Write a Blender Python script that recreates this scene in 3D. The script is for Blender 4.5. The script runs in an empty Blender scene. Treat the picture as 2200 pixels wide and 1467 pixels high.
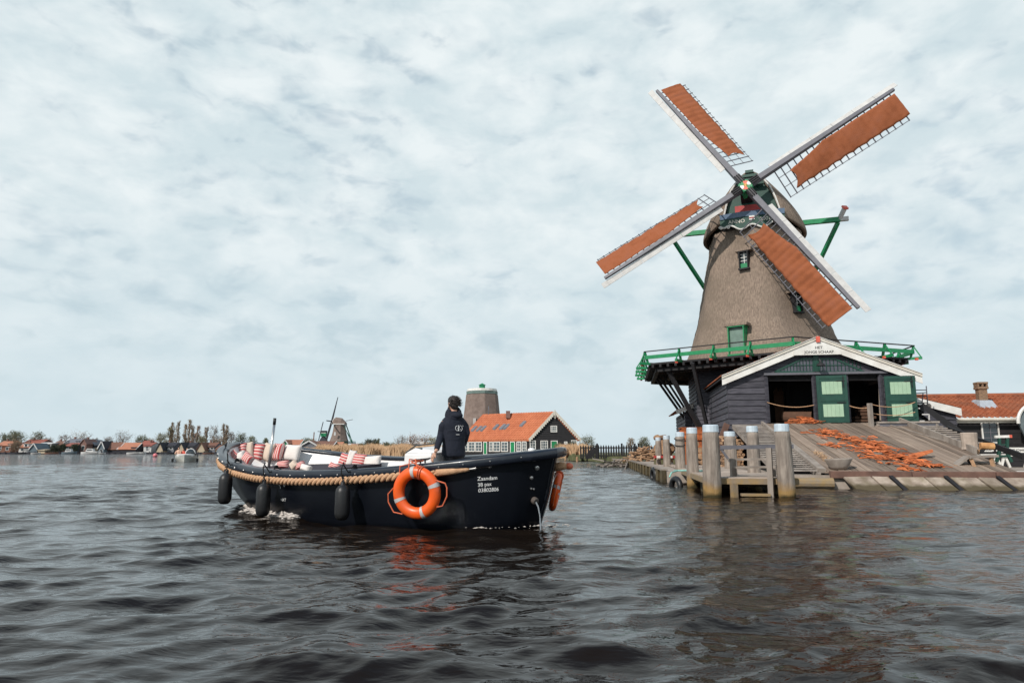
import bpy, bmesh, math, random
import numpy as np
from mathutils import Vector, Matrix
random.seed(7); RNG = np.random.default_rng(7)
sc = bpy.context.scene
COL = sc.collection
V = lambda *a: np.array(a, float)
# ------------------------------------------------------------------ camera
FPX, CAMH = 1467.0, 1.15
PITCH = math.atan(234.5 / FPX); CP, SP = math.cos(PITCH), math.sin(PITCH)
cam = bpy.data.cameras.new("camera"); camo = bpy.data.objects.new("camera", cam); COL.objects.link(camo)
cam.sensor_width = 36.0; cam.lens = 36.0 * FPX / 2200.0
cam.clip_start = 0.05; cam.clip_end = 6000
camo.location = (0, 0, CAMH); camo.rotation_euler = (math.pi / 2 + PITCH, 0, 0)
sc.camera = camo
# ------------------------------------------------------------------ light
SUN_AZ, SUN_EL = math.radians(222), math.radians(38)      # compass-like: 0 = +Y, clockwise
sund = Vector((math.sin(SUN_AZ) * math.cos(SUN_EL), math.cos(SUN_AZ) * math.cos(SUN_EL), math.sin(SUN_EL)))
sl = bpy.data.lights.new("sun", 'SUN'); sl.energy = 3.7; sl.angle = math.radians(1.2); sl.color = (1.0, 0.95, 0.88)
so = bpy.data.objects.new("sun", sl); COL.objects.link(so); so.rotation_euler = sund.to_track_quat('Z', 'Y').to_euler()
world = bpy.data.worlds.new("World"); sc.world = world; world.use_nodes = True
nt = world.node_tree; nt.nodes.clear()
def N(nt, t, **k):
    n = nt.nodes.new(t)
    for a, b in k.items():
        if a.startswith('i_'): n.inputs[a[2:].replace('_', ' ')].default_value = b
        else: setattr(n, a, b)
    return n
def L(nt, a, b): nt.links.new(a, b)
def ramp(nt, fac, stops):
    r = N(nt, 'ShaderNodeValToRGB'); L(nt, fac, r.inputs[0])
    while len(r.color_ramp.elements) < len(stops): r.color_ramp.elements.new(0.5)
    for e, (p, c) in zip(r.color_ramp.elements, stops):
        e.position = p; e.color = (c, c, c, 1) if isinstance(c, (int, float)) else (*c, 1)
    return r.outputs[0]
def mixc(nt, fac, a, b, mode='MIX'):
    m = N(nt, 'ShaderNodeMix', data_type='RGBA', blend_type=mode)
    for s, v in ((m.inputs[0], fac), (m.inputs[6], a), (m.inputs[7], b)):
        if isinstance(v, (int, float)): s.default_value = v
        elif isinstance(v, tuple): s.default_value = (*v, 1) if len(v) == 3 else v
        else: L(nt, v, s)
    return m.outputs[2]
def math_(nt, op, a, b=None, c=None):
    m = N(nt, 'ShaderNodeMath', operation=op)
    for s, v in zip(m.inputs, (a, b, c)):
        if v is None: continue
        if isinstance(v, (int, float)): s.default_value = v
        else: L(nt, v, s)
    return m.outputs[0]
def noise(nt, vec, scale, detail=4, rough=.5, dist=0):
    n = N(nt, 'ShaderNodeTexNoise'); n.inputs['Scale'].default_value = scale; n.inputs['Detail'].default_value = detail
    n.inputs['Roughness'].default_value = rough; n.inputs['Distortion'].default_value = dist
    if vec is not None: L(nt, vec, n.inputs['Vector'])
    return n.outputs['Fac']
sky = N(nt, 'ShaderNodeTexSky', sky_type='NISHITA', sun_disc=False); sky.sun_elevation = SUN_EL; sky.sun_rotation = SUN_AZ
sky.air_density = 1.3; sky.dust_density = 2.0
tc = N(nt, 'ShaderNodeTexCoord'); sep = N(nt, 'ShaderNodeSeparateXYZ'); L(nt, tc.outputs['Generated'], sep.inputs[0])
zz = math_(nt, 'ADD', math_(nt, 'MAXIMUM', sep.outputs[2], 0.0), 0.20)
cu = N(nt, 'ShaderNodeCombineXYZ'); L(nt, math_(nt, 'DIVIDE', sep.outputs[0], zz), cu.inputs[0]); L(nt, math_(nt, 'DIVIDE', sep.outputs[1], zz), cu.inputs[1])
warp = N(nt, 'ShaderNodeVectorMath', operation='ADD'); L(nt, cu.outputs[0], warp.inputs[0])
nw = N(nt, 'ShaderNodeTexNoise'); nw.inputs['Scale'].default_value = 1.6; nw.inputs['Detail'].default_value = 3; L(nt, cu.outputs[0], nw.inputs['Vector'])
ws = N(nt, 'ShaderNodeVectorMath', operation='SCALE'); L(nt, nw.outputs['Color'], ws.inputs[0]); ws.inputs['Scale'].default_value = .22
L(nt, ws.outputs[0], warp.inputs[1]); wv = warp.outputs[0]
big = noise(nt, wv, 0.75, 3, .5)
dmp = N(nt, 'ShaderNodeMapping'); dmp.inputs['Scale'].default_value = (1, 1, 1.9); L(nt, tc.outputs['Generated'], dmp.inputs[0]); dv = dmp.outputs[0]
puff = noise(nt, dv, 19, 3.5, .5, .3)
mid = noise(nt, dv, 5.0, 3, .5, .3)
dens = math_(nt, 'ADD', math_(nt, 'MULTIPLY', big, .44), math_(nt, 'ADD', math_(nt, 'MULTIPLY', puff, .50), math_(nt, 'MULTIPLY', mid, .20)))
mask = ramp(nt, dens, [(0.42, .34), (0.48, .62), (0.535, .90), (0.60, 1.0)])
cshade = noise(nt, dv, 11., 5, .55, .2)
ccol = mixc(nt, ramp(nt, cshade, [(.35, 0.), (.65, 1.)]), (.655, .765, .805), (.85, .915, .93))
clearc = mixc(nt, 1.0, sky.outputs[0], (.115, .115, .115), 'MULTIPLY')
clearc = mixc(nt, .65, clearc, (.36, .51, .60))
low = ramp(nt, sep.outputs[2], [(0.0, .90), (.10, .66), (.32, .10), (.6, 0.)])
skyc = mixc(nt, mask, clearc, ccol)
skyc = mixc(nt, low, skyc, (.63, .75, .805))
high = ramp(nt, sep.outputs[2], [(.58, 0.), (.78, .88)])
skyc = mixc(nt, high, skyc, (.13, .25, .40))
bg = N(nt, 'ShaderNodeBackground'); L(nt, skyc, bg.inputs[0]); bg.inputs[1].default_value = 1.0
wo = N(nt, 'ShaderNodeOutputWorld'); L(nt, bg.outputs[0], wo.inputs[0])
sc.view_settings.view_transform = 'Standard'; sc.view_settings.look = 'None'; sc.view_settings.exposure = 0; sc.view_settings.gamma = 1
sc.cycles.use_denoising = True
sc.cycles.max_bounces = 6; sc.cycles.caustics_reflective = False; sc.cycles.caustics_refractive = False

# ------------------------------------------------------------------ where a line of sight meets a plane of the place
def ray(px, py):
    u = (px - 1100) / FPX; v = (733.5 - py) / FPX
    return V(u, CP - v * SP, v * CP + SP)
def at(px, py, Y): r = ray(px, py); return r * Y / r[1] + V(0, 0, CAMH)
def atz(px, py, z): r = ray(px, py); return r * (z - CAMH) / r[2] + V(0, 0, CAMH)
def proj(p):
    z = p[2] - CAMH; d = p[1] * CP + z * SP; v = -p[1] * SP + z * CP
    return 1100 + FPX * p[0] / d, 733.5 - FPX * v / d
# ------------------------------------------------------------------ materials
MATS = {}
def mat(name, col, col2=None, rough=.6, scale=3., bump=0., bscale=None, metal=0., stretch=(1, 1, 1), spec=.5, detail=5, lo=.35, hi=.65, dirt=None, dscale=.6, coat=0, isl=0):
    if name in MATS: return MATS[name]
    m = bpy.data.materials.new(name); m.use_nodes = True; t = m.node_tree; b = t.nodes['Principled BSDF']; MATS[name] = m
    tcn = N(t, 'ShaderNodeTexCoord'); mp = N(t, 'ShaderNodeMapping'); mp.inputs['Scale'].default_value = stretch; L(t, tcn.outputs['Object'], mp.inputs[0])
    v = mp.outputs[0]
    if col2 is None: col2 = tuple(c * .72 for c in col)
    f = ramp(t, noise(t, v, scale, detail, .6), [(lo, 0.), (hi, 1.)])
    c = mixc(t, f, col2, col)
    if dirt is not None:
        d = ramp(t, noise(t, tcn.outputs['Object'], dscale, 5, .6), [(.45, 0.), (.7, .75)])
        c = mixc(t, d, c, dirt)
    if isl:
        gi = N(t, 'ShaderNodeNewGeometry'); c = mixc(t, 1.0, c, ramp(t, gi.outputs['Random Per Island'], [(0, 1 - isl), (1, 1 + isl * .35)]), 'MULTIPLY')
    L(t, c, b.inputs['Base Color'])
    b.inputs['Roughness'].default_value = rough; b.inputs['Metallic'].default_value = metal; b.inputs['Specular IOR Level'].default_value = spec
    b.inputs['Coat Weight'].default_value = coat
    if bump:
        bn = N(t, 'ShaderNodeBump'); bn.inputs['Strength'].default_value = bump; bn.inputs['Distance'].default_value = .03
        L(t, noise(t, v, bscale or scale * 2, 5, .6), bn.inputs['Height']); L(t, bn.outputs[0], b.inputs['Normal'])
    return m
M_ = {}
M_['thatch'] = mat('thatch', (.315, .240, .188), (.155, .118, .095), .95, 10.0, 1.0, 24, stretch=(1.5, 1.5, .35), spec=.1, dirt=(.165, .130, .100), dscale=.4, lo=.30, hi=.66, detail=8)
M_['thatch_far'] = mat('thatch_far', (.25, .19, .165), (.18, .135, .115), .95, 1.2, .3, 3, spec=.1)
M_['tar'] = mat('tar_boards', (.088, .084, .100), (.046, .044, .055), .6, 2.2, .25, 9, stretch=(1, 1, 6), spec=.2, isl=.22)
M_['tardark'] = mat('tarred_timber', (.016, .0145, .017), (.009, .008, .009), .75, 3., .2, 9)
M_['green'] = mat('bright_green_paint', (.008, .24, .085), (.006, .185, .066), .45, 4., .1)
M_['dkgreen'] = mat('dark_green_paint', (.011, .062, .042), (.008, .046, .032), .45, 4., .1)
M_['palegreen'] = mat('pale_green_paint', (.36, .50, .35), (.31, .45, .31), .5, 3.)
M_['white'] = mat('white_paint', (.78, .76, .72), (.66, .64, .60), .5, 3., .1, dirt=(.55, .50, .45), dscale=1.2)
M_['cream'] = mat('cream_paint', (.66, .62, .54), (.55, .50, .43), .6, 3.)
M_['greywood'] = mat('weathered_timber', (.40, .345, .30), (.20, .165, .14), .85, 2.2, .5, 10, stretch=(1, 1, .35), spec=.2, lo=.3, hi=.7, isl=.25)
M_['deck'] = mat('deck_planks', (.35, .268, .208), (.20, .15, .118), .85, 1.6, .4, 9, stretch=(4, .35, 1), spec=.2, lo=.3, hi=.7, dirt=(.22, .16, .125), dscale=.5, isl=.38)
M_['jettywood'] = mat('jetty_planks', (.50, .41, .34), (.36, .29, .24), .85, 2., .3, 9, spec=.2, isl=.25)
M_['freshwood'] = mat('fresh_wood', (.62, .34, .14), (.42, .19, .07), .8, 4., .3, 12)
M_['bark'] = mat('orange_bark', (.72, .215, .075), (.40, .11, .045), .8, 6., .3, 12, spec=.2, isl=.5)
M_['log'] = mat('log_wood', (.50, .31, .18), (.27, .15, .085), .85, 5., .4, 12, isl=.4)
M_['cloth'] = mat('sailcloth', (.35, .112, .048), (.25, .080, .036), .9, 1.6, .25, 7, spec=.12, dirt=(.235, .085, .05), dscale=1.6)
M_['pole'] = mat('grey_pole_paint', (.135, .13, .15), (.10, .098, .112), .55, 3.)
M_['windboard'] = mat('windboard_paint', (.56, .54, .52), (.46, .44, .42), .6, 3.)
M_['red'] = mat('red_paint', (.40, .035, .03), None, .5, 3.)
M_['redend'] = mat('red_end_paint', (.75, .13, .08), None, .5, 3.)
M_['blue'] = mat('blue_paint', (.09, .145, .22), (.06, .10, .165), .35, 3.)
M_['orange'] = mat('lifebuoy_orange', (.86, .115, .012), (.80, .10, .010), .38, 3., .05, spec=.5, dirt=(.62, .10, .03), dscale=4)
M_['reflect'] = mat('reflective_band', (.52, .50, .49), (.42, .40, .40), .45, 20.)
M_['orangerope'] = mat('orange_rope', (.72, .16, .07), None, .8, 20.)
M_['rope'] = mat('tan_rope', (.60, .36, .21), (.46, .26, .14), .8, 20., .5, 60)
M_['hull'] = mat('navy_hull', (.0052, .0066, .0105), (.004, .005, .008), .30, 1.2, .01, 4, spec=.26)
M_['rubber'] = mat('black_rubber', (.018, .018, .019), (.012, .012, .013), .42, 5., .08, spec=.4)
M_['blackrope'] = mat('black_rope', (.012, .012, .014), None, .8, 20.)
M_['liner'] = mat('white_gelcoat', (.78, .76, .75), (.72, .70, .69), .35, 1.5)
M_['mattress'] = mat('dark_upholstery', (.030, .022, .034), (.022, .017, .025), .8, 8.)
M_['steel'] = mat('steel', (.55, .53, .52), (.42, .41, .40), .28, 6., metal=.9)
M_['letter'] = mat('white_lettering', (.75, .75, .75), (.7, .7, .7), .5, 5.)
M_['blackletter'] = mat('black_lettering', (.05, .05, .05), None, .6, 5.)
M_['skin'] = mat('skin', (.52, .30, .21), (.46, .25, .17), .5, 9., spec=.35)
M_['jacket'] = mat('navy_jacket', (.016, .019, .031), (.010, .012, .020), .82, 7., .35, 16, spec=.25)
M_['trousers'] = mat('dark_trousers', (.016, .017, .023), None, .85, 7.)
M_['hair'] = mat('dark_hair', (.028, .017, .013), (.012, .008, .007), .55, 30., .7, 60, stretch=(1, 1, .3))
M_['tiles'] = mat('orange_tiles', (.40, .135, .066), (.26, .075, .036), .8, 2.2, .3, 9, spec=.2, dirt=(.22, .09, .055), dscale=1.)
M_['tilesfar'] = mat('orange_tiles_far', (.56, .195, .10), (.45, .145, .07), .85, 1.2, .3, 6, spec=.2, dirt=(.42, .13, .07), dscale=.4)
M_['brick'] = mat('yellow_brick', (.30, .19, .11), (.16, .10, .07), .9, 9., .4, 20, stretch=(1, 1, 3))
M_['lead'] = mat('lead_sheet', (.42, .45, .50), None, .5, 4.)
M_['glass'] = mat('window_glass', (.03, .04, .045), (.02, .026, .03), .06, 1., spec=.9)
M_['gap_shade'] = mat('painted_gap_shade', (.012, .010, .010), None, .95, 3., spec=.05)  # near-black colour standing in for shade below the walkway slats
M_['stone'] = mat('quay_stone', (.44, .36, .29), (.25, .19, .15), .9, 3.5, .6, 12, dirt=(.16, .13, .07), dscale=1.8, isl=.25)
M_['rustbeam'] = mat('rust_brown_beam', (.18, .095, .07), (.11, .06, .045), .8, 3., .3)
M_['algae'] = mat('wet_timber_algae', (.13, .095, .045), (.06, .05, .03), .7, 4., .5, 14)
M_['ochre'] = mat('lichen_timber', (.30, .20, .09), (.24, .19, .14), .9, 5., .4, 14)
M_['zinc'] = mat('zinc_cap', (.58, .66, .72), (.50, .57, .63), .45, 4., metal=.2)
M_['sand'] = mat('sandy_ground', (.40, .34, .29), (.28, .23, .19), .95, 1.5, .3, 8)
M_['grassbank'] = mat('grass_bank', (.085, .10, .045), (.12, .105, .055), .95, 1.2, .4, 6)
M_['mud'] = mat('bank_mud', (.13, .105, .075), (.08, .065, .045), .9, .7, .3, 3)
M_['reed'] = mat('dry_reed', (.64, .43, .26), (.46, .29, .165), .9, .5)
M_['grass'] = mat('green_grass', (.10, .12, .055), (.15, .14, .07), .9, 2.)
M_['pink'] = mat('pink_buoy', (.80, .22, .24), None, .4, 3.)
M_['orangecap'] = mat('orange_cap', (.85, .20, .10), None, .5, 3.)
M_['leadmirror'] = M_['zinc']
# ------------------------------------------------------------------ mesh builder
ORG = {}
class MB:
    def __init__(s): s.v = []; s.f = []; s.n = 0
    def add(s, vs, fs):
        vs = np.asarray(vs, float); s.v.append(vs); k = s.n
        s.f += [tuple(i + k for i in f) for f in fs]; s.n += len(vs); return s
    def hexa(s, p):           # 8 points: bottom 4, top 4
        return s.add(p, [(0, 3, 2, 1), (4, 5, 6, 7), (0, 1, 5, 4), (1, 2, 6, 5), (2, 3, 7, 6), (3, 0, 4, 7)])
    def box(s, c, size, ax=None):
        ax = np.eye(3) if ax is None else np.asarray(ax); h = np.asarray(size) / 2; c = np.asarray(c)
        return s.hexa([c + ax[0] * a * h[0] + ax[1] * b * h[1] + ax[2] * d * h[2] for d in (-1, 1) for a, b in ((-1, -1), (1, -1), (1, 1), (-1, 1))])
    def bar(s, p, q, w, h=None, up=(0, 0, 1), w2=None, h2=None):
        p, q = np.asarray(p, float), np.asarray(q, float); h = w if h is None else h; w2 = w if w2 is None else w2; h2 = h if h2 is None else h2
        d = q - p; d /= np.linalg.norm(d); up = np.asarray(up, float)
        x = np.cross(d, up); l = np.linalg.norm(x)
        if l < 1e-3: x = np.cross(d, V(1, .3, 0)); l = np.linalg.norm(x)
        x /= l; y = np.cross(x, d)
        o = []
        for P, a, b in ((p, w, h), (q, w2, h2)):
            o += [P + x * i * a / 2 + y * j * b / 2 for i, j in ((-1, -1), (1, -1), (1, 1), (-1, 1))]
        return s.add(o, [(0, 3, 2, 1), (4, 5, 6, 7), (0, 1, 5, 4), (1, 2, 6, 5), (2, 3, 7, 6), (3, 0, 4, 7)])
    def tube(s, pts, r, n=8, cap=True):
        pts = np.asarray(pts, float); m = len(pts); r = np.broadcast_to(np.asarray(r, float), (m,))
        t = np.gradient(pts, axis=0); t /= np.linalg.norm(t, axis=1)[:, None] + 1e-12
        ref = V(0, 0, 1) if abs(t[0][2]) < .9 else V(1, 0, 0)
        vs = []; x = np.cross(t[0], ref); x /= np.linalg.norm(x)
        for i in range(m):
            x = x - t[i] * np.dot(x, t[i]); x /= np.linalg.norm(x) + 1e-12; y = np.cross(t[i], x)
            for k in range(n):
                a = 2 * math.pi * k / n; vs.append(pts[i] + r[i] * (math.cos(a) * x + math.sin(a) * y))
        fs = [(i * n + k, i * n + (k + 1) % n, (i + 1) * n + (k + 1) % n, (i + 1) * n + k) for i in range(m - 1) for k in range(n)]
        if cap: fs += [tuple(range(n))[::-1], tuple((m - 1) * n + k for k in range(n))]
        return s.add(vs, fs)
    def loft(s, rings, closed=True, cap=False):
        rings = [np.asarray(r) for r in rings]; m = len(rings); n = len(rings[0]); k2 = n if closed else n - 1
        fs = [(i * n + k, i * n + (k + 1) % n, (i + 1) * n + (k + 1) % n, (i + 1) * n + k) for i in range(m - 1) for k in range(k2)]
        if cap: fs += [tuple(range(n))[::-1], tuple((m - 1) * n + k for k in range(n))]
        return s.add(np.concatenate(rings), fs)
    def prism(s, poly, off):   # flat polygon extruded by a vector
        poly = np.asarray(poly, float); n = len(poly); off = np.asarray(off, float)
        return s.add(np.concatenate([poly, poly + off]), [tuple(range(n))[::-1], tuple(range(n, 2 * n))] + [(k, (k + 1) % n, n + (k + 1) % n, n + k) for k in range(n)])
    def ball(s, c, r, n=12, m=8, sq=(1, 1, 1)):
        rings = []
        for i in range(m + 1):
            a = math.pi * i / m; rings.append([np.asarray(c) + V(math.sin(a) * math.cos(2 * math.pi * k / n) * sq[0], math.sin(a) * math.sin(2 * math.pi * k / n) * sq[1], math.cos(a) * sq[2]) * (r if i not in (0, m) else r) for k in range(n)])
        return s.loft(rings)
    def build(s, name, m, parent=None, smooth=False, org=None, bevel=0, **tags):
        me = bpy.data.meshes.new(name)
        if parent is not None: org = ORG[parent.name]
        vs = np.concatenate(s.v) if s.v else np.zeros((0, 3))
        if org is None:
            org = V((vs[:, 0].min() + vs[:, 0].max()) / 2, (vs[:, 1].min() + vs[:, 1].max()) / 2, vs[:, 2].min())
        org = np.asarray(org, float)
        me.from_pydata((vs - org).tolist(), [], s.f); me.update()
        if isinstance(m, str): m = M_[m]
        me.materials.append(m)
        if smooth: me.polygons.foreach_set('use_smooth', [True] * len(me.polygons))
        o = bpy.data.objects.new(name, me); COL.objects.link(o)
        if parent is not None: o.parent = parent; ORG[o.name] = org
        else: o.location = org; ORG[o.name] = org
        if bevel:
            bv = o.modifiers.new('bevel', 'BEVEL'); bv.width = bevel; bv.segments = 2; bv.limit_method = 'ANGLE'
        tag(o, **tags)
        return o
def tag(o, label=None, cat=None, group=None, kind=None):
    if label: o['label'] = label
    if cat: o['category'] = cat
    if group: o['group'] = group
    if kind: o['kind'] = kind
    return o
def thing(name, loc, label, cat, group=None):
    o = bpy.data.objects.new(name, None); COL.objects.link(o); o.location = loc; ORG[o.name] = np.asarray(loc, float)
    o.empty_display_size = .2
    return tag(o, label, cat, group)
def dup(root, loc, label, rotz=0, scale=None):
    r = root.copy(); COL.objects.link(r); r.location = loc; r.rotation_euler.z = rotz
    if scale is not None: r.scale = scale if hasattr(scale, '__len__') else (scale,) * 3
    r['label'] = label
    for ch in list(root.children):
        c = ch.copy(); COL.objects.link(c); c.parent = r
        for g in ch.children:
            d = g.copy(); COL.objects.link(d); d.parent = c
    return r
def text_mesh(s, size, extrude=.004, align='LEFT', shear=0, weight=0):
    cu = bpy.data.curves.new('txt', 'FONT'); cu.body = s; cu.size = size; cu.extrude = extrude; cu.align_x = align; cu.resolution_u = 3; cu.offset = weight
    o = bpy.data.objects.new('txt', cu); COL.objects.link(o)
    dg = bpy.context.evaluated_depsgraph_get(); me = bpy.data.meshes.new_from_object(o.evaluated_get(dg))
    vs = np.array([v.co[:] for v in me.vertices]); fs = [tuple(p.vertices) for p in me.polygons]
    bpy.data.objects.remove(o); bpy.data.curves.remove(cu); bpy.data.meshes.remove(me)
    return vs, fs
def unit(v): v = np.asarray(v, float); return v / np.linalg.norm(v)
# boards: overlapping weatherboards on a wall from p to q (ground points), outward normal nrm; span(z) gives the
# covered stretches as fractions of the wall's length at that height
def boards(mb, p, q, z0, z1, nrm, bh=.2, th=.045, span=None):
    p, q = np.asarray(p, float)[:2], np.asarray(q, float)[:2]; nrm = np.asarray(nrm, float)[:2]; nrm = nrm / np.linalg.norm(nrm)
    z = z0
    while z < z1 - .01:
        zt = min(z + bh, z1)
        for a, b, a2, b2 in (span(z, zt) if span else [(0, 1, 0, 1)]):
            if b - a < .002: continue
            if b2 < a2: a2 = b2 = (a2 + b2) / 2
            j = random.uniform(-.003, .003)
            o = []
            for f, zz, t in ((a, z, 0), (b, z, 0), (b, z, th + j), (a, z, th + j), (a2, zt, 0), (b2, zt, 0), (b2, zt, .004), (a2, zt, .004)):
                w = p + (q - p) * f + nrm * t; o.append(V(w[0], w[1], zz))
            mb.hexa(o)
        z = zt
def pantiles(mb, p0, p1, q1, q0, tw=.24, tl=.30, amp=.028, sub=6):
    # p0-p1 = eave, q0-q1 = ridge; a wavy, stepped sheet of pantiles
    p0, p1, q0, q1 = map(lambda a: np.asarray(a, float), (p0, p1, q0, q1))
    nw = max(1, round(np.linalg.norm(p1 - p0) / tw)); nl = max(1, round(np.linalg.norm(q0 - p0) / tl))
    nrm = unit(np.cross(p1 - p0, q0 - p0)); nrm = nrm if nrm[2] > 0 else -nrm
    nx = nw * sub + 1; rows = []
    for r in range(nl):
        for e, lift in ((0.0, .035), (1.0, .0)):
            v = (r + e) / nl; row = []
            for i in range(nx):
                u = i / (nx - 1); ph = (i % sub) / sub
                h = amp * (math.cos(2 * math.pi * ph) + .35 * math.cos(4 * math.pi * ph + 1)) + lift
                P = (p0 * (1 - u) + p1 * u) * (1 - v) + (q0 * (1 - u) + q1 * u) * v
                row.append(P + nrm * h)
            rows.append(row)
    mb.loft(rows, closed=False)
# ================================================================== WATER
def make_water():
    th = np.radians(np.linspace(-66, 66, 1150)); nr = 900
    r = 1.0 * (95 / 1.0) ** (np.linspace(0, 1, nr))
    TH, Rr = np.meshgrid(th, r); X = Rr * np.sin(TH); Y = Rr * np.cos(TH) - .4
    sp = Rr * (math.log(95) / nr) ; Z = np.zeros_like(X); DX = np.zeros_like(X); DY = np.zeros_like(X)
    rng = np.random.default_rng(3)
    lam = np.exp(np.linspace(math.log(.10), math.log(2.2), 96)); rng.shuffle(lam)
    gust = .70 + .40 * np.sin(X * .21 + 1.3 * np.sin(Y * .13)) * np.sin(Y * .17 + 2 + .8 * np.sin(X * .11))
    for l in lam:
        a = math.radians(-78) + rng.normal(0, .62); k = 2 * math.pi / l
        st = .045 * (1.0 if l < .85 else (.85 / l) ** 1.1) * (1.0 if l > .38 else (l / .38) ** .6)
        A = st * l / (2 * math.pi) * rng.uniform(.6, 1.3)
        w = np.clip((l / sp - 3.5) / 3.5, 0, 1)
        p = k * (X * math.cos(a) + Y * math.sin(a)) + rng.uniform(0, 6.28) + .5 * np.sin(X * .35 / l + Y * .23 / l + rng.uniform(0, 6))
        Z += A * w * gust * np.cos(p); q = .75 * A * w * gust
        DX -= q * math.cos(a) * np.sin(p); DY -= q * math.sin(a) * np.sin(p)
    # bow wave and stern wash of the tour boat
    lx, ly = to_boat(X, Y)
    bw = np.exp(-((lx - 6.6) / .9) ** 2 - ((np.abs(ly) - .75 - .42 * (7.2 - lx)) / .35) ** 2)
    Z += .08 * bw * (1 + .5 * np.sin(lx * 9 + ly * 7))
    bs = np.exp(-((np.abs(ly) - 1.35) / .5) ** 2) * (np.abs(lx - 3) < 4)
    Z += .03 * bs * np.sin(lx * 3.2)
    X2, Y2 = X + DX, Y + DY
    n, m = X.shape
    # a few long flat cells carry the sheet on to the horizon
    rr = np.array([110, 140, 200, 320, 600, 1200, 2600.]); T2, R2 = np.meshgrid(th, rr)
    X2 = np.vstack([X2, R2 * np.sin(T2)]); Y2 = np.vstack([Y2, R2 * np.cos(T2) - .4]); Z = np.vstack([Z, np.zeros_like(T2)]); n = n + len(rr)
    co = np.stack([X2, Y2, Z], -1).reshape(-1, 3).astype(np.float32)
    i = np.arange(n * m).reshape(n, m)
    q = np.stack([i[:-1, :-1], i[:-1, 1:], i[1:, 1:], i[1:, :-1]], -1).reshape(-1, 4).astype(np.int32)
    me = bpy.data.meshes.new('water'); me.vertices.add(len(co)); me.vertices.foreach_set('co', co.ravel())
    me.loops.add(q.size); me.loops.foreach_set('vertex_index', q.ravel()); me.polygons.add(len(q))
    me.polygons.foreach_set('loop_start', np.arange(0, q.size, 4, dtype=np.int32)); me.polygons.foreach_set('loop_total', np.full(len(q), 4, np.int32))
    me.polygons.foreach_set('use_smooth', np.ones(len(q), bool)); me.update(calc_edges=True)
    m_ = bpy.data.materials.new('river_water'); m_.use_nodes = True; t = m_.node_tree; b = t.nodes['Principled BSDF']
    b.inputs['Base Color'].default_value = (.0095, .0060, .0040, 1); b.inputs['Roughness'].default_value = .045; b.inputs['IOR'].default_value = 1.333; b.inputs['Specular IOR Level'].default_value = .31; b.inputs['Specular Tint'].default_value = (.76, .90, 1., 1)
    tcn = N(t, 'ShaderNodeTexCoord'); mp = N(t, 'ShaderNodeMapping'); mp.inputs['Scale'].default_value = (.6, 1.25, 1); L(t, tcn.outputs['Object'], mp.inputs[0])
    h = math_(t, 'ADD', math_(t, 'MULTIPLY', noise(t, mp.outputs[0], 3.2, 3, .55, .3), .06), math_(t, 'MULTIPLY', noise(t, mp.outputs[0], 1.1, 3, .5, .3), .11))
    h = math_(t, 'ADD', h, math_(t, 'MULTIPLY', noise(t, mp.outputs[0], 11, 3, .55, .4), .016))
    cd = N(t, 'ShaderNodeVectorMath', operation='LENGTH'); L(t, tcn.outputs['Object'], cd.inputs[0])
    fade = N(t, 'ShaderNodeMapRange'); L(t, cd.outputs['Value'], fade.inputs[0])
    for i_, vv in zip((1, 2, 3, 4), (3., 50., .26, 1.7)): fade.inputs[i_].default_value = vv
    bn = N(t, 'ShaderNodeBump'); bn.inputs['Distance'].default_value = 1.; L(t, fade.outputs[0], bn.inputs['Strength']); L(t, h, bn.inputs['Height']); L(t, bn.outputs[0], b.inputs['Normal'])
    me.materials.append(m_); o = bpy.data.objects.new('water', me); COL.objects.link(o); o['kind'] = 'structure'
# ------------------------------------------------------------------ boat frame (x forward from the stern, y to the near side)
BTH = .60; BS = V(.67, 10.52); BD = V(-math.cos(BTH), math.sin(BTH)); BN = V(-math.sin(BTH), -math.cos(BTH)); HEEL = .068
def to_boat(X, Y): dx, dy = X - BS[0], Y - BS[1]; return dx * BD[0] + dy * BD[1], dx * BN[0] + dy * BN[1]
def B(x, y, z): w = BS + BD * x + BN * y; return V(w[0], w[1], z - HEEL * y)
make_water()
# ------------------------------------------------------------------ mill yard frame: a along the barn front, b away from the river
MA = math.radians(9.3); MX = V(math.cos(MA), -math.sin(MA)); MY = V(math.sin(MA), math.cos(MA)); M0 = V(13.7, 30.5)
def m(a, b, z): w = M0 + MX * a + MY * b; return V(w[0], w[1], z)
def hb(px, py, b=0.):
    r = ray(px, py); t = (M0 @ MY + b) / (r[:2] @ MY); w = r * t + V(0, 0, CAMH); return (w[:2] - M0) @ MX, w[2]
X3, Y3 = V(*MX, 0), V(*MY, 0); Z3 = V(0, 0, 1); AX = (X3, Y3, Z3)
def mbx(mb, a0, a1, b0, b1, z0, z1): return mb.hexa([m(a, b, z) for z in (z0, z1) for a, b in ((a0, b0), (a1, b0), (a1, b1), (a0, b1))])
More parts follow.
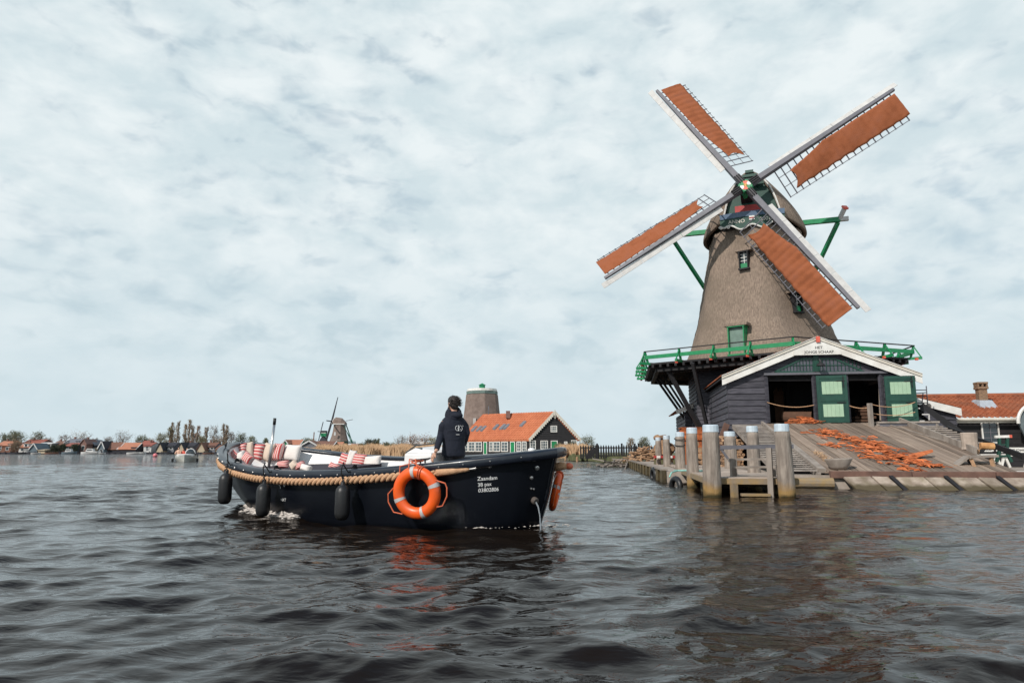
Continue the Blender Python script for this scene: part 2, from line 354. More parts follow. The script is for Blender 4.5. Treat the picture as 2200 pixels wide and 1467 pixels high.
# ------------------------------------------------------------------ land
def sheet(name, poly, z, mt, depth=1.2, kind='structure'):
    b = MB(); b.prism([V(x, y, z - depth) for x, y in poly], V(0, 0, depth)); return b.build(name, mt, kind=kind)
A_L = lambda b: -7.45 + .012 * b     # edge of the quay along the inlet
e0 = m(-7.4, -9.6, 0); 
poly = [m(-4.3, -9.4, 0)[:2], m(26, -9.4, 0)[:2], m(60, -9.4, 0)[:2], m(90, 60, 0)[:2], m(160, 220, 0)[:2], (30, 300), (11, 92), (9.3, 66), m(-8.4, 22, 0)[:2], m(-7.3, 0, 0)[:2], m(-7.1, -6, 0)[:2], m(-4.3, -6, 0)[:2]]
sheet('ground', poly, .40, 'sand')
gp = [m(-8.1, 21, 0)[:2], (9.6, 66), (11.5, 91), (31, 298), m(150, 210, 0)[:2], m(30, 30, 0)[:2], m(9, 19, 0)[:2], m(-6.2, 17, 0)[:2]]
sheet('lawn', gp, .415, 'grassbank', .3)
rb = [(-95, 246), (-62, 162), (-43, 124), (-30, 96), (-8, 88), (4, 84), (9.4, 76), (11.2, 92), (31, 299), (-40, 330)]
sheet('riverbank', rb, .30, 'mud')
sheet('far_shore', [(-420, 246), (-120, 248), (-60, 262), (-30, 330), (40, 900), (-900, 900), (-900, 260)], .55, 'mud')
# ================================================================== WINDMILL
CC = V(14.7, 40.0)
def mc(a, b, z): w = CC + MX * a + MY * b; return V(w[0], w[1], z)
def hexv(k, R, z): t = math.radians(60 * k); return mc(R * math.sin(t), -R * math.cos(t), z)
mill = thing('windmill', (CC[0], CC[1], .4), 'big hexagonal thatched windmill with four orange-brown canvas sails and bright green railed stage', 'windmill')
PROF = [(5.85, 5.05), (6.4, 4.86), (6.9, 4.66), (7.5, 4.38), (8.2, 4.12), (9.0, 3.90), (9.84, 3.70), (11.45, 3.36), (13.0, 3.0), (13.9, 2.86)]
def TR(z): return float(np.interp(z, [p[0] for p in PROF], [p[1] for p in PROF]))
b = MB(); rings = []
NF = 12
for z in np.linspace(5.85, 13.9, 60):
    R = TR(z); ring = []
    for k in range(6):
        p, q = hexv(k, R, z), hexv(k + 1, R, z)
        for i in range(NF):
            f = (i + .5) / NF; P = p * (1 - f) + q * f
            e = min(f, 1 - f) * 6
            cdir = P - V(CC[0], CC[1], z); sh = .05 * max(0, 1 - e) ** 2
            P = P - cdir * sh + unit(cdir) * (.035 * math.sin(z * 2.1 + k * 2 + i) * math.sin(z * 5.3 + i * 1.7))
            ring.append(P)
    rings.append(ring)
b.loft(rings, cap=True); b.build('thatched_tower', 'thatch', mill, smooth=True)
# black boarded base
b = MB()
for k in range(6):
    p, q = hexv(k, 4.6, 0), hexv(k + 1, 4.6, 0); nr = (p + q)[:2] / 2 - CC
    boards(b, p, q, .42, 5.75, nr, .22)
b.loft([[hexv(k, 4.58, z) for k in range(6)] for z in (.41, 5.76)], cap=True)
base = b.build('boarded_base', 'tar', mill)
# stage
RS, ZF = 7.63, 5.80
st = MB(); st.loft([[hexv(k, RS, z) for k in range(6)] for z in (ZF, ZF + .10)], cap=True); stage = st.build('stage', 'tardark', mill)
b = MB()
for k in range(6):
    p, q = hexv(k, RS, ZF - .08), hexv(k + 1, RS, ZF - .08); ins = unit(V(*(CC - (p + q)[:2] / 2), 0))
    for j in range(0, 17):
        P = p + (q - p) * (j + .5) / 17; b.bar(P + ins * -.05, P + ins * 2.6, .13, .16)
    for d in (.5, 1.5):
        b.bar(hexv(k, RS - d, ZF - .26), hexv(k + 1, RS - d, ZF - .26), .2, .2)
b.build('joists', 'tardark', mill)
g = MB(); tr = MB(); BRK = []
for k in range(-3, 3):
    p, q = hexv(k, RS, ZF), hexv(k + 1, RS, ZF); out = unit(V(*((p + q)[:2] / 2 - CC), 0)); al = unit(q - p)
    RR = RS + .30
    tr.bar(hexv(k, RR, ZF + .72), hexv(k + 1, RR, ZF + .72), .07, .05)
    g.bar(hexv(k, RR - .03, ZF + .40), hexv(k + 1, RR - .03, ZF + .40), .05, .20)
    for j in range(0, 4):
        P = p + (q - p) * j / 4; b = MB(); red = MB()
        if j == 0: o_ = unit(V(*(p[:2] - CC), 0)); e_ = .72
        else: o_ = out; e_ = .82
        b.bar(P - o_ * .5 + Z3 * .06, P + o_ * .85 * e_ + Z3 * .06, .11, .13)
        b.bar(P + o_ * .10 + Z3 * .12, P + o_ * .27 + Z3 * .70, .10, .10)
        b.bar(P + o_ * .78 * e_ + Z3 * .12, P + o_ * .30 + Z3 * .62, .06, .06)
        BRK.append((b, red)); red.box(P + o_ * .30 - al * .16, (.12, .12, .12))
rl = g.build('railing', 'green', mill); tr.build('top_rail', 'tardark', rl)
for b, red in BRK: br = b.build('railing_bracket', 'green', mill); red.build('bracket_end', 'redend', br)
# struts that carry the stage
for (x0, y0, b0, x1, y1, r1) in ((1427, 781, .72, 1507, 930, 0), (1488, 780, .4, 1517, 915, 0)):
    pass
def strut(p, q, w=.26): s_ = MB(); s_.bar(p, q, w, w); s_.build('strut', 'tardark', mill)
for k, f in ((0, 0), (1, 0), (0, .55), (1, .3), (1, .7)):
    p0 = hexv(k, RS - .6, ZF - .3) * (1 - f) + hexv(k + 1, RS - .6, ZF - .3) * f; q0 = hexv(k, 4.75, 1.7) * (1 - f) + hexv(k + 1, 4.75, 1.7) * f
    strut(p0, q0, .14)
for x0, y0, Y0, x1, y1, Y1, w_ in ((1427, 781, 37.2, 1507, 926, 37.6, .20), (1488, 778, 35.4, 1518, 912, 36.6, .16), (1408, 811, 41.6, 1475, 906, 41.8, .12), (1417, 811, 41.2, 1483, 906, 41.2, .12), (1428, 810, 40.8, 1491, 908, 40.6, .12), (1444, 810, 40.4, 1500, 916, 40.0, .12)):
    P, Q_ = at(x0, y0, Y0), at(x1, y1, Y1); P = P + (P - Q_) / (P[2] - Q_[2]) * (ZF - .12 - P[2]); strut(P, Q_, w_)
# windows and the stage door, set into the thatch
def face_at(k, px, py):
    best = None
    for z in np.linspace(5.9, 13.8, 160):
        R = TR(z)
        for f in np.linspace(.03, .97, 95):
            P = hexv(k, R, z) * (1 - f) + hexv(k + 1, R, z) * f; u, v = proj(P); e = (u - px) ** 2 + (v - py) ** 2
            if best is None or e < best[0]: best = (e, P, unit(hexv(k + 1, R, z) - hexv(k, R, z)))
    return best[1], best[2]
def mill_window(k, px, py, w, h, panel, nm='window', frame='tardark', glass='glass', door=False):
    P, e = face_at(k, px, py); o = unit(np.cross(e, Z3)); 
    if o @ V(*(CC - P[:2]), 0) > 0: o = -o
    P = P + o * (.10 + .12 * h)
    fr = MB(); ax = (e, o, Z3)
    fr.box(P + e * (w / 2 + .025) - o * .2, (.05, .6, h + .1), ax); fr.box(P - e * (w / 2 + .025) - o * .2, (.05, .6, h + .1), ax)
    fr.box(P - Z3 * (h / 2 + .03) - o * .2, (w + .2, .66, .09), ax); fr.box(P + Z3 * (h / 2 + .03) - o * .2, (w + .2, .6, .06), ax)
    wnd = fr.build(nm, frame, mill)
    g_ = MB(); g_.box(P - o * .12 + Z3 * panel / 2, (w, .04, h - panel), ax); g_.build('pane' if not door else 'door_leaf', glass, wnd)
    if panel: q_ = MB(); q_.box(P - o * .06 - Z3 * (h - panel) / 2, (w, .06, panel), ax); q_.build('panel', 'green', wnd)
    if not door:
        q_ = MB(); q_.box(P - o * .085 + Z3 * panel / 2, (.035, .03, h - panel), ax)
        for t_ in (-.25, .05, .35): q_.box(P - o * .087 + Z3 * (panel / 2 + t_ * (h - panel)), (w, .025, .03), ax)
        q_.build('glazing_bars', 'white', wnd)
    th_ = MB(); th_.box(P + Z3 * (h / 2 + .13) - o * .18, (w + .5, .62, .14), ax); th_.build('thatch_hood', 'thatch', wnd)
mill_window(-1, 1601, 561, .42, .95, .30)
mill_window(0, 1708, 652, .42, 1.0, .35)
mill_window(-1, 1586, 733, .80, 1.5, 0, nm='stage_door', frame='green', glass=mat('grey_green_paint', (.16, .24, .20), None, .5), door=True)
# cap
PS = math.radians(-21); TI = math.radians(13)
HF = V(math.sin(PS), -math.cos(PS), 0); HS = V(math.cos(PS), math.sin(PS), 0); ZC = 13.75
def cp(t, s, z): w = CC + HF[:2] * t + HS[:2] * s; return V(w[0], w[1], z)
sec = [(1, 0), (1.0, .04), (.985, .12), (.93, .25), (.83, .42), (.70, .58), (.54, .74), (.36, .88), (.18, .97), (0, 1.0)]
rings = []
for t, W, H_, z0 in ((2.75, 1.55, 3.45, .55), (2.2, 2.15, 3.45, .30), (1.3, 2.75, 3.40, .08), (.3, 3.02, 3.3, 0), (-.9, 2.95, 3.05, 0), (-2.0, 2.55, 2.7, 0), (-3.0, 1.9, 2.2, 0), (-3.7, 1.1, 1.5, .1), (-4.0, .4, .7, .2)):
    L_ = [(W * a_, z0 + (H_ - z0) * c_) for a_, c_ in sec]
    rings.append([cp(t, -x, ZC + z) for x, z in L_] + [cp(t, x, ZC + z) for x, z in L_[::-1][1:]])
b = MB(); b.loft(rings, closed=False)
cap = b.build('cap', 'thatch', mill, smooth=True)
sm = cap.modifiers.new('thickness', 'SOLIDIFY'); sm.thickness = .22; sm.offset = -1; sm2 = cap.modifiers.new('sub', 'SUBSURF'); sm2.levels = 1; sm2.render_levels = 2
b = MB(); b.prism([cp(t, s, ZC + .12) for t, s in ((2.3, -1.5), (2.3, 1.5), (1.2, 2.3), (-1.5, 2.4), (-3.0, 1.5), (-3.0, -1.5), (-1.5, -2.4), (1.2, -2.3))], V(0, 0, .12)); b.build('cap_floor', 'tardark', cap)
# front of the cap: boards, red opening, blue beam, beard with the year
gf = [(-1.40, .9), (1.40, .9), (1.30, 1.5), (1.02, 2.2), (.66, 2.8), (.3, 3.25), (0, 3.38), (-.3, 3.25), (-.66, 2.8), (-1.02, 2.2), (-1.30, 1.5)]
b = MB(); b.prism([cp(2.50, s, ZC + z) for s, z in gf], -HF * .08); b.build('cap_front', 'dkgreen', cap)
for sg in (-1, 1):
    b = MB(); b.tube([cp(2.74, sg * s_, ZC + z_) for s_, z_ in ((1.50, .9), (1.32, 1.6), (1.06, 2.3), (.62, 2.95))], .05, 5); b.build('cap_edge_board', 'white', cap)
b = MB()
for i, (zz_, w_) in enumerate(((2.55, 1.5), (2.8, 1.15), (3.05, .8), (3.3, .45))): b.box(cp(2.80, 0, ZC + zz_), (w_, .12, .16), (HS, HF, Z3))
b.build('storm_boards', 'dkgreen', cap)
b = MB(); b.box(cp(2.60, -.05, ZC + 1.12), (1.7, .06, .50), (HS, HF, Z3)); b.build('red_opening', 'red', cap)
b = MB(); pts = [cp(2.72, s, ZC + .70 + .10 * math.cos(s * .8)) for s in np.linspace(-1.75, 1.75, 9)]
for p, q in zip(pts[:-1], pts[1:]): b.bar(p, q, .22, .30)
b.build('wind_beam', 'blue', cap)
prof = lambda s: .02 + .13 * math.cos(s * 5.2) * (abs(s) < 1.5) + .10 * (s / 1.9) ** 2
ss_ = np.linspace(-1.75, 1.75, 29)
b = MB(); b.prism([cp(2.78, s, ZC + prof(s)) for s in ss_] + [cp(2.78, s, ZC + .58 + .09 * math.cos(s * .8)) for s in ss_[::-1]], -HF * .07)
beard = b.build('beard_board', 'dkgreen', cap)
b = MB(); b.tube([cp(2.82, s, ZC + prof(s)) for s in ss_], .05, 6)
for sg in (-1, 1):
    for c_ in (1.32, 1.72): b.tube([cp(2.82, sg * (c_ + .10 * math.cos(a_) * (1 - a_ / 12)), ZC + .10 + .10 * math.sin(a_) * (1 - a_ / 12)) for a_ in np.linspace(0, 7.5, 18)], .035, 6)
b.build('wavy_trim', 'white', cap)
for s_t, s0 in (('ANNO', -1.30), ('2007', .42)):
    vs, fs = text_mesh(s_t, .30, .004, weight=.004); b = MB(); b.add([cp(2.80, s0 + v[0], ZC + .30 + v[1]) + HF * v[2] for v in vs], fs); b.build('year_lettering', 'cream', cap)
b = MB(); b.box(cp(2.82, 0, ZC + .60), (.30, .04, .09), (HS, HF, Z3)); b.box(cp(2.82, 0, ZC + .44), (.30, .04, .07), (HS, HF, Z3)); b.build('white_bars', 'white', cap)
b = MB(); b.box(cp(2.825, 0, ZC + .52), (.30, .04, .07), (HS, HF, Z3)); b.build('red_bar', 'red', cap)
# tail frame
b = MB(); b.bar(cp(-1.0, -5.2, ZC + 1.2), cp(-1.0, 4.9, ZC + 1.05), .26, .28); b.build('long_beam', 'green', cap)
b = MB()
for s, z in ((-5.2, 1.2), (4.9, 1.05)): b.bar(cp(-1.0, s, ZC + z), cp(-1.0, s + .45 * np.sign(s), ZC + z), .22, .24)
b.build('beam_ends', 'windboard', cap)
foot = cp(-9, 0, 6.4)
for s, z in ((-5.1, 1.2), (4.85, 1.05)):
    P = cp(-1.0, s, ZC + z); Q = foot + HS * .1 * np.sign(s); d_ = unit(P - Q)
    b = MB(); b.bar(P - d_ * .2, Q, .20, .20); b.build('brace', 'green', cap)
    b = MB(); b.bar(P - d_ * .1, P + d_ * .75, .2, .2); b.build('brace_head', 'windboard', cap)
    b = MB(); b.bar(P + d_ * .75, P + d_ * .85, .3, .3); b.build('brace_tip', 'redend', cap)
for s, z in ((-2.6, .9), (2.6, .9)):
    b = MB(); b.bar(cp(-3.0, s, ZC + z), foot, .2, .2); b.build('brace', 'green', cap)
b = MB(); b.bar(cp(-3.3, 0, ZC + .6), foot - Z3 * .4, .35, .35); b.build('tail_pole', 'green', cap)
# sails
NN = V(math.sin(PS) * math.cos(TI), -math.cos(PS) * math.cos(TI), math.sin(TI)); E1 = HS; E2 = np.cross(NN, E1); E2 = E2 if E2[2] > 0 else -E2
HUB = at(1602, 403, 36.75)
RSAIL = 9.37
b = MB(); b.bar(HUB - NN * .35, HUB - NN * 4.2, .62, .62); shaft = b.build('windshaft', 'tardark', mill)
b = MB(); b.box(HUB - NN * .2, (.62, .62, .75), (unit(E1 + E2 * .58), unit(E2 - E1 * .58), NN)); boss = b.build('hub_boss', 'green', mill, bevel=.03)
def disc(mb, c, r, a0, a1, th, e1, e2, n, seg=8, r0=0.):
    aa = np.linspace(a0, a1, seg)
    poly = [c + r * (math.cos(a) * e1 + math.sin(a) * e2) for a in aa] + ([c] if r0 == 0 else [c + r0 * (math.cos(a) * e1 + math.sin(a) * e2) for a in aa[::-1]])
    mb.prism(poly, n * th)
b = MB(); disc(b, HUB + NN * .2, .37, 0, 2 * math.pi * .999, .03, E1, E2, NN, 33, .28); b.build('hub_rim', 'green', boss)
for nm_, mt_, ks in (('hub_white_sector', 'white', (0, 3)), ('hub_orange_sector', 'redend', (1, 4)), ('hub_green_sector', 'green', (2, 5))):
    b = MB()
    for k in ks: disc(b, HUB + NN * .2, .29, k * math.pi / 3, (k + 1) * math.pi / 3, .045, E1, E2, NN, 7)
    b.build(nm_, mt_, boss)
b = MB()
for k in range(8): a = k * math.pi / 4; b.bar(HUB + NN * .26, HUB + NN * .255 + .12 * (math.cos(a) * E1 + math.sin(a) * E2), .035, .02)
b.build('hub_star', mat('gold_paint', (.75, .42, .06), None, .4), boss)
def sail(phi):
    a = math.radians(phi); rd = math.cos(a) * E1 + math.sin(a) * E2; w = math.sin(a) * E1 - math.cos(a) * E2
    def S(r, x, n=0.):
        tw = math.radians(33 - 12 * r / RSAIL)                      # the sail's twist, wide at the heel and flat at the tip
        return HUB + rd * r + w * (x * math.cos(tw)) + NN * (n + .10 - x * math.sin(tw))
    b = MB(); b.bar(HUB + NN * .05 + rd * .15, HUB + NN * .12 + rd * RSAIL, .34, .34, up=NN, w2=.17, h2=.16); pole = b.build('sail', 'pole', mill, bevel=.015)
    b = MB()
    for s0 in (-.30, .0, .30):
        b.bar(HUB + NN * .1 + w * s0 * .42 + rd * .3, HUB + NN * .1 + w * s0 * .42 + rd * .85, .07, .40, up=NN)
    b.build('pole_clamp', 'tardark', pole)
    b = MB(); W_ = 1.92
    rs_ = np.arange(1.75, RSAIL - .02, .405)
    for r in rs_: b.bar(S(r, .0), S(r, W_), .045, .05)
    for x in (.62, 1.22, W_ - .05):
        for r0, r1 in zip(rs_[:-1], rs_[1:]): b.bar(S(r0, x, -.03), S(r1, x, -.03), .05, .03)
    b.build('lattice', 'pole', pole)
    # wind boards on the leading side
    b = MB(); c = MB(); r0 = 1.75
    for i in range(6):
        r1 = r0 + 1.33; lo_, hi_ = r0 + .01, r1 - .01
        q = lambda r, x, n: HUB + rd * r + w * x + NN * n
        b.hexa([q(lo_, -.14, .02), q(hi_, -.14, .02), q(hi_, -.46, -.04), q(lo_, -.46, -.04), q(lo_, -.14, .045), q(hi_, -.14, .045), q(hi_, -.46, -.015), q(lo_, -.46, -.015)])
        r0 = r1
    b.build('windboard', 'windboard', pole)
    # the cloth, drawn out over the lattice and belly-ing between the bars
    nr_, nx_ = 96, 12; rings = []
    for i in range(nr_):
        t = i / (nr_ - 1); r = 2.45 + t * (RSAIL - 2.6); row = []
        xi = .24 + .40 * max(0, 1 - t * 3.0) ** .8; xo = 1.68 + .02 * math.sin(t * 55)
        for j in range(nx_):
            u = j / (nx_ - 1); x = xi + (xo - xi) * u
            rr_ = r + (.22 * math.sin(math.pi * u) * max(0, 1 - t * 6)) - .20 * u * max(0, 1 - t * 6)
            bel = .050 * abs(math.sin(math.pi * (r - 1.75) / .405)) ** .7 + .05 * math.sin(math.pi * u) + .018 * math.sin(r * 3 + u * 5) + .014 * math.sin(r * 7.3 + u * 8 + phi) * math.sin(u * 11)
            row.append(S(rr_, x, .045 + bel))
        rings.append(row)
    b = MB(); b.loft(rings, closed=False); c_ = b.build('sailcloth', 'cloth', pole, smooth=True)
    sd = c_.modifiers.new('t', 'SOLIDIFY'); sd.thickness = .012
for phi in (32.2, 122.2, 212.2, 302.2): sail(phi)
# ================================================================== SAWMILL BARN
barn = thing('sawmill_barn', tuple(m(0, 0, .4)), 'black boarded barn with white gable boards and open green-and-pale-green doors below the big windmill', 'barn')
aL, _ = hb(1566, 900); aR, _ = hb(1953, 880); _, zS = hb(1752, 907); _, zH = hb(1752, 806)
apx, apz = hb(1752, 727); elx, elz = hb(1549, 810); erx, erz = hb(1975, 806)
def roofz(a): return float(np.interp(a, [elx, apx, erx], [elz, apz, erz]))
a1, _ = hb(1648, 860); a2, _ = hb(1751, 860); a3, _ = hb(1821, 860); a4, _ = hb(1894, 860)
def span(z, zt):
    wdt = aR - aL; fr = lambda a: (a - aL) / wdt
    if zt <= zH + .01: return [(0, fr(a1), 0, fr(a1)), (fr(a2), fr(a3), fr(a2), fr(a3)), (fr(a4), 1, fr(a4), 1)]
    def lim(z_):
        zz_ = z_ + .12
        lo = np.interp(zz_, [elz, apz], [elx, apx]); hi = np.interp(-zz_, [-apz, -erz], [apx, erx])
        return max(0, fr(lo)), min(1, fr(hi))
    l0, h0 = lim(z); l1, h1 = lim(zt)
    return [(l0, h0, l1, h1)]
b = MB(); zb = 1.75; boards(b, m(aL, 0, 0), m(aR, 0, 0), zb, zH, -MY, .28, span=span); boards(b, m(aL, 0, 0), m(aR, 0, 0), zH, apz - .15, -MY, .28, span=span)
front = b.build('front_wall', 'tar', barn)
b = MB(); boards(b, m(aL, 0, 0), m(aL, 9.5, 0), zb, elz - .15, -MX, .28); b.build('side_wall', 'tar', barn, label='black boarded side wall facing the inlet')
b = MB(); boards(b, m(aR, 0, 0), m(aR, 9.5, 0), zb, erz - .15, MX, .22); b.build('side_wall', 'tar', barn)
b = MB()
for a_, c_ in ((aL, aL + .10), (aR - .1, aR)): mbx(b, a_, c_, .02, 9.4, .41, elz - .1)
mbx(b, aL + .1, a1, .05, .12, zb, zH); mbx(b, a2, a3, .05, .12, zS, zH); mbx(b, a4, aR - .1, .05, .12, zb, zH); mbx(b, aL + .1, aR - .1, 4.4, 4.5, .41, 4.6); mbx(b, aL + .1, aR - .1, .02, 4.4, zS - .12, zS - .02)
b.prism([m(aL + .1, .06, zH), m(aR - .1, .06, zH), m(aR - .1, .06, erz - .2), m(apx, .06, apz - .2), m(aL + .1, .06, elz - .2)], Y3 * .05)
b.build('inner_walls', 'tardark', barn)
# roof
for ex, ez, nm in ((elx, elz, 'l'), (erx, erz, 'r')):
    b = MB(); pantiles(b, m(ex, -.22, ez + .02), m(ex, 9.6, ez + .02), m(apx, 9.6, apz + .02), m(apx, -.22, apz + .02), .26, .33)
    b.build('tiled_roof', 'tiles', barn)
    b = MB(); b.hexa([m(ex, -.2, ez - .10), m(apx, -.2, apz - .10), m(apx, 9.6, apz - .10), m(ex, 9.6, ez - .10), m(ex, -.2, ez - .04), m(apx, -.2, apz - .04), m(apx, 9.6, apz - .04), m(ex, 9.6, ez - .04)]); b.build('roof_boarding', 'tardark', barn)
# bargeboards
def barge(lo_, hi_, b0, th_, mt_, nm):
    for ex, ez in ((elx, elz), (erx, erz)):
        b = MB(); b.prism([m(ex, b0, ez + hi_), m(apx, b0, apz + hi_), m(apx, b0, apz + lo_), m(ex, b0, ez + lo_)], -Y3 * th_); b.build(nm, mt_, barn)
barge(-.40, -.09, -.24, .04, 'white', 'bargeboard'); barge(-.10, .02, -.24, .09, 'cream', 'bargeboard_cap'); barge(.021, .05, -.24, .13, 'white', 'bargeboard_edge')
sgx0, sgz0 = hb(1722, 763, -.3); sgx1, _ = hb(1790, 763, -.3)
b = MB(); b.prism([m(sgx0 - .35, -.30, sgz0), m(sgx1 + .35, -.30, sgz0), m(sgx1 + .30, -.30, sgz0 + .22), m(apx, -.30, apz - .16), m(sgx0 - .30, -.30, sgz0 + .22)], -Y3 * .03); sgn = b.build('name_board', 'white', barn)
b = MB()
for s_, sz, zc in (('HET', .17, .27), ('JONGE SCHAAP', .165, .07)):
    vs, fs = text_mesh(s_, sz, .003, 'CENTER', weight=.002); b.add([m(apx + .02 + v[0] * 1.05, -.334, sgz0 + zc + v[1]) + (-Y3) * v[2] for v in vs], fs)
b.build('name_lettering', 'blackletter', sgn)
b = MB(); b.box(m(apx, -.38, apz - .10), (.16, .05, .26), AX); b.build('gable_ornament', 'redend', barn)
# long glazed strip above the doors
GW = mat('old_glass', (.10, .10, .125), (.055, .055, .07), .25, 2.5, spec=.6)
for pts_ in (((1664, 799), (1747, 799), (1747, 771), (1724, 771)), ((1760, 799), (1857, 799), (1793, 771), (1760, 771))):
    q = [hb(x, y, -.04) for x, y in pts_]; b = MB()
    for i in range(4): b.bar(m(q[i][0], -.06, q[i][1]), m(q[(i + 1) % 4][0], -.06, q[(i + 1) % 4][1]), .06, .07)
    f_ = b.build('gable_window', 'dkgreen', barn)
    b = MB(); b.prism([m(a, -.05, z) for a, z in q], Y3 * .02); b.build('pane', GW, f_)
    b = MB(); x0, x1 = q[0][0], q[1][0]; z0, z1 = q[0][1], q[2][1]
    for i in range(1, 12):
        xx = x0 + (x1 - x0) * i / 12; tl = np.interp(xx, sorted([q[3][0], q[0][0]]), [z0, z1] if q[3][0] > q[0][0] else [z1, z1]) if q[3][0] > q[0][0] else (np.interp(xx, [q[2][0], q[1][0]], [z1, z0]) if xx > q[2][0] else z1)
        if tl > z0 + .05: b.bar(m(xx, -.065, z0), m(xx, -.065, tl), .025, .02)
    zm = (z0 + z1) / 2
    xa = np.interp(.5, [0, 1], [q[0][0], q[3][0]]); xb_ = np.interp(.5, [0, 1], [q[1][0], q[2][0]]); b.bar(m(xa, -.07, zm), m(xb_, -.07, zm), .03, .03); b.build('glazing_bars', 'dkgreen', f_)
b = MB(); xa, za = hb(1640, 804); xb2, _ = hb(1905, 804); b.box(m((xa + xb2) / 2, -.09, za - .01), (xb2 - xa, .16, .10), AX); b.build('door_track', 'pole', barn)
b = MB(); xc, _ = hb(1753, 790); b.box(m(xc, -.06, (za + apz - .75) / 2 + .05), (.22, .06, apz - .8 - za), AX); b.build('gable_post', 'dkgreen', barn)
# doors
def leaf(x0, x1, y0, y1, bb, turn, lab):
    A0, z1 = hb(x0, y0, bb); A1, _ = hb(x1, y0, bb); _, z0 = hb(x0, y1, bb); w_ = A1 - A0; cx = (A0 + A1) / 2
    ca, sa = math.cos(turn), math.sin(turn); e = X3 * ca + Y3 * sa; o = -X3 * sa + Y3 * ca; ax = (e, o, Z3)
    c0 = m(cx, bb, (z0 + z1) / 2)
    b = MB(); b.box(c0, (w_, .06, z1 - z0), ax)
    for t in (-.5, -.02, .5): b.box(c0 - o * .035 + Z3 * (t * (z1 - z0 - .14)), (w_, .03, .14 if t else .10), ax)
    for t in (-.5, .5): b.box(c0 - o * .033 + e * (t * (w_ - .13)), (.13, .028, z1 - z0 - .02), ax)
    d = b.build('door', 'dkgreen', barn, label=lab, bevel=.006)
    for t in (.235, -.245):
        b = MB(); n_ = 5; ww = w_ * .66
        for i in range(n_): b.box(c0 - o * .038 + e * ((i + .5) / n_ - .5) * ww + Z3 * (z1 - z0) * t, (ww / n_ - .006, .02, (z1 - z0) * .265), ax)
        b.build('pale_panel', 'palegreen', d)
    b = MB()
    for t in (.38, -.08): b.box(c0 - o * .06 + e * (w_ * .28) + Z3 * (z1 - z0) * t, (w_ * .3, .02, .03), ax)
    b.box(c0 - o * .07 + e * (w_ * .38) + Z3 * .75, (.03, .03, .5), ax); b.build('hinge_strap', 'tardark', d)
leaf(1753, 1817, 807, 908, -.35, math.radians(-7), 'left green door leaf with two pale green panels')
leaf(1899, 1964, 808, 907, -.30, math.radians(-3), 'right green door leaf with two pale green panels')
b = MB(); 
for x in (1648, 1751, 1821, 1895): A_, _ = hb(x, 860, -.04); b.bar(m(A_, -.03, zS), m(A_, -.03, zH), .13, .13)
b.build('door_post', 'tar', barn)
b = MB()
for x, y0, y1, x2 in ((1748, 813, 905, 1752), (1890, 812, 903, 1893)):
    A_, z_ = hb(x, y0, .35); A2, z2 = hb(x2, y1, .35); b.bar(m(A_, .35, z_), m(A2, .35, z2), .10, .10)
b.build('inner_post', 'jettywood', barn)
# lamp over the doors
la, lz = hb(1763, 782, -.45); lamp = thing('barn_lamp', tuple(m(la, -.45, lz)), 'round metal barn lamp hanging above the green doors', 'lamp')
b = MB(); rings = [[m(la + r * math.cos(t), -.45 + r * math.sin(t), lz + z) for t in np.linspace(0, 2 * math.pi, 17)[:-1]] for r, z in ((.19, -.08), (.15, .0), (.07, .06), (.04, .14))]; b.loft(rings, cap=True); b.build('lamp_shade', 'tardark', lamp, smooth=False)
b = MB(); b.tube([m(la, -.45, lz + .12), m(la, -.30, lz + .26), m(la, -.05, lz + .2)], .02, 6); b.build('bracket', 'steel', lamp)
# contents of the barn
la_, lz_ = hb(1712, 897, 1.2)
b = MB(); b.tube([m(la_ - .55, 1.5, zS + .30), m(la_ + .62, 1.0, zS + .26)], .27, 14); lg = b.build('log', MATS['old_dark_wood'] if 'old_dark_wood' in MATS else mat('old_dark_wood', (.12, .06, .035), None, .9, 4.), cat='log', label='thick brown log lying in the dark barn doorway')
b = MB()
for i in range(7): b.bar(m(-1.2 + .07 * i, 3.2 + .05 * i, zS), m(-1.15 + .07 * i, 3.6, zS + 1.7 + .1 * (i % 3)), .06, .04)
b.build('planks', mat('old_dark_wood', (.12, .06, .035), None, .9, 4.), cat='plank stack', label='dark planks standing upright inside the left barn opening')
b = MB()
for i in range(9): b.box(m(2.1 + .12 * (i % 3), 1.2 + .2 * (i % 2), zS + .1 + .15 * (i // 2)), (.7 - .05 * i, .5, .11), AX)
b.build('timber_stack', MATS['old_dark_wood'], cat='timber stack', label='stacked timber blocks inside the right barn opening')
# rope barriers in the openings
def catenary(p, q, sag, n=14): return [p * (1 - t) + q * t - Z3 * sag * 4 * t * (1 - t) for t in np.linspace(0, 1, n)]
def hp(px, py, b_): a, z = hb(px, py, b_); return m(a, b_, z)
b = MB(); b.tube(catenary(hp(1648, 864, -.12), hp(1749, 870, -.12), .15), .018, 6); b.build('rope', 'rope', cat='rope', label='tan rope slung across the left barn opening')
b = MB(); b.tube(catenary(hp(1824, 871, -.3), hp(1866, 876, -.9), .06), .018, 6); b.build('rope', 'rope', cat='rope', label='short tan rope between barn door post and grey post')
b = MB(); b.tube(catenary(hp(1871, 868, -.9), hp(1966, 864, -.6), .16), .016, 6); b.build('rope', 'rope', cat='rope', label='upper tan rope drawn in front of the right green door')
b = MB(); b.tube(catenary(hp(1871, 887, -.9), hp(1966, 885, -.6), .12), .016, 6); b.build('rope', 'rope', cat='rope', label='lower tan rope drawn in front of the right green door')
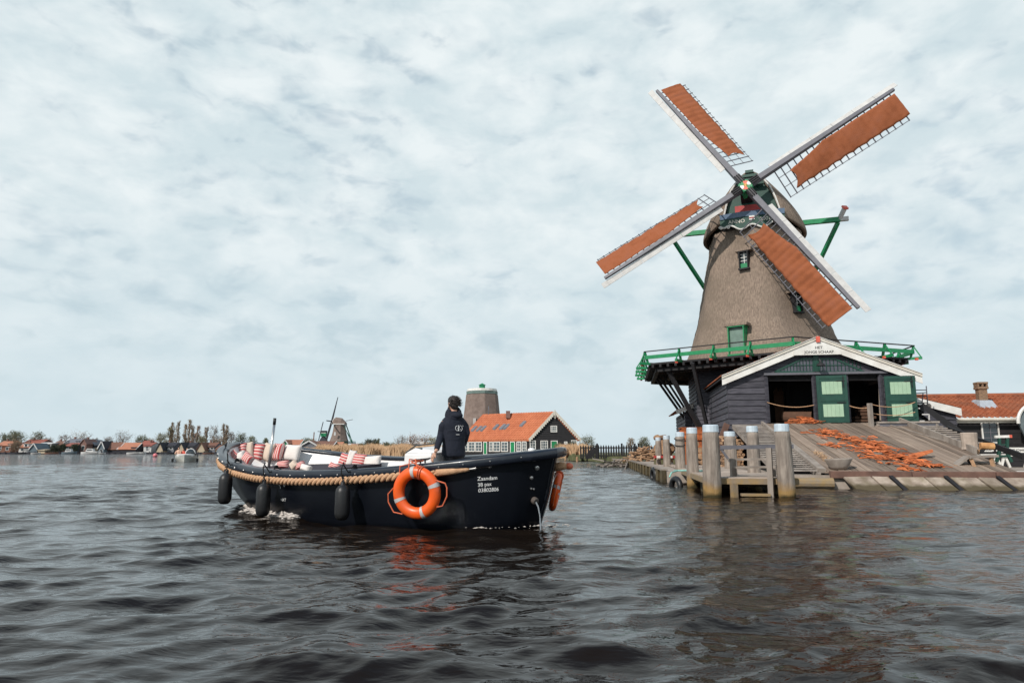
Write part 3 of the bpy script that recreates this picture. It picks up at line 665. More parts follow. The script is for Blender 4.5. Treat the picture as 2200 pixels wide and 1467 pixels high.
# ================================================================== RAMPS, QUAY, JETTY
RA0, RA1, RB0, RB1 = hb(1665, 909, -.3)[0] - .1, 3.1, -.42, -9.25; RZ0, RZ1 = zS - .06, .50
def rz(b_): return RZ0 + (RZ1 - RZ0) * (b_ - RB0) / (RB1 - RB0)
RA0 = -2.45
ramp_ = thing('timber_ramp', tuple(m(.3, -5, .4)), 'wide sloping ramp of weathered planks from the barn doors down to the quay', 'ramp')
b = MB(); a_ = RA0
while a_ < RA1 - .05:
    w_ = random.uniform(.17, .25); w_ = min(w_, RA1 - a_); dz = random.uniform(-.012, .012)
    b.hexa([m(x, bb, rz(bb) - .05 + dz + t) for t in (0, .05) for x, bb in ((a_ + .012, RB0), (a_ + w_ - .012, RB0), (a_ + w_ - .012, RB1), (a_ + .012, RB1))]); a_ += w_
b.build('ramp_planks', 'deck', ramp_)
b = MB()
for a_ in (RA0 + .1, -1, .5, 2, RA1 - .1): b.bar(m(a_, RB0, rz(RB0) - .16), m(a_, RB1 - .02, rz(RB1) - .16), .14, .18)
for bb in (-1, -3, -5): 
    for a_ in (RA0 + .1, .5, RA1 - .1): b.bar(m(a_, bb, .3), m(a_, bb, rz(bb) - .2), .16, .16)
b.build('ramp_bearers', 'tardark', ramp_)
b = MB(); b.bar(m(RA1 + .05, RB0 + .1, rz(RB0) + .10), m(RA1 + .05, -6.6, rz(-6.6) + .10), .09, .24); b.build('curb_board', 'greywood', ramp_)
b = MB(); b.bar(m(RA0 - .05, -3.2, rz(-3.2) + .03), m(RA0 - .05, RB1, rz(RB1) + .03), .20, .14); b.build('curb_board', 'greywood', ramp_)
b = MB(); b.bar(m(2.35, RB0 - .2, rz(-.6) + .03), m(3.1, -4.6, rz(-4.6) + .03), .05, .04); b.build('worn_batten', 'greywood', ramp_)
# slatted walkway
wk = thing('slatted_walkway', tuple(m(-3.3, -5, .4)), 'narrow slatted wooden walkway with open gaps beside the wide plank ramp', 'walkway')
WZ = lambda bb: rz(bb) - .02
b = MB()
for i in range(29):
    bb = -.7 - i * .30; b.box(m(-3.2 + random.uniform(-.02, .02), bb, WZ(bb) + .02), (1.35, .145, .013), (X3, unit(m(0, -1, WZ(-1)) - m(0, 0, WZ(0))), Z3))
b.build('slats', 'greywood', wk)
b = MB(); b.hexa([m(a_, bb, WZ(bb) + dz) for dz in (-.30, -.26) for a_, bb in ((-3.8, -.6), (-2.65, -.6), (-2.65, -9.2), (-3.8, -9.2))]); b.build('gap_shade_sheet', 'gap_shade', wk)  # dark sheet added under the slats as the shade in the gaps
b = MB()
for a_ in (-3.82, -2.62): b.bar(m(a_, -.5, WZ(-.5) - .09), m(a_, -9.3, WZ(-9.3) - .09), .1, .16)
b.build('stringer', 'greywood', wk)
b = MB(); b.bar(m(-3.95, -1.2, WZ(-1.2) + .1), m(-2.5, -9.1, .6), .02, .02)
b = MB(); b.bar(m(-2.58, -.5, WZ(-.5) + .09), m(-2.58, -9.2, WZ(-9.2) + .07), .1, .10); b.build('edge_board', 'greywood', wk)
b = MB(); b.tube([m(-3.95, -9.55, .16), m(-2.3, -9.55, .16)], .17, 12); b.build('floating_log', 'ochre', wk)
# quay
q = thing('quay_wall', tuple(m(8, -9.5, 0)), 'low stone quay wall topped by a rust brown beam along the ramp foot', 'quay wall')
b = MB(); a_ = -2.35
while a_ < 26:
    l_ = random.uniform(2.2, 3.2); b.box(m(a_ + l_ / 2, -9.42, .42), (l_ - .015, .22, .22), AX); a_ += l_
b.build('top_beam', 'rustbeam', q, bevel=.015)
b = MB(); a_ = -2.0; al = MB()
while a_ < 26:
    w1 = random.uniform(.62, .85)
    for kk in range(2):
        w_ = w1 * (1 if kk == 0 else .62); k_ = .28
        P = [m(a_, -9.5, .31), m(a_ + w_, -9.5, .31), m(a_ + w_ + k_, -9.98, -.12), m(a_ + k_, -9.98, -.12)]
        dn = unit(V(0, 0, .7) - Y3 * .7) * .10
        Q = [(p * .97 + sum(P) / 4 * .03) + dn * random.uniform(.8, 1.3) for p in P]
        b.hexa(P + Q); a_ += w_ + .03
    al.hexa([m(a_, -9.44, .34), m(a_ + .12, -9.44, .34), m(a_ + .40, -10.05, -.12), m(a_ + .28, -10.05, -.12), m(a_, -9.52, .42), m(a_ + .12, -9.52, .42), m(a_ + .40, -10.16, -.1), m(a_ + .28, -10.16, -.1)])
    a_ += .16
so_ = b.build('stones', 'stone', q, bevel=.02)
# moss and wet line on the stones
t = M_['stone'].node_tree; bs_ = t.nodes['Principled BSDF']; src = bs_.inputs['Base Color'].links[0].from_socket
g_ = N(t, 'ShaderNodeNewGeometry'); sx = N(t, 'ShaderNodeSeparateXYZ'); L(t, g_.outputs['Position'], sx.inputs[0])
wob = math_(t, 'MULTIPLY', noise(t, g_.outputs['Position'], 3.5, 4), .16)
wet = ramp(t, math_(t, 'ADD', sx.outputs[2], wob), [(.17, 1.), (.26, 0.)]); L(t, mixc(t, wet, src, (.085, .065, .035)), bs_.inputs['Base Color'])
al.build('retaining_stakes', 'tardark', q)
b = MB(); b.prism([m(-2.4, -9.36, .39), m(26, -9.36, .39), m(26, -9.36, -1), m(-2.4, -9.36, -1)], -Y3 * .04); b.prism([m(-4.3, -9.35, .38), m(-2.4, -9.35, .38), m(-2.4, -9.35, -1), m(-4.3, -9.35, -1)], -Y3 * .05); b.build('sheet_piling', 'algae', q)
# wooden retaining wall along the inlet
rw = thing('timber_bank_wall', tuple(m(-7.6, 6, 0)), 'low algae-stained timber bank wall running along the inlet behind the jetty', 'bank wall')
def ll(bb): return float(np.interp(bb, [-6, 0, 22, 34], [-7.12, -7.32, -8.42, -9.6]))
b = MB(); c = MB(); d = MB(); bb = -6.
while bb < 30:
    b.bar(m(ll(bb) - .03, bb, .12), m(ll(bb + 2) - .03, bb + 2, .12), .07, .60); c.bar(m(ll(bb) - .05, bb, .46), m(ll(bb + 2) - .05, bb + 2, .46), .24, .07)
    d.bar(m(ll(bb) - .12, bb, -.5), m(ll(bb) - .12, bb, .44), .16, .16); bb += 2
b.build('wall_boards', 'algae', rw); c.build('cap_board', 'greywood', rw); d.build('wall_pile', 'algae', rw)
# jetty
jt = thing('jetty', tuple(m(-5.6, -10, 0)), 'low wooden jetty with pale planks and ochre-stained edge in front of the mill', 'jetty')
b = MB(); bb = -13.75
while bb < 2:
    b.box(m(-5.45, bb, .45), (2.15, .18, .05), AX); bb += .2
b.build('deck_boards', 'jettywood', jt)
b = MB(); b.bar(m(-6.5, -13.88, .38), m(-4.3, -13.88, .38), .07, .14); b.bar(m(-6.54, -13.9, .38), m(-6.54, -6, .38), .08, .14); b.bar(m(-4.36, -13.9, .38), m(-4.36, -9.4, .38), .08, .17)
b.build('edge_beam', 'ochre', jt)
b = MB()
for bb in (-12.4, -10, -7.5): b.bar(m(-6.5, bb, .26), m(-4.4, bb, .26), .12, .16)
b.build('cross_beams', 'algae', jt)
for a_ in (-6.3, -4.5):
    for bb in (-12.4, -11, -8.2, -6.6): b = MB(); b.tube([m(a_, bb, -.8), m(a_, bb, .36)], .11, 10); b.build('pile', 'algae', jt)
b = MB(); b.bar(m(-5.75, -14.05, .06), m(-5.05, -14.05, .06), .22, .06); b.bar(m(-5.9, -14.0, -.6), m(-5.9, -14.0, .34), .14, .14); b.build('step', 'ochre', jt)
b = MB(); b.bar(m(-5.02, -14.03, -.8), m(-5.0, -13.98, 1.22), .13, .13); b.build('upright', 'greywood', jt)
PSTM = mat('post_timber', (.36, .305, .26), (.15, .12, .10), .92, 4.5, .9, 16, stretch=(1.6, 1.6, .25), spec=.12, lo=.32, hi=.62, dirt=(.20, .165, .14), dscale=2.2)
t = PSTM.node_tree; bs_ = t.nodes['Principled BSDF']; src = bs_.inputs['Base Color'].links[0].from_socket
g_ = N(t, 'ShaderNodeNewGeometry'); sx = N(t, 'ShaderNodeSeparateXYZ'); L(t, g_.outputs['Position'], sx.inputs[0])
wob = math_(t, 'MULTIPLY', noise(t, g_.outputs['Position'], 2.2, 4), .5)
hgt = math_(t, 'ADD', sx.outputs[2], wob)
c1 = mixc(t, ramp(t, math_(t, 'MULTIPLY', hgt, .5), [(.23, .75), (.33, 0.)]), src, (.36, .21, .06))
c1 = mixc(t, ramp(t, math_(t, 'MULTIPLY', hgt, .5), [(.14, 1.), (.20, 0.)]), c1, (.055, .045, .022))
L(t, c1, bs_.inputs['Base Color'])
def post(a_, bb, r_, top, lab, lean=(0, 0), n=14):
    o = thing('mooring_post', tuple(m(a_, bb, 0)), lab, 'mooring post', 'tall grey mooring posts with zinc caps along the jetty')
    b = MB(); rings = []
    for z in np.linspace(-.9, top - .16, 16):
        f = max(0, (z - .9) / (top - .9)); rr = r_ * (1 - .14 * f)
        rings.append([m(a_ + lean[0] * z + rr * math.cos(t) * (1 + .05 * math.sin(3 * t + a_ * 5) + .02 * math.sin(z * 6 + 2 * t)), bb + lean[1] * z + rr * math.sin(t), z) for t in np.linspace(0, 2 * math.pi, n + 1)[:-1]])
    b.loft(rings, cap=True); b.build('post_shaft', PSTM, o, smooth=True)
    b = MB(); rings = [[m(a_ + lean[0] * top + rr * math.cos(t), bb + lean[1] * top + rr * math.sin(t), z) for t in np.linspace(0, 2 * math.pi, n + 1)[:-1]] for z, rr in ((top - .17, r_ * .90), (top - .01, r_ * .88), (top + .015, r_ * .80))]
    b.loft(rings, cap=True); b.build('post_cap', 'zinc', o)
    return o
for a_, bb, r_, tp, lab in ((-6.44, -14.1, .225, 1.79, 'thickest pale post at the near left corner of the jetty'), (-4.66, -14.1, .205, 1.80, 'thick grey post at the near right corner of the jetty, before the walkway'),
        (-6.48, -9.5, .19, 1.87, 'second post back on the water side of the jetty'), (-6.45, -4.2, .20, 1.87, 'third post back on the water side of the jetty, with dark rope marks'),
        (-6.6, 2.0, .18, 1.87, 'fourth post back on the water side, one of a close pair'), (-6.75, 7.1, .18, 1.87, 'farthest slim post on the water side by the log stack'),
        (-4.62, -4.7, .24, 1.87, 'post with a broad foot beside the barn corner at the back of the jetty'), (-4.65, -9.7, .20, 1.9, 'middle post on the land side of the jetty before the walkway')):
    post(a_, bb, r_, tp, lab, (random.uniform(-.02, .02), random.uniform(-.02, .02)))
b = MB(); 
for z in (1.62, 1.38): b.tube([m(-6.45 + .205 * math.cos(t), -4.2 + .205 * math.sin(t), z + .04 * math.sin(t)) for t in np.linspace(0, 2 * math.pi, 18)], .016, 5)
b.build('mooring_rope', 'blackrope', cat='rope', label='dark rope turned twice around the third post of the jetty')
# bench and rail on the jetty
bn_ = thing('jetty_bench', tuple(m(-5.1, -12.6, .45)), 'grey slatted bench with a dark top rail standing on the jetty', 'bench')
b = MB(); b.bar(m(-5.95, -12.2, 1.24), m(-4.0, -12.2, 1.27), .09, .11); b.bar(m(-5.95, -12.2, 1.22), m(-5.6, -12.2, .70), .06, .06); b.build('top_rail', 'pole', bn_)
b = MB(); b.bar(m(-5.85, -12.9, .92), m(-4.75, -12.9, .93), .28, .05); b.build('shelf_board', 'greywood', bn_)
b = MB(); b.bar(m(-5.75, -13.3, .72), m(-4.25, -13.3, .74), .32, .05); b.build('seat', 'greywood', bn_)
for a_ in (-5.75, -4.75): b = MB(); b.bar(m(a_, -13.0, .475), m(a_, -13.0, .90), .10, .14); b.build('leg', 'greywood', bn_)
b = MB(); b.bar(m(-4.6, -13.2, .475), m(-4.6, -13.2, .72), .12, .12); b.bar(m(-5.6, -12.3, .475), m(-5.6, -12.3, 1.2), .09, .09); b.build('leg', 'greywood', bn_)
# tyres hanging at the bank
def tyre(p, ax, lab):
    b = MB(); rings = []
    e = unit(np.cross(ax, Z3))
    for i in range(24):
        t = 2 * math.pi * i / 24; c = np.asarray(p) + (e * math.cos(t) + Z3 * math.sin(t)) * .27; o_ = e * math.cos(t) + Z3 * math.sin(t)
        rings.append([c + o_ * .10 * math.cos(u) * (1 if math.cos(u) > 0 else .9) + np.asarray(ax) * .095 * math.sin(u) for u in np.linspace(0, 2 * math.pi, 11)[:-1]])
    b.loft(rings + [rings[0]]); b.build('tyre_fender', 'rubber', cat='tyre', label=lab, smooth=True, group='old tyres hung along the jetty')
tyre(m(-7.42, -2.4, .12), unit(m(-1, -.25, 0) - m(0, 0, 0)), 'dark tyre hung on the bank wall, farther from the jetty front')
tyre(m(-7.0, -9.2, -.02), unit(m(-1, -.5, 0) - m(0, 0, 0)), 'grey tyre hung under the green rope at the jetty edge')
b = MB(); b.tube([m(-7.0, -8.6, .50), m(-6.6, -8.4, .50), m(-6.0, -8.7, .50), m(-6.3, -8.95, .51), m(-6.9, -8.8, .50), m(-7.12, -9.1, .45), m(-7.2, -9.2, .30)], .025, 6); b.build('mooring_line', mat('turquoise_rope', (.30, .62, .55), None, .8), cat='rope', label='pale turquoise rope coiled on the jetty edge')
# wood lying around
def logpile(name, c, size, n, r, mt, lab, cat, ax=None, ends=True, seed=1):
    rg = random.Random(seed); b = MB(); nx = max(1, int(size[0] / (2 * r))); k = 0; row = 0
    while k < n:
        cnt = max(1, nx - row % 2)
        for i in range(cnt):
            a_ = c[0] + (i - cnt / 2 + .5) * 2 * r + rg.uniform(-.2, .2) * r; z = c[2] + r + row * r * 1.75; rr = r * rg.uniform(.75, 1.05)
            l_ = size[1] * rg.uniform(.8, 1.1); yaw = rg.uniform(-.12, .12)
            b.tube([m(a_ - l_ / 2 * math.sin(yaw), c[1] - l_ / 2, z), m(a_ + l_ / 2 * math.sin(yaw), c[1] + l_ / 2, z)], rr, 9); k += 1
            if k >= n: break
        row += 1
        if row > 40: break
    return b.build(name, mt, cat=cat, label=lab)
logpile('firewood_stack', (-4.1, -1.6, .42), (1.1, .6), 70, .07, 'log', 'stack of split firewood under the left corner of the barn', 'firewood stack')
logpile('log_stack', (-6.3, 10.5, .42), (1.5, 1.6), 12, .19, 'log', 'stack of thick sawn logs on supports by the picket fence', 'log stack', seed=4)
b = MB(); b.tube([m(-6.6, 8.7, 1.28), m(-5.9, 11.2, 1.28)], .36, 16); b.build('log', 'log', cat='log', label='thickest sawn log showing its round end by the picket fence')
b = MB(); rg = random.Random(5)
for i in range(170):
    a_ = rg.gauss(-7.1, .75); bb = rg.gauss(18.5, .7); h = max(0, 1.0 - ((a_ + 7.1) / 1.5) ** 2 - ((bb - 18.5) / 1.5) ** 2) * rg.random(); t = rg.uniform(0, 3.14); l_ = rg.uniform(.2, .6)
    b.tube([m(a_, bb, .45 + h), m(a_ + l_ * math.cos(t), bb + l_ * math.sin(t), .45 + h * rg.uniform(.7, 1.1) + .03)], rg.uniform(.03, .09), 6)
b.build('wood_heap', 'log', cat='wood heap', label='loose heap of split wood and branches on the grassy bank by the fence')
for i, (a_, lab) in enumerate(((-6.8, 'left red and white block trestle below the sawn logs'), (-6.15, 'right red and white block trestle below the sawn logs'))):
    tr_ = thing('trestle', tuple(m(a_, 6.6, .42)), lab, 'trestle', 'red and white trestles by the logs'); b = MB(); b.box(m(a_, 6.6, .82), (.5, .25, .14), AX); b.build('trestle_top', 'red', tr_)
    b = MB(); b.box(m(a_, 6.46, .82), (.2, .03, .12), AX); b.build('white_mark', 'white', tr_)
    for s_ in (-.15, .15): b = MB(); b.bar(m(a_ + s_ * 1.4, 6.6, .42), m(a_ + s_, 6.6, .76), .08, .1); b.build('leg', 'grassbank', tr_)
# timber leaning and lying beside the barn
b = MB()
for i in range(7): b.bar(m(-4.9 + .1 * i, -.5 + .35 * i, .42), m(-4.05 + .04 * i, -.3 + .35 * i, 2.35), .04, .26)
b.build('leaning_boards', 'rustbeam', cat='boards', label='red-brown boards leaning against the left barn corner')
logpile('timber_logs', (-4.9, 3.5, .42), (1.1, 2.0), 9, .17, 'log', 'brown logs stacked on the ground behind the jetty posts', 'log stack', seed=9)
b = MB()
for i in range(10): b.box(m(-5.0, 6.8, 1.75 + .07 * i), (1.2 - .06 * (i % 3), 1.6, .05), AX)
b.box(m(-5.0, 6.8, 1.05), (1.0, 1.4, 1.28), AX); b.build('timber_pile', 'bark', cat='timber pile', label='orange-red sawn timber pile behind the tall jetty posts')
# bark pieces scattered down the ramp
def on_ramp(px, py):
    r = ray(px, py); n_ = np.cross(X3, m(0, RB1, RZ1) - m(0, RB0, RZ0)); c = m(0, RB0, RZ0); t = ((c - V(0, 0, CAMH)) @ n_) / (r @ n_); return r * t + V(0, 0, CAMH)
sl_ = unit(m(0, RB1, RZ1) - m(0, RB0, RZ0)); rg = random.Random(11); b = MB()
path = [(1760, 924), (1790, 936), (1840, 950), (1880, 962), (1915, 975), (1955, 990), (2010, 1006)]
def chip(P, l_, w_, yaw, z):
    e = X3 * math.cos(yaw) + sl_ * math.sin(yaw); f = -X3 * math.sin(yaw) + sl_ * math.cos(yaw); up = unit(np.cross(X3, sl_)); up = up if up[2] > 0 else -up
    c = P + up * (.012 + z); k = rg.uniform(.0, .05); tlt = up * rg.uniform(-.3, .3) * w_
    b.add([c - e * l_ / 2 - f * w_ / 2 - tlt, c - f * w_ * .6 + up * k - tlt, c + e * l_ / 2 - f * w_ * .2, c + e * l_ / 2 + f * w_ * .3, c + f * w_ * .6 + up * k + tlt, c - e * l_ / 2 + f * w_ / 2 + tlt] + [x for x in []], [(0, 1, 4, 5), (1, 2, 3, 4)])
for i in range(330):
    t = rg.random() ** .8 * (len(path) - 1); k = min(int(t), len(path) - 2); f = t - k; px = path[k][0] * (1 - f) + path[k + 1][0] * f; py = path[k][1] * (1 - f) + path[k + 1][1] * f
    wd = 4 + 9 * math.sin(math.pi * min(1, t / (len(path) - 1) * 1.05)); dy = rg.gauss(0, wd * .45); dx = rg.gauss(0, 10)
    if rg.random() < .22: dy += 10 * (t > 1.2); dx -= 34
    P = on_ramp(px + dx, min(py + dy, 1012)); chip(P, rg.uniform(.12, .55), rg.uniform(.03, .085), rg.gauss(.75, .6), rg.random() ** 2 * .10)
for i in range(70): P = on_ramp(rg.gauss(1730, 15), rg.uniform(903, 911)) ; chip(P, rg.uniform(.15, .5), rg.uniform(.04, .1), rg.gauss(0, .5), rg.random() ** 2 * .12)
ck = b.build('bark_chips', 'bark', cat='bark', label='orange bark strips scattered down the plank ramp', kind='stuff'); sd = ck.modifiers.new('t', 'SOLIDIFY'); sd.thickness = .018
P = on_ramp(1975, 985); b = MB(); b.prism([P + Z3 * .02 - X3 * .5, P + Z3 * .05 - X3 * .1 + sl_ * .12, P + Z3 * .22 + X3 * .45, P + Z3 * .24 + X3 * .5 - sl_ * .18, P + Z3 * .10 - X3 * .1 - sl_ * .22], Z3 * .03); b.build('bark_slab', 'bark', cat='bark', label='largest orange bark slab tilted on the lower right of the ramp')
# trough at the foot of the ramp
P = on_ramp(1803, 1008); tb = MB(); rings = []
for z, r_ in ((.0, .20), (.10, .27), (.30, .36), (.34, .37), (.33, .34), (.12, .24)): rings.append([P + X3 * r_ * 1.15 * math.cos(t) + Y3 * r_ * math.sin(t) * .8 + Z3 * (z + .02 * math.cos(t)) for t in np.linspace(0, 2 * math.pi, 19)[:-1]])
tb.loft(rings, cap=True); tb.build('trough', 'greywood', cat='trough', label='round grey wooden trough at the foot of the ramp beside the walkway', smooth=True)
b = MB()
for i in range(120): t_ = rg.uniform(0, 1); P2_ = on_ramp(1752 + 38 * t_, 972 + 26 * t_); b.bar(P2_ + V(rg.gauss(0, .06), rg.gauss(0, .08), 0), P2_ + V(rg.gauss(0, .12), rg.gauss(0, .1), rg.uniform(.03, .14)), .012, .004)
b.build('dry_grass', 'reed', kind='stuff')
# grey post and small landing under the right door leaf
ld = thing('door_landing', tuple(m(3, -.8, 1.8)), 'small timber landing on short posts under the right green door', 'landing')
b = MB(); mbx(b, 1.95, 4.35, -1.25, -.36, zS - .10, zS - .03); b.build('landing_deck', 'greywood', ld)
b = MB(); mbx(b, 2.0, 4.3, -1.2, -1.12, zS - .30, zS - .11); b.build('landing_beam', 'pole', ld)
for a_ in (2.0, 3.15, 4.25): b = MB(); b.bar(m(a_, -1.15, rz(-1.15) - (0 if a_ < 3 else 1.2)), m(a_, -1.15, zS - .12), .12, .12); b.build('post', 'greywood', ld)
A_, z_ = hb(1868, 866, -1.3); b = MB(); b.bar(m(A_, -1.3, rz(-1.3) - .02), m(A_, -1.3, z_), .15, .15); b.build('rope_post', 'greywood', cat='post', label='grey square post holding the ropes on the ramp by the right door')
st_ = thing('side_steps', tuple(m(4, -3, .6)), 'grey wooden steps going down to the right beside the ramp', 'steps')
for i in range(11): b = MB(); bb = -1.5 - i * .42; b.box(m(3.75, bb, rz(bb) + .02), (1.1 - .04 * i, .30, .05), AX); b.build('tread', 'greywood', st_)
b = MB(); b.bar(m(4.6, -1.3, rz(-1.3) - .1), m(4.6, -6.6, rz(-6.6) - .1), .08, .2); b.build('stringer', 'tardark', st_)
# ================================================================== LEAN-TO BEHIND, LEFT
ln = thing('lean_to_shed', tuple(m(-3, 13, .4)), 'low black lean-to shed with brown tiled roof behind the stage struts', 'shed')
def wallbox(th_, a0, a1, b0, b1, z0, z1, mt='tar', bh=.22):
    b = MB(); boards(b, m(a0, b0, 0), m(a1, b0, 0), z0, z1, -MY, bh); boards(b, m(a0, b0, 0), m(a0, b1, 0), z0, z1, -MX, bh); boards(b, m(a1, b0, 0), m(a1, b1, 0), z0, z1, MX, bh)
    mbx(b, a0 + .01, a1 - .01, b0 + .01, b1, z0, z1); return b.build('wall', mt, th_)
wallbox(ln, -5.0, -.5, 9.7, 17, .41, 3.45)
b = MB(); pantiles(b, m(-5.5, 9.4, 3.5), m(-5.5, 17.2, 3.5), m(-.5, 17.2, 5.4), m(-.5, 9.4, 5.4), .28, .36); b.build('roof', 'tiles', ln)
b = MB(); b.bar(m(-5.55, 9.35, 3.40), m(-.5, 9.35, 5.3), .05, .24); b.build('bargeboard', 'white', ln)
wallbox(ln, -4.6, aL - .03, 9.0, 9.68, .41, 3.2)
# ================================================================== RIGHT-HAND BUILDINGS
sh = thing('black_shed', tuple(m(6, 2, .4)), 'small black boarded shed with a white sloping bargeboard between barn and tiled house', 'shed')
BB = 2.2
s0, sz0 = hb(1960, 856, BB); s1, sz1 = hb(2060, 880, BB); w0, _ = hb(1968, 900, BB); w1, _ = hb(2054, 900, BB)
def sps(z, zt):
    f = lambda a: (a - w0) / (w1 - w0)
    def lim(q_): return 1. if q_ <= sz1 - .25 else max(0., min(1., f(np.interp(-q_, [-sz0 + .2, -sz1 + .25], [s0, s1]))))
    return [(0, lim(z), 0, lim(zt))]
b = MB(); boards(b, m(w0, BB, 0), m(w1, BB, 0), .41, sz0 - .2, -MY, .24, span=sps); boards(b, m(w1, BB, 0), m(w1, BB + 6, 0), .41, sz1 - .3, MX, .24); mbx(b, w0, w1 - .05, BB + .05, BB + 6, .41, sz1 - .3); b.build('wall', 'tar', sh)
b = MB(); b.prism([m(s0, BB - .2, sz0 + .05), m(s1, BB - .2, sz1 + .05), m(s1, BB - .2, sz1 - .30), m(s0, BB - .2, sz0 - .25)], -Y3 * .05); b.build('bargeboard', 'white', sh)
b = MB(); pantiles(b, m(s1 + .02, BB - .2, sz1 + .03), m(s1 + .02, BB + 6, sz1 + .03), m(s0, BB + 6, sz0 + .03), m(s0, BB - .2, sz0 + .03), .27, .33); b.build('roof', 'tiles', sh)
# outside stair with black stringer and thin rails
sr = thing('outside_stair', tuple(m(6, 0, .5)), 'black timber stair sloping down to the right in front of the black shed', 'stair')
B2 = .6
pA, pB = hp(1978, 872, B2), hp(2115, 968, B2)
b = MB(); b.bar(pA, pB, .08, .34); b.bar(pA + Y3 * .9, pB + Y3 * .9, .08, .34); b.build('stringer', 'tardark', sr)
b = MB(); 
for i in range(1, 12): P = pA * (1 - i / 12) + pB * (i / 12) + Y3 * .45; b.box(P, (.28, .86, .05), AX)
b.build('treads', 'tardark', sr)
b = MB(); b.bar(hp(1985, 887, B2 - .1), hp(2098, 975, B2 - .1), .06, .2); b.build('lower_rail', 'tar', sr)
rl_ = thing('stair_railing', tuple(hp(1975, 870, 1.)), 'thin dark metal railing frame beside the right green door', 'railing')
b = MB()
for x0, y0, x1, y1 in ((1960, 838, 1990, 837.5), (1960, 850, 1992, 851), (1967, 845, 1990, 843), (1960, 866, 1994, 865)): b.bar(hp(x0, y0, 1.), hp(x1, y1, 1.), .035, .035)
b.build('rails', 'tardark', rl_)
b = MB()
for x0, y0, x1, y1 in ((1967, 845, 1968, 880), (1990, 829, 1993, 870), (1983, 845, 1981, 866)): b.bar(hp(x0, y0, 1.), hp(x1, y1, 1.), .035, .035)
b.build('rail_post', 'pole', rl_)
b = MB()
for x0, y0, x1, y1 in ((1981, 890, 1996, 890), (1995.5, 890, 1996, 902), (1967, 904, 1986, 904), (1985, 917, 1998, 917), (1997, 911, 1998, 925), (1966, 877, 1976, 877)): b.bar(hp(x0, y0, -.2), hp(x1, y1, -.2), .05, .05)
b.build('white_rails', 'windboard', cat='railing', label='short white metal rails below the right green door')
b = MB(); b.ball(hp(1995, 872, .9), .12, 8, 6); b.build('yard_lamp', 'jettywood', cat='lamp', label='small round cream lamp on the railing beside the black shed')
# tiled house on the right
hs = thing('tiled_house', tuple(m(12, 6, .4)), 'black wooden house with bright orange pantile roof and brick chimney beyond the mill yard', 'house')
HB = 3.6
_, zg = hb(2120, 898, HB - .3)
h0, _ = hb(2052, 930, HB); ge0, _ = hb(2050, 900, HB)
h1 = h0 + 12
_, zr = hb(2105, 851, HB + 3.4)
b = MB(); boards(b, m(h0, HB, 0), m(h1, HB, 0), .41, zg, -MY, .26, th=.02); mbx(b, h0, h1, HB + .01, HB + 6.5, .41, zg - .05); b.build('wall', 'tardark', hs)
b = MB(); pantiles(b, m(h0 - 2.6, HB - .35, zg), m(h1, HB - .35, zg), m(h1, HB + 3.4, zr), m(h0 - 2.6, HB + 3.4, zr), .235, .30, amp=.035); rf = b.build('roof', 'tiles', hs)
b = MB(); b.tube([m(h0 - 2.6, HB + 3.4, zr + .03), m(h1, HB + 3.4, zr + .03)], .12, 8); b.build('ridge_tiles', 'tiles', rf)
b = MB(); b.tube([m(h0 - 2.6, HB - .42, zg - .06), m(h1 , HB - .42, zg - .06)], .075, 8); b.build('gutter', 'cream', hs)
b = MB(); mbx(b, h0 - 2.6, h1, HB - .36, HB - .3, zg - .22, zg - .08); b.build('fascia_board', 'cream', hs)
cx_, cz_ = hb(2111, 866, HB + 1.9); _, ct = hb(2111, 821, HB + 1.9)
b = MB(); mbx(b, cx_ - .20, cx_ + .20, HB + 1.72, HB + 2.10, cz_ - .4, ct - .34); mbx(b, cx_ - .25, cx_ + .25, HB + 1.66, HB + 2.15, ct - .36, ct - .24)
for a_ in (-.2, 0, .2): mbx(b, cx_ + a_ - .04, cx_ + a_ + .04, HB + 1.68, HB + 2.13, ct - .24, ct - .1)
mbx(b, cx_ - .25, cx_ + .25, HB + 1.66, HB + 2.15, ct - .1, ct); ch = b.build('chimney', 'brick', rf, bevel=.02)
b = MB(); b.hexa([m(cx_ - .42, HB + 1.3, cz_ - .28), m(cx_ + .42, HB + 1.3, cz_ - .28), m(cx_ + .36, HB + 2.3, cz_ + .1), m(cx_ - .36, HB + 2.3, cz_ + .1), m(cx_ - .28, HB + 1.55, cz_ + .12), m(cx_ + .28, HB + 1.55, cz_ + .12), m(cx_ + .28, HB + 2.2, cz_ + .2), m(cx_ - .28, HB + 2.2, cz_ + .2)]); b.build('chimney_flashing', 'lead', hs)
# bell-shaped front gable at the frame edge
gc, gz = hb(2232, 905, HB - .9); b = MB(); R_ = hb(2232, 905, HB - .9)[0] - hb(2187, 905, HB - .9)[0]
arc = [(gc + R_ * math.cos(t), gz + R_ * 1.0 * math.sin(t)) for t in np.linspace(0, math.pi, 19)]
b.prism([m(a, HB - .9, z) for a, z in arc], Y3 * .12); b.prism([m(gc - R_ * 1.0, HB - .9, gz), m(gc + R_, HB - .9, gz), m(gc + R_ * .55, HB - .9, gz - 1.1), m(gc - R_ * .55, HB - .9, gz - 1.1)], Y3 * .12)
gb = b.build('bell_gable', mat('slate_blue_boards', (.13, .16, .17), None, .6), hs)
b = MB(); b.tube([m(a, HB - .95, z) for a, z in [(gc + R_ * 1.02 * math.cos(t), gz - .05 + R_ * 1.02 * math.sin(t)) for t in np.linspace(-.05, math.pi + .05, 24)]], .075, 6); b.build('white_edge', 'white', gb)
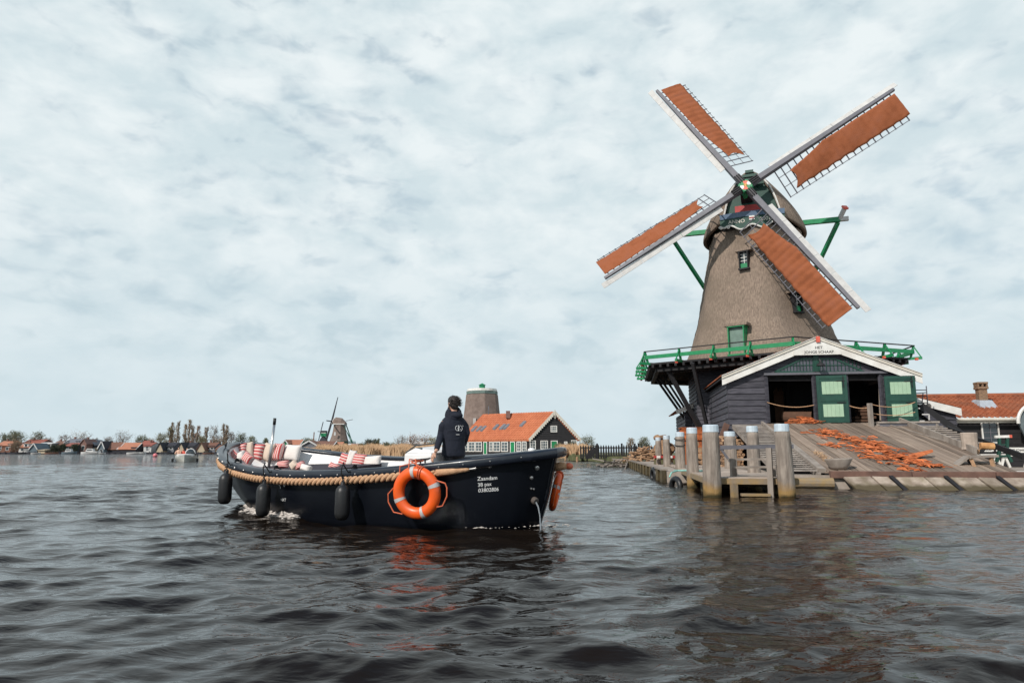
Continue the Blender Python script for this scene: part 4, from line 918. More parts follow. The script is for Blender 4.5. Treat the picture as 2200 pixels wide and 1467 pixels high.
def framewin(par, pts, bb, fw, mt_f='white', bars=(2, 3), gl='glass', nm='window', barmt=None):
    (x0, y0), (x1, y1) = pts; A0, z1 = hb(x0, y0, bb); A1, z0 = hb(x1, y1, bb)
    f = MB(); 
    mbx(f, A0, A1, bb - .10, bb - .03, z1 - fw, z1); mbx(f, A0, A1, bb - .12, bb - .03, z0, z0 + fw); mbx(f, A0, A0 + fw, bb - .10, bb - .03, z0 + fw, z1 - fw); mbx(f, A1 - fw, A1, bb - .10, bb - .03, z0 + fw, z1 - fw)
    o = f.build(nm, mt_f, par); g = MB(); mbx(g, A0 + fw, A1 - fw, bb - .05, bb - .03, z0 + fw, z1 - fw); g.build('pane', gl, o)
    c = MB()
    for i in range(1, bars[0]): xx = A0 + (A1 - A0) * i / bars[0]; mbx(c, xx - .015, xx + .015, bb - .075, bb - .051, z0 + fw, z1 - fw)
    for i in range(1, bars[1]): zz_ = z0 + (z1 - z0) * i / bars[1]; mbx(c, A0 + fw, A1 - fw, bb - .080, bb - .051, zz_ - .015, zz_ + .015)
    c.build('glazing_bars', barmt or 'pole', o); return o
framewin(hs, ((2105, 906), (2148, 952)), HB, .06, bars=(2, 4))
# benches with the mill's name, stand
def nameplate(x0, x1, y0, y1, bb, s_, lab):
    A0, z1 = hb(x0, y0, bb); A1, z0 = hb(x1, y1, bb); t_ = thing('name_banner', tuple(m((A0 + A1) / 2, bb, .4)), lab, 'banner', 'white banners with the mill name'); b = MB(); mbx(b, A0, A1, bb - .02, bb, z0, z1); b.build('banner_cloth', 'white', t_)
    vs, fs = text_mesh(s_, (z1 - z0) * .62, .003, 'CENTER', weight=.003); wd = vs[:, 0].max() - vs[:, 0].min(); k = (A1 - A0) * .92 / wd; b = MB(); b.add([m((A0 + A1) / 2 + v[0] * k, bb - .025, z0 + (z1 - z0) * .28 + v[1]) - Y3 * v[2] for v in vs], fs); b.build('banner_lettering', 'blackletter', t_)
nameplate(2150, 2204, 961, 972, 2.2, 'HET JONGE SCHAAP', 'right white banner reading HET JONGE SCHAAP on the bench back')
nameplate(2106, 2132, 962, 970, 2.2, 'SCHAAP', 'left short white banner reading SCHAAP near the stair foot')
for x0, x1, lab in ((2148, 2215, 'right white bench under the name banner by the black house'), (2102, 2142, 'left white bench beside the green stand')):
    A0, z1 = hb(x0, 975, 2.0); A1, _ = hb(x1, 975, 2.0); t_ = thing('white_bench', tuple(m((A0 + A1) / 2, 2, .4)), lab, 'bench', 'white benches by the black house'); b = MB(); mbx(b, A0, A1, 1.8, 2.2, z1 - .10, z1); b.build('seat', 'white', t_); b = MB(); mbx(b, A0, A1, 2.25, 2.29, z1 + .12, z1 + .2); b.build('backrest', 'white', t_)
    for k in (.12, .88): c_ = A0 + (A1 - A0) * k; b = MB(); b.bar(m(c_ - .18, 1.95, .41), m(c_ - .02, 1.95, z1 - .1), .09, .09); b.bar(m(c_ + .18, 1.95, .41), m(c_ + .02, 1.95, z1 - .1), .09, .09); b.build('leg', 'white', t_)
sd_ = thing('green_stand', tuple(hp(2155, 990, -2.6)), 'green iron stand with a white red-tipped bar on top', 'stand')
b = MB(); b.bar(hp(2137, 938, -2.6), hp(2171, 937, -2.6), .10, .10); b.build('top_bar', 'white', sd_); b = MB(); b.bar(hp(2168, 937, -2.62), hp(2173, 937, -2.62), .11, .11); b.build('red_tip', 'redend', sd_)
for x0, x1 in ((2147, 2141), (2164, 2173)): b = MB(); b.bar(hp(x0, 941, -2.6), hp(x0 - .5, 972, -2.6), .09, .09); b.bar(hp(x0 - .5, 972, -2.6), hp(x1, 992, -2.6), .10, .10); b.build('leg', 'dkgreen', sd_)
b = MB(); b.bar(hp(2141, 980, -2.6), hp(2168, 979, -2.6), .06, .08); b.bar(hp(2150, 955, -2.6), hp(2163, 955, -2.6), .05, .05); b.build('crossbar', 'dkgreen', sd_)
# sawing bench at the foot of the ramp, right
sb = thing('sawing_bench', tuple(m(3.4, -7.6, .5)), 'low weathered sawing bench with brown legs at the lower right of the ramp', 'bench')
bq = -8.2
b = MB(); b.bar(hp(2075, 982, bq), hp(2137, 979, bq), .5, .07); b.bar(hp(2078, 980, bq), hp(2050, 1000, bq), .40, .06); b.build('bench_top', 'greywood', sb)
for x0, y0, x1, y1 in ((2086, 985, 2098, 1012), (2129, 983, 2137, 1010), (2052, 1000, 2054, 1007)): b = MB(); b.bar(hp(x0, y0, bq - .15), hp(x1, y1, bq - .2), .10, .10); b.build('leg', 'log', sb)
b = MB(); b.bar(hp(2098, 1003, bq), hp(2136, 1002, bq), .06, .06); b.bar(hp(2078, 984, bq + .15), hp(2096, 1010, bq + .15), .08, .08); b.build('brace', 'tardark', sb)
# stump, roll of matting, canvas
P = m(3.3, -5.9, rz(-5.9)); b = MB(); rings = [[P + X3 * r_ * math.cos(t) + Y3 * r_ * math.sin(t) + Z3 * z for t in np.linspace(0, 2 * math.pi, 15)[:-1]] for z, r_ in ((.0, .27), (.1, .25), (.35, .25), (.55, .26), (.58, .24))]; b.loft(rings, cap=True); b.build('tree_stump', 'jettywood', cat='stump', label='pale chopping stump at the right edge of the ramp', smooth=False)
b = MB(); b.tube([P + X3 * .15 - Y3 * .4 + Z3 * .12, P + X3 * .55 - Y3 * .45 + Z3 * .10], .12, 10); b.build('log', 'freshwood', cat='log', label='short cut log lying at the foot of the pale stump')
b = MB(); A2_ = hp(2055, 962, -4.6); b.prism([A2_, hp(2081, 966, -4.6), hp(2082, 951, -4.6), hp(2074, 956, -4.6), hp(2058, 957, -4.6)], Y3 * .06); b.build('canvas_sheet', 'freshwood', cat='canvas', label='yellow-ochre canvas sheet hung between two rough posts')
for x, y0, y1, lab in ((2079, 937, 970, 'taller rough post right of the ochre canvas'), (2060, 945, 958, 'short rough post left of the ochre canvas')): b = MB(); b.bar(hp(x, y0, -4.5), hp(x, y1 + 8, -4.5), .16, .14); b.build('rough_post', 'log', cat='post', label=lab)
b = MB(); b.prism([hp(2096, 958, -4), hp(2106, 962, -4), hp(2104, 976, -4), hp(2094, 972, -4)], Y3 * .1); b.build('board', 'log', cat='board', label='small brown board leaning at the stair foot')
b = MB(); b.tube([hp(2097, 1011, -8.4), hp(2120, 1014, -8.9), m(4.2, -9.3, .56), m(4.9, -9.55, .52), m(5.2, -9.8, .22), m(5.9, -9.95, .1)], .02, 6); b.build('white_rope', 'windboard', cat='rope', label='thin white rope trailing over the quay beam on the right')
for i, (x, y, l_) in enumerate(((2155, 1000, 1.2), (2185, 992, .9), (2170, 1010, 1.0))): P = hp(x, y, -7.0 - i * .6); b = MB(); b.bar(V(P[0] - l_ / 2, P[1], .47), V(P[0] + l_ / 2, P[1] + .2, .49), .22, .10); b.build('timber_offcut', 'greywood', cat='timber', label=('grey timber lying right of the sawing bench', 'grey timber nearest the white bench', 'grey timber nearest the quay edge')[i])
# ================================================================== FAR SHORE AND BACKGROUND
def atp(px, Y, z): u = (px - 1100) / FPX; P = at(px, 960, Y); return V(P[0], Y, z)   # straight column of the place at depth Y
def zat(py, Y): return at(1100, py, Y)[2]
def hmat(n, c): return mat('far_' + n, c, tuple(x * .8 for x in c), .85, .8)
BR, OR, RD, GY, DK, CR, WH, GB, GN = [hmat(*x) for x in (('brown', (.20, .095, .065)), ('orange', (.46, .19, .115)), ('red', (.30, .095, .07)), ('grey', (.17, .175, .20)), ('dark', (.035, .035, .045)), ('cream', (.52, .42, .30)), ('white', (.62, .61, .60)), ('greyblue', (.13, .17, .20)), ('green', (.02, .22, .10)))]
BK = hmat('brick', (.22, .12, .10))
def fhouse(px0, px1, ytop, yeave, ybase, Y, roof, wall, lab, gable=None, dormer=None, dep=7., gab_w=None, name='house', edge=None, wins=True, gmat=None, chim=True):
    # ridge runs along the shore; gable='R'/'L' turns the gable end to the side, 'F' turns it to the water
    z0 = .5; zt, ze = zat(ytop, Y), zat(yeave, Y); x0, x1 = atp(px0, Y, 0)[0], atp(px1, Y, 0)[0]; cx = (x0 + x1) / 2
    t_ = thing(name, (cx, Y, z0), lab, 'house', 'houses along the far shore' if Y > 200 else None); w = MB(); r = MB()
    bx = lambda mb, a, b_, c, d, e, f: mb.hexa([V(x, y, z) for z in (e, f) for x, y in ((a, c), (b_, c), (b_, d), (a, d))])
    bx(w, x0 + .15, x1 - .15, Y, Y + dep, z0 - .3, ze)
    if gable == 'F':
        w.prism([V(x0 + .15, Y, ze), V(x1 - .15, Y, ze), V(cx, Y, zt - .1)], V(0, dep, 0))
        for s, xx in ((-1, x0 - .1), (1, x1 + .1)): r.hexa([V(xx, Y - .3, ze - .15), V(cx, Y - .3, zt), V(cx, Y + dep, zt), V(xx, Y + dep, ze - .15), V(xx, Y - .3, ze + .1), V(cx, Y - .3, zt + .25), V(cx, Y + dep, zt + .25), V(xx, Y + dep, ze + .1)])
        if edge is not None:
            e = MB()
            for xx in (x0 - .15, x1 + .15): e.bar(V(xx, Y - .35, ze - .05), V(cx, Y - .35, zt + .12), .08, .32)
            e.build('bargeboard', edge, t_)
    else:
        for s, yy in ((0, Y - .4), (1, Y + dep + .4)): r.hexa([V(x0, yy, ze - .1), V(x1, yy, ze - .1), V(x1, Y + dep / 2, zt), V(x0, Y + dep / 2, zt), V(x0, yy, ze + .1), V(x1, yy, ze + .1), V(x1, Y + dep / 2, zt + .2), V(x0, Y + dep / 2, zt + .2)])
        w.prism([V(x0 + .15, Y, ze), V(x0 + .15, Y + dep, ze), V(x0 + .15, Y + dep / 2, zt)], V(x1 - x0 - .3, 0, 0))
        if edge is not None:
            e = MB()
            for xx in (x0 - .05, x1 + .05): e.bar(V(xx, Y - .45, ze), V(xx, Y + dep / 2, zt + .12), .35, .10)
            e.build('bargeboard', edge, t_)
    w.build('wall', wall, t_); ro = r.build('roof', roof, t_)
    if wins and ze - z0 > 1.2:
        n = max(1, int((x1 - x0) / 2.6))
        for i in range(n):
            xx = x0 + (x1 - x0) * (i + .5) / n; f = MB(); bx(f, xx - .55, xx + .55, Y - .06, Y, z0 + (ze - z0) * .30, z0 + (ze - z0) * .85); fo = f.build('window', WH, t_)
            g = MB(); bx(g, xx - .43, xx + .43, Y - .09, Y - .05, z0 + (ze - z0) * .36, z0 + (ze - z0) * .79); g.build('pane', 'glass', fo)
    if dormer:
        for (d0, d1, dy0, dy1, dm) in dormer:
            a, b_ = atp(d0, Y, 0)[0], atp(d1, Y, 0)[0]; za, zb_ = zat(dy0, Y), zat(dy1, Y); d = MB(); bx(d, a, b_, Y - .1, Y + dep * .45, zb_, za); do = d.build('dormer', dm, t_)
            g = MB(); n = max(1, int((b_ - a) / 1.3))
            for i in range(n): xx = a + (b_ - a) * (i + .5) / n; bx(g, xx - .4, xx + .4, Y - .16, Y - .11, zb_ + (za - zb_) * .2, zb_ + (za - zb_) * .8)
            g.build('pane', 'glass', do)
            q_ = MB(); bx(q_, a - .1, b_ + .1, Y - .25, Y + dep * .45, za, za + .15); q_.build('dormer_roof', DK, do)
    if chim: c = MB(); xx = x0 + (x1 - x0) * .25; bx(c, xx - .25, xx + .25, Y + dep / 2 - .3, Y + dep / 2 + .3, zt - .4, zt + .9); c.build('chimney', BK, ro)
    return t_
YS = 250
fhouse(-8, 24, 948, 957, 974, YS, OR, BR, 'orange roofed house at the left end of the far shore', dormer=[(-2, 4, 956, 962, WH), (17, 23, 954, 961, WH)])
fhouse(48, 90, 944.5, 952, 974, YS + 14, RD, BK, 'big red roofed house set back behind the orange one with an awning', wins=False)
fhouse(40, 74, 951.5, 961, 974, YS, OR, WH, 'orange roofed house with white dormer and pale awning on the far shore', dormer=[(51, 61, 953, 960, WH)], edge=WH)
fhouse(64, 81, 953, 965, 974, YS - 3, GB, GB, 'small blue-grey gabled boathouse next to the awning house', gable='F', edge=WH, wins=False, chim=False)
t_ = fhouse(80, 112, 951, 953, 974, YS + 5, WH, GY, 'flat white villa with a ribbon of dark windows on the far shore', dormer=[(82, 110, 953.5, 960, WH)], chim=False)
fhouse(82, 98, 966, 967, 974, YS - 4, CR, CR, 'low ochre wooden shed at the water on the far shore', wins=False, chim=False, name='boat_shed')
fhouse(110, 136, 948, 955, 974, YS + 8, BR, BK, 'brown roofed house behind dark garden shrubs', wins=False)
fhouse(137, 178, 943, 951, 974, YS + 6, GY, BK, 'large grey slate roofed house with two white dormers on the far shore', dormer=[(139, 145, 948, 953, WH), (162, 168, 948, 953, WH)], edge=WH)
fhouse(138, 164, 952, 958, 974, YS, RD, GB, 'low dark red roof below the large grey slate house', chim=False)
fhouse(171, 186, 944, 954, 974, YS + 2, BK, BK, 'tall brick gable house with small windows on the far shore', gable='F')
fhouse(182, 203, 945.5, 956, 974, YS + 6, GY, DK, 'dark grey gabled house with a white balcony', gable='F', dormer=[(188, 206, 961, 967, CR)], chim=False)
fhouse(199, 218, 948, 960, 974, YS + 8, GY, GB, 'grey roof between the balcony house and the pointed gable', wins=False, chim=False)
fhouse(211, 225, 948.5, 964, 974, YS - 2, DK, GB, 'narrow dark boathouse with sharply pointed white-edged gable', gable='F', edge=WH, chim=False)
fhouse(222, 255, 950.5, 965.5, 974, YS, BR, DK, 'brown tiled barn-like house right of the pointed gable', edge=WH, chim=False, wins=False)
fhouse(253, 293, 951.5, 965, 974, YS, OR, DK, 'bright orange tiled house with dark dormer on the far shore', dormer=[(282, 292, 961, 966, DK)], edge=WH, chim=False, wins=False)
fhouse(298, 318, 947, 960, 974, YS + 5, RD, BK, 'steep red roofed house beside a bare tree', chim=False)
fhouse(308, 326, 951, 958, 974, YS, RD, WH, 'house with white upper storey and dark red roof', dormer=[(311, 322, 957, 964, WH)])
LB = ['first from the left', 'second from the left', 'third from the left, left of the poplars', 'nearest the tour boat bow']
for i, (g0, g1, r1, rf, dmat) in enumerate(((336, 351, 375, DK, WH), (380, 397, 417, DK, WH), (423, 441, 463, BR, WH))):
    fhouse(g0, g1, 951.5, 967, 974, YS - 2, rf, CR, ('cream pointed gable house at the left of the three matching ones', 'cream pointed gable house in the middle of the three, behind the motorboat', 'cream pointed gable house at the right of the three matching ones')[i], gable='F', wins=False, chim=False)
    fhouse(g1 - 4, r1, 951, 960, 974, YS + 1, rf, GY, ('dark roofed house with wide white dormer, left of the motorboat', 'dark roofed house with bright white upper floor behind the motorboat', 'brown roofed house with pale dormer near the tour boat')[i], dormer=[(g1 + 3, r1 - 3, 958, 966, dmat)])
fhouse(463, 477, 957, 965, 974, YS, BR, CR, 'low tan house just left of the tour boat bow', chim=False)
# quay along the far shore
b = MB(); b.hexa([V(x, y, z) for z in (-.3, .6) for x, y in ((-230, 246.6), (-100, 247.2), (-100, 248.3), (-230, 248.3))])
for i in range(60): x = -228 + i * 2.15; b.box(V(x, 246.5, .3), (.25, .2, 1.3))
b.build('far_bank_wall', DK, cat='bank wall', label='dark low bank wall and piles along the far shore below the houses')
# moored boats, far side
def smallboat(px, Y, l_, h_, mh, lab, cabin=True):
    c = atp(px, Y, 0); t_ = thing('moored_boat', tuple(c), lab, 'boat', 'boats moored along the far shore'); b = MB(); rings = []
    for s in np.linspace(0, 1, 9):
        w = .9 * math.sin(math.pi * (.25 + .75 * (1 - s)) ** .8) * (1 if s < .97 else .15); x = c[0] + (s - .5) * l_; z1 = h_ * (.75 + .3 * s)
        rings.append([V(x, Y - w, z1), V(x, Y - w * .8, z1 * .4), V(x, Y - w * .35, -.1), V(x, Y + w * .35, -.1), V(x, Y + w * .8, z1 * .4), V(x, Y + w, z1)])
    b.loft(rings, cap=True); b.build('hull', mh, t_)
    if cabin: b = MB(); b.hexa([c + V(x, y, z) for z, k in ((h_ * .8, 1), (h_ * 1.9, .75)) for x, y in ((-l_ * .22 * k, -.7 * k), (l_ * .18 * k, -.7 * k), (l_ * .18 * k, .7 * k), (-l_ * .22 * k, .7 * k))]); b.build('cabin', WH, t_); b = MB(); b.box(c + V(-.02 * l_, -.62, h_ * 1.45), (l_ * .28, .1, h_ * .35)); b.build('cabin_window', 'glass', t_)
for px, l_, h_, mh, cb, lab in ((42, 5, .6, DK, False, 'dark boat moored by the awning house'), (78, 3.5, .5, WH, False, 'small white dinghy below the blue-grey boathouse'), (112, 5, .6, BR, False, 'brown open boat moored below the flat white villa'), (150, 5.5, .9, GB, True, 'blue-grey cabin boat below the low red roof'), (196, 7, 1.0, WH, True, 'large white cabin cruiser below the balcony'), (219, 3, .5, WH, False, 'white dinghy beside the pointed boathouse'), (288, 5, .7, WH, False, 'long white boat moored below the orange tiled house'), (303, 4, .7, WH, False, 'white boat moored beneath the steep red roof'), (333, 3, .6, DK, False, 'dark boat behind the pink buoy'), (366, 4, .6, DK, False, 'dark boat left of the motorboat'), (448, 4, .5, BR, False, 'brown boat moored right of the motorboat')):
    smallboat(px, YS - 6, l_, h_, mh, lab, cb)
# trees -----------------------------------------------------------------
TM = {k: mat('twigs_' + k, c, tuple(x * .6 for x in c), .95, .6) for k, c in (('green', (.20, .21, .13)), ('brown', (.36, .265, .18)), ('grey', (.30, .25, .22)), ('rust', (.40, .24, .17)), ('dark', (.075, .088, .055)), ('olive', (.26, .235, .125)))}
def tree(px, ytop, wpx, Y, kind, lab, shape='round', base=.4, dens=1., n=None, grp='trees along the shores'):
    rg = np.random.default_rng(abs(hash(lab)) % 1000 if False else sum(map(ord, lab))); c = atp(px, Y, base); H_ = zat(ytop, Y) - base; W = wpx / FPX * Y / 2
    t_ = thing('tree', tuple(c), lab, 'tree', grp); tr_ = MB(); tips = []
    def branch(p, d, l_, r_, lev):
        q_ = p + d * l_; tr_.tube([p, p + d * l_ * .5 + V(*rg.normal(0, .03, 3)) * l_, q_], [r_, r_ * .8, r_ * .55], 5 if lev == 0 else 3, cap=False)
        if lev >= (1 if shape == 'poplar' else 2): tips.append((p, q_))
        if lev >= 3: return
        for k in range(4 if lev else (9 if shape != 'poplar' else 14)):
            f = rg.uniform(.35, 1) if lev else (rg.uniform(.22, .98) if shape != 'poplar' else rg.uniform(.06, .97)); s = p + (q_ - p) * f; a = rg.uniform(0, 6.28)
            if shape == 'poplar': nd = unit(V(math.cos(a) * .28, math.sin(a) * .28, 1)); nl = l_ * rg.uniform(.25, .42) * (1 - f * .80)
            elif shape == 'cone': nd = unit(V(math.cos(a), math.sin(a), .35)); nl = W * (1.15 - f) * .9
            else: nd = unit(V(math.cos(a) * rg.uniform(.5, 1.2), math.sin(a) * rg.uniform(.5, 1.2), rg.uniform(.2, 1.1))); nl = l_ * rg.uniform(.4, .7)
            branch(s, nd, nl, r_ * .5, lev + 1)
    branch(c, unit(V(rg.normal(0, .03), rg.normal(0, .03), 1)), H_ * (.95 if shape != 'round' else .62), max(.10, H_ * .022), 0)
    # fit the branching to the tree's real spread
    allv = np.concatenate(tr_.v) - c; ext = np.percentile(np.hypot(allv[:, 0], allv[:, 1]), 97); zt = allv[:, 2].max(); sx_, sz_ = W / max(ext, .1), H_ / zt
    if shape == 'poplar': sx_ *= .9
    S_ = V(sx_, sx_, sz_); tr_.v = [(v - c) * S_ + c for v in tr_.v]; tips = [((p - c) * S_ + c, (q_ - c) * S_ + c) for p, q_ in tips]
    tr_.build('trunk', mat('bark', (.21, .165, .13), None, .95, 4.), t_)
    lf = []; fs = []; sz = Y / FPX * 2.0
    def spray(s, d0, k):
        for _ in range(k):
            s2 = s + rg.normal(0, 1, 3) * cl; d = unit(rg.normal(0, 1, 3) + d0 * 1.2); e = unit(np.cross(d, rg.normal(0, 1, 3))); L1 = sz * rg.uniform(.5, 1.4); w1 = sz * rg.uniform(.08, .26) * (1.5 if kind in ('green', 'dark') else 1)
            k0 = len(lf); lf.extend([s2 - e * w1, s2 + e * w1, s2 + d * L1 + e * w1 * .3, s2 + d * L1 - e * w1 * .3]); fs.append((k0, k0 + 1, k0 + 2, k0 + 3))
    cl = V(1, 1, 1) * min(W * .16, H_ * .10)
    for p, q_ in tips[::2]: spray(p + (q_ - p) * rg.uniform(.4, 1.0), unit(q_ - p), 3)
    nc = int((95 if shape == 'poplar' else 85) * dens)
    for _ in range(nc):                                # clumps of twigs through the crown, leaving gaps between them
        h = rg.uniform(.10, .98) if shape in ('poplar', 'cone') else rg.uniform(.22, .96); a = rg.uniform(0, 6.28)
        if shape == 'poplar': Rr = W * 1.2 * min(1, (h / .25) ** .6) * (1 - max(0, h - .25) / .75) ** .75
        elif shape == 'cone': Rr = W * (1 - h)
        else: Rr = W * math.sqrt(max(.02, 1 - ((h - .52) / .50) ** 2)) * (.82 + .18 * math.sin(a * 3 + px))
        rr_ = Rr * rg.uniform(.15, 1) ** .5; s_ = c + V(rr_ * math.cos(a), rr_ * math.sin(a), H_ * h); spray(s_, unit(V(math.cos(a) * .6, math.sin(a) * .6, 1.2)), 13 if kind in ('green', 'dark', 'olive') else 10)
    b = MB(); b.add(lf, fs); b.build('crown', TM[kind], t_); return t_
TL = [(10, 931, 26, 258, 'green', 'leftmost pale green round tree at the frame edge'), (27, 925.5, 24, 262, 'green', 'tallest pale green tree at the left, rising behind the first roofs'), (38, 928, 30, 257, 'green', 'wide green tree standing in front of the red roof at left'), (34, 944, 22, 246.5, 'brown', 'brown bushy tree at the water left of the awning house'),
 (78, 928, 30, 268, 'green', 'round green tree rising alone behind the big red roof'), (102, 941, 24, 272, 'brown', 'low brown tree between round green tree and flat villa'), (134, 933, 26, 270, 'grey', 'thin grey tree left of the slate roof'), (168, 928, 46, 275, 'brown', 'wide brown budding tree behind the slate roofed house'),
 (203, 941, 16, 270, 'grey', 'small dark tree right of the brick gable'), (232, 939, 22, 268, 'grey', 'thin bare tree left of the largest bare tree'), (262, 926, 36, 270, 'grey', 'large bare spreading tree behind the brown and orange roofs'), (303, 937, 30, 272, 'green', 'green-tinged tree behind the steep red roof'),
 (322, 943, 20, 268, 'brown', 'low brown tree left of the first poplar group'), (345, 930, 24, 272, 'olive', 'olive budding tree left of the first poplars'), (118, 957, 20, 248, 'dark', 'dark evergreen shrub in front of the brown roofed house'), (135, 955, 14, 248, 'dark', 'small dark conical shrub by the slate roofed house'), (161, 955, 16, 248.5, 'dark', 'dark shrub at the right end of the low red roof')]
for a in TL: tree(*a)
for px, yt, w, lab, k in ((362, 917, 20, 'bushy budding tree at the left foot of the first poplars', 'olive'), (369, 907, 13, 'left poplar of the first pair', 'brown'), (379, 905, 12, 'right poplar of the first pair', 'brown'), (396, 911, 14, 'left poplar of the tallest pair', 'brown'), (406, 902, 16, 'tallest poplar on the far shore', 'brown'), (413, 914, 12, 'poplar just right of the tallest one', 'brown'),
        (424, 915, 18, 'slender bare tree right of the tallest poplars', 'rust'), (439, 918, 12, 'lone thin poplar left of the wide bare tree', 'brown'), (477, 911, 14, 'left poplar of the last pair above the boat bow', 'brown'), (486, 913, 14, 'right poplar of the last pair above the boat bow', 'brown')):
    tree(px, yt, w, 262, k, lab, 'poplar', dens=1.0)
for a in ((457, 914, 26, 262, 'grey', 'wide bare tree between the lone poplar and the last pair'), (432, 936, 22, 258, 'olive', 'low olive tree below the slender bare tree'), (466, 940, 26, 256, 'brown', 'brown undergrowth tree left of the last poplars'), (496, 926, 16, 262, 'grey', 'bare tree right of the last poplars'), (516, 930, 28, 268, 'green', 'round grey-green tree behind the boat bow'), (541, 938, 22, 280, 'green', 'ragged green tree seen over the bow'), (570, 941, 12, 300, 'green', 'small distant tree left of the boat pole'),
          (655, 942, 22, 330, 'green', 'low green tree left of the small green mill'), (668, 943, 16, 330, 'olive', 'olive shrub next to the small green mill'), (792, 944, 24, 150, 'dark', 'dark evergreen right of the far windmill'), (806, 943, 14, 152, 'dark', 'slim dark tree beside the dark evergreen'), (829, 950, 20, 150, 'green', 'low green bush along the reeds'),
          (776, 953, 26, 148, 'olive', 'olive scrub at the foot of the far windmill'), (862, 936, 34, 145, 'grey', 'grey bare tree left of the skipper'), (886, 934, 34, 150, 'rust', 'reddish budding tree left of the skipper'), (912, 935, 44, 155, 'rust', 'reddish bare tree just left of the skipper'), (930, 940, 26, 150, 'olive', 'olive bush behind the skipper'), (845, 952, 26, 140, 'olive', 'olive scrub on the reed bank left of the grey tree')):
    tree(*a)
tree(812, 942, 9, 150, 'green', 'small conical conifer on the reed bank', 'cone')
for a in ((1262, 937, 38, 105, 'green', 'rounded grey-green willow right of the black gable'), (1228, 951, 26, 100, 'dark', 'dark shrub hiding the right corner of the black house'), (1200, 953, 22, 100, 'olive', 'low olive shrub before the black gable'), (1356, 941, 18, 130, 'brown', 'pale bare bush beyond the picket fence'), (1384, 940, 26, 120, 'green', 'grey-green bush beyond the picket fence')):
    tree(*a)
# reeds ------------------------------------------------------------------
def reeds(name, area, n, hmin, hmax, lab, mt='reed', w=.05, seed=2):
    rg = np.random.default_rng(seed); (x0, y0), (x1, y1), dep = area; f = rg.random(n); d = rg.random(n) ** 1.3 * dep
    X = x0 + (x1 - x0) * f; Y = y0 + (y1 - y0) * f + d + .9 * np.sin(f * 23 + 1) + .5 * np.sin(f * 61); H_ = (hmin + (hmax - hmin) * rg.random(n)) * (.86 + .10 * np.sin(f * 31) + .06 * np.sin(f * 83 + 1)) * np.clip(np.minimum(f, 1 - f) * 9 + .45, 0, 1); ln_ = rg.normal(.10, .10, (n, 2)) * H_[:, None]
    W_ = w * (.6 + .8 * rg.random(n)); z = .05
    vs = np.stack([np.stack([X - W_, Y, np.full(n, z)], 1), np.stack([X + W_, Y, np.full(n, z)], 1), np.stack([X + ln_[:, 0] * .6 + W_ * .8, Y + ln_[:, 1], H_ * .75], 1), np.stack([X + ln_[:, 0] * 1.3, Y + ln_[:, 1], H_], 1), np.stack([X + ln_[:, 0] * .6 - W_ * .6, Y + ln_[:, 1], H_ * .75], 1)], 1).reshape(-1, 3)
    b = MB(); b.add(vs, [(i * 5, i * 5 + 1, i * 5 + 2, i * 5 + 3, i * 5 + 4) for i in range(n)]); return b.build(name, mt, kind='stuff', label=lab, cat='reeds')
reeds('reeds', ((-29, 98), (-8.5, 88), 10), 11000, 1.6, 2.35, 'long belt of dry golden reeds along the bank behind the boat')
reeds('reeds', ((5.6, 82.5), (8.9, 79.0), 7), 4200, 1.1, 2.2, 'dry golden reeds right of the boat stern before the black house', seed=5)
reeds('reeds', ((-44, 124), (-29, 98), 8), 3500, 1.2, 1.9, 'thinner dry reeds toward the far windmill', seed=7)
reeds('green_grass', ((6.5, 79), (12.2, 70), 2.5), 4500, .35, .95, 'tufted green bank grass below the golden reeds', 'grass', .05, seed=6)
reeds('green_grass', ((8.6, 66), (9.6, 54), 5), 2500, .5, .75, 'short green grass beside the bank wall', 'grass', .04, seed=8)
# picket fence ---------------------------------------------------------------
YF = 64.; fx0, fx1 = atp(1246, YF, 0)[0], atp(1412, YF, 0)[0]; fn = thing('picket_fence', ((fx0 + fx1) / 2, YF, .4), 'dark pointed picket fence between the reeds and the log stacks', 'fence')
b = MB(); x = fx0; zf = zat(955, YF)
while x < fx1:
    h_ = zf + random.uniform(-.03, .05); b.hexa([V(x, YF, .42), V(x + .145, YF, .42), V(x + .145, YF + .04, .42), V(x, YF + .04, .42), V(x, YF, h_ - .2), V(x + .145, YF, h_ - .2), V(x + .145, YF + .04, h_ - .2), V(x, YF + .04, h_ - .2)]); b.prism([V(x, YF, h_ - .2), V(x + .145, YF, h_ - .2), V(x + .07, YF, h_)], V(0, .04, 0)); x += .235
b.build('pickets', 'tardark', fn)
b = MB(); b.bar(V(fx0, YF + .06, zf - .28), V(fx1, YF + .06, zf - .28), .05, .1); b.bar(V(fx0, YF + .06, .7), V(fx1, YF + .06, .7), .05, .1); b.build('fence_rail', 'tardark', fn)
b = MB()
for px in (1283, 1336, 1364, 1372): xx = atp(px, YF, 0)[0]; b.box(V(xx, YF + .02, (zf + .52) / 2), (.15, .15, zf - .28))
b.build('fence_post', 'tardark', fn)
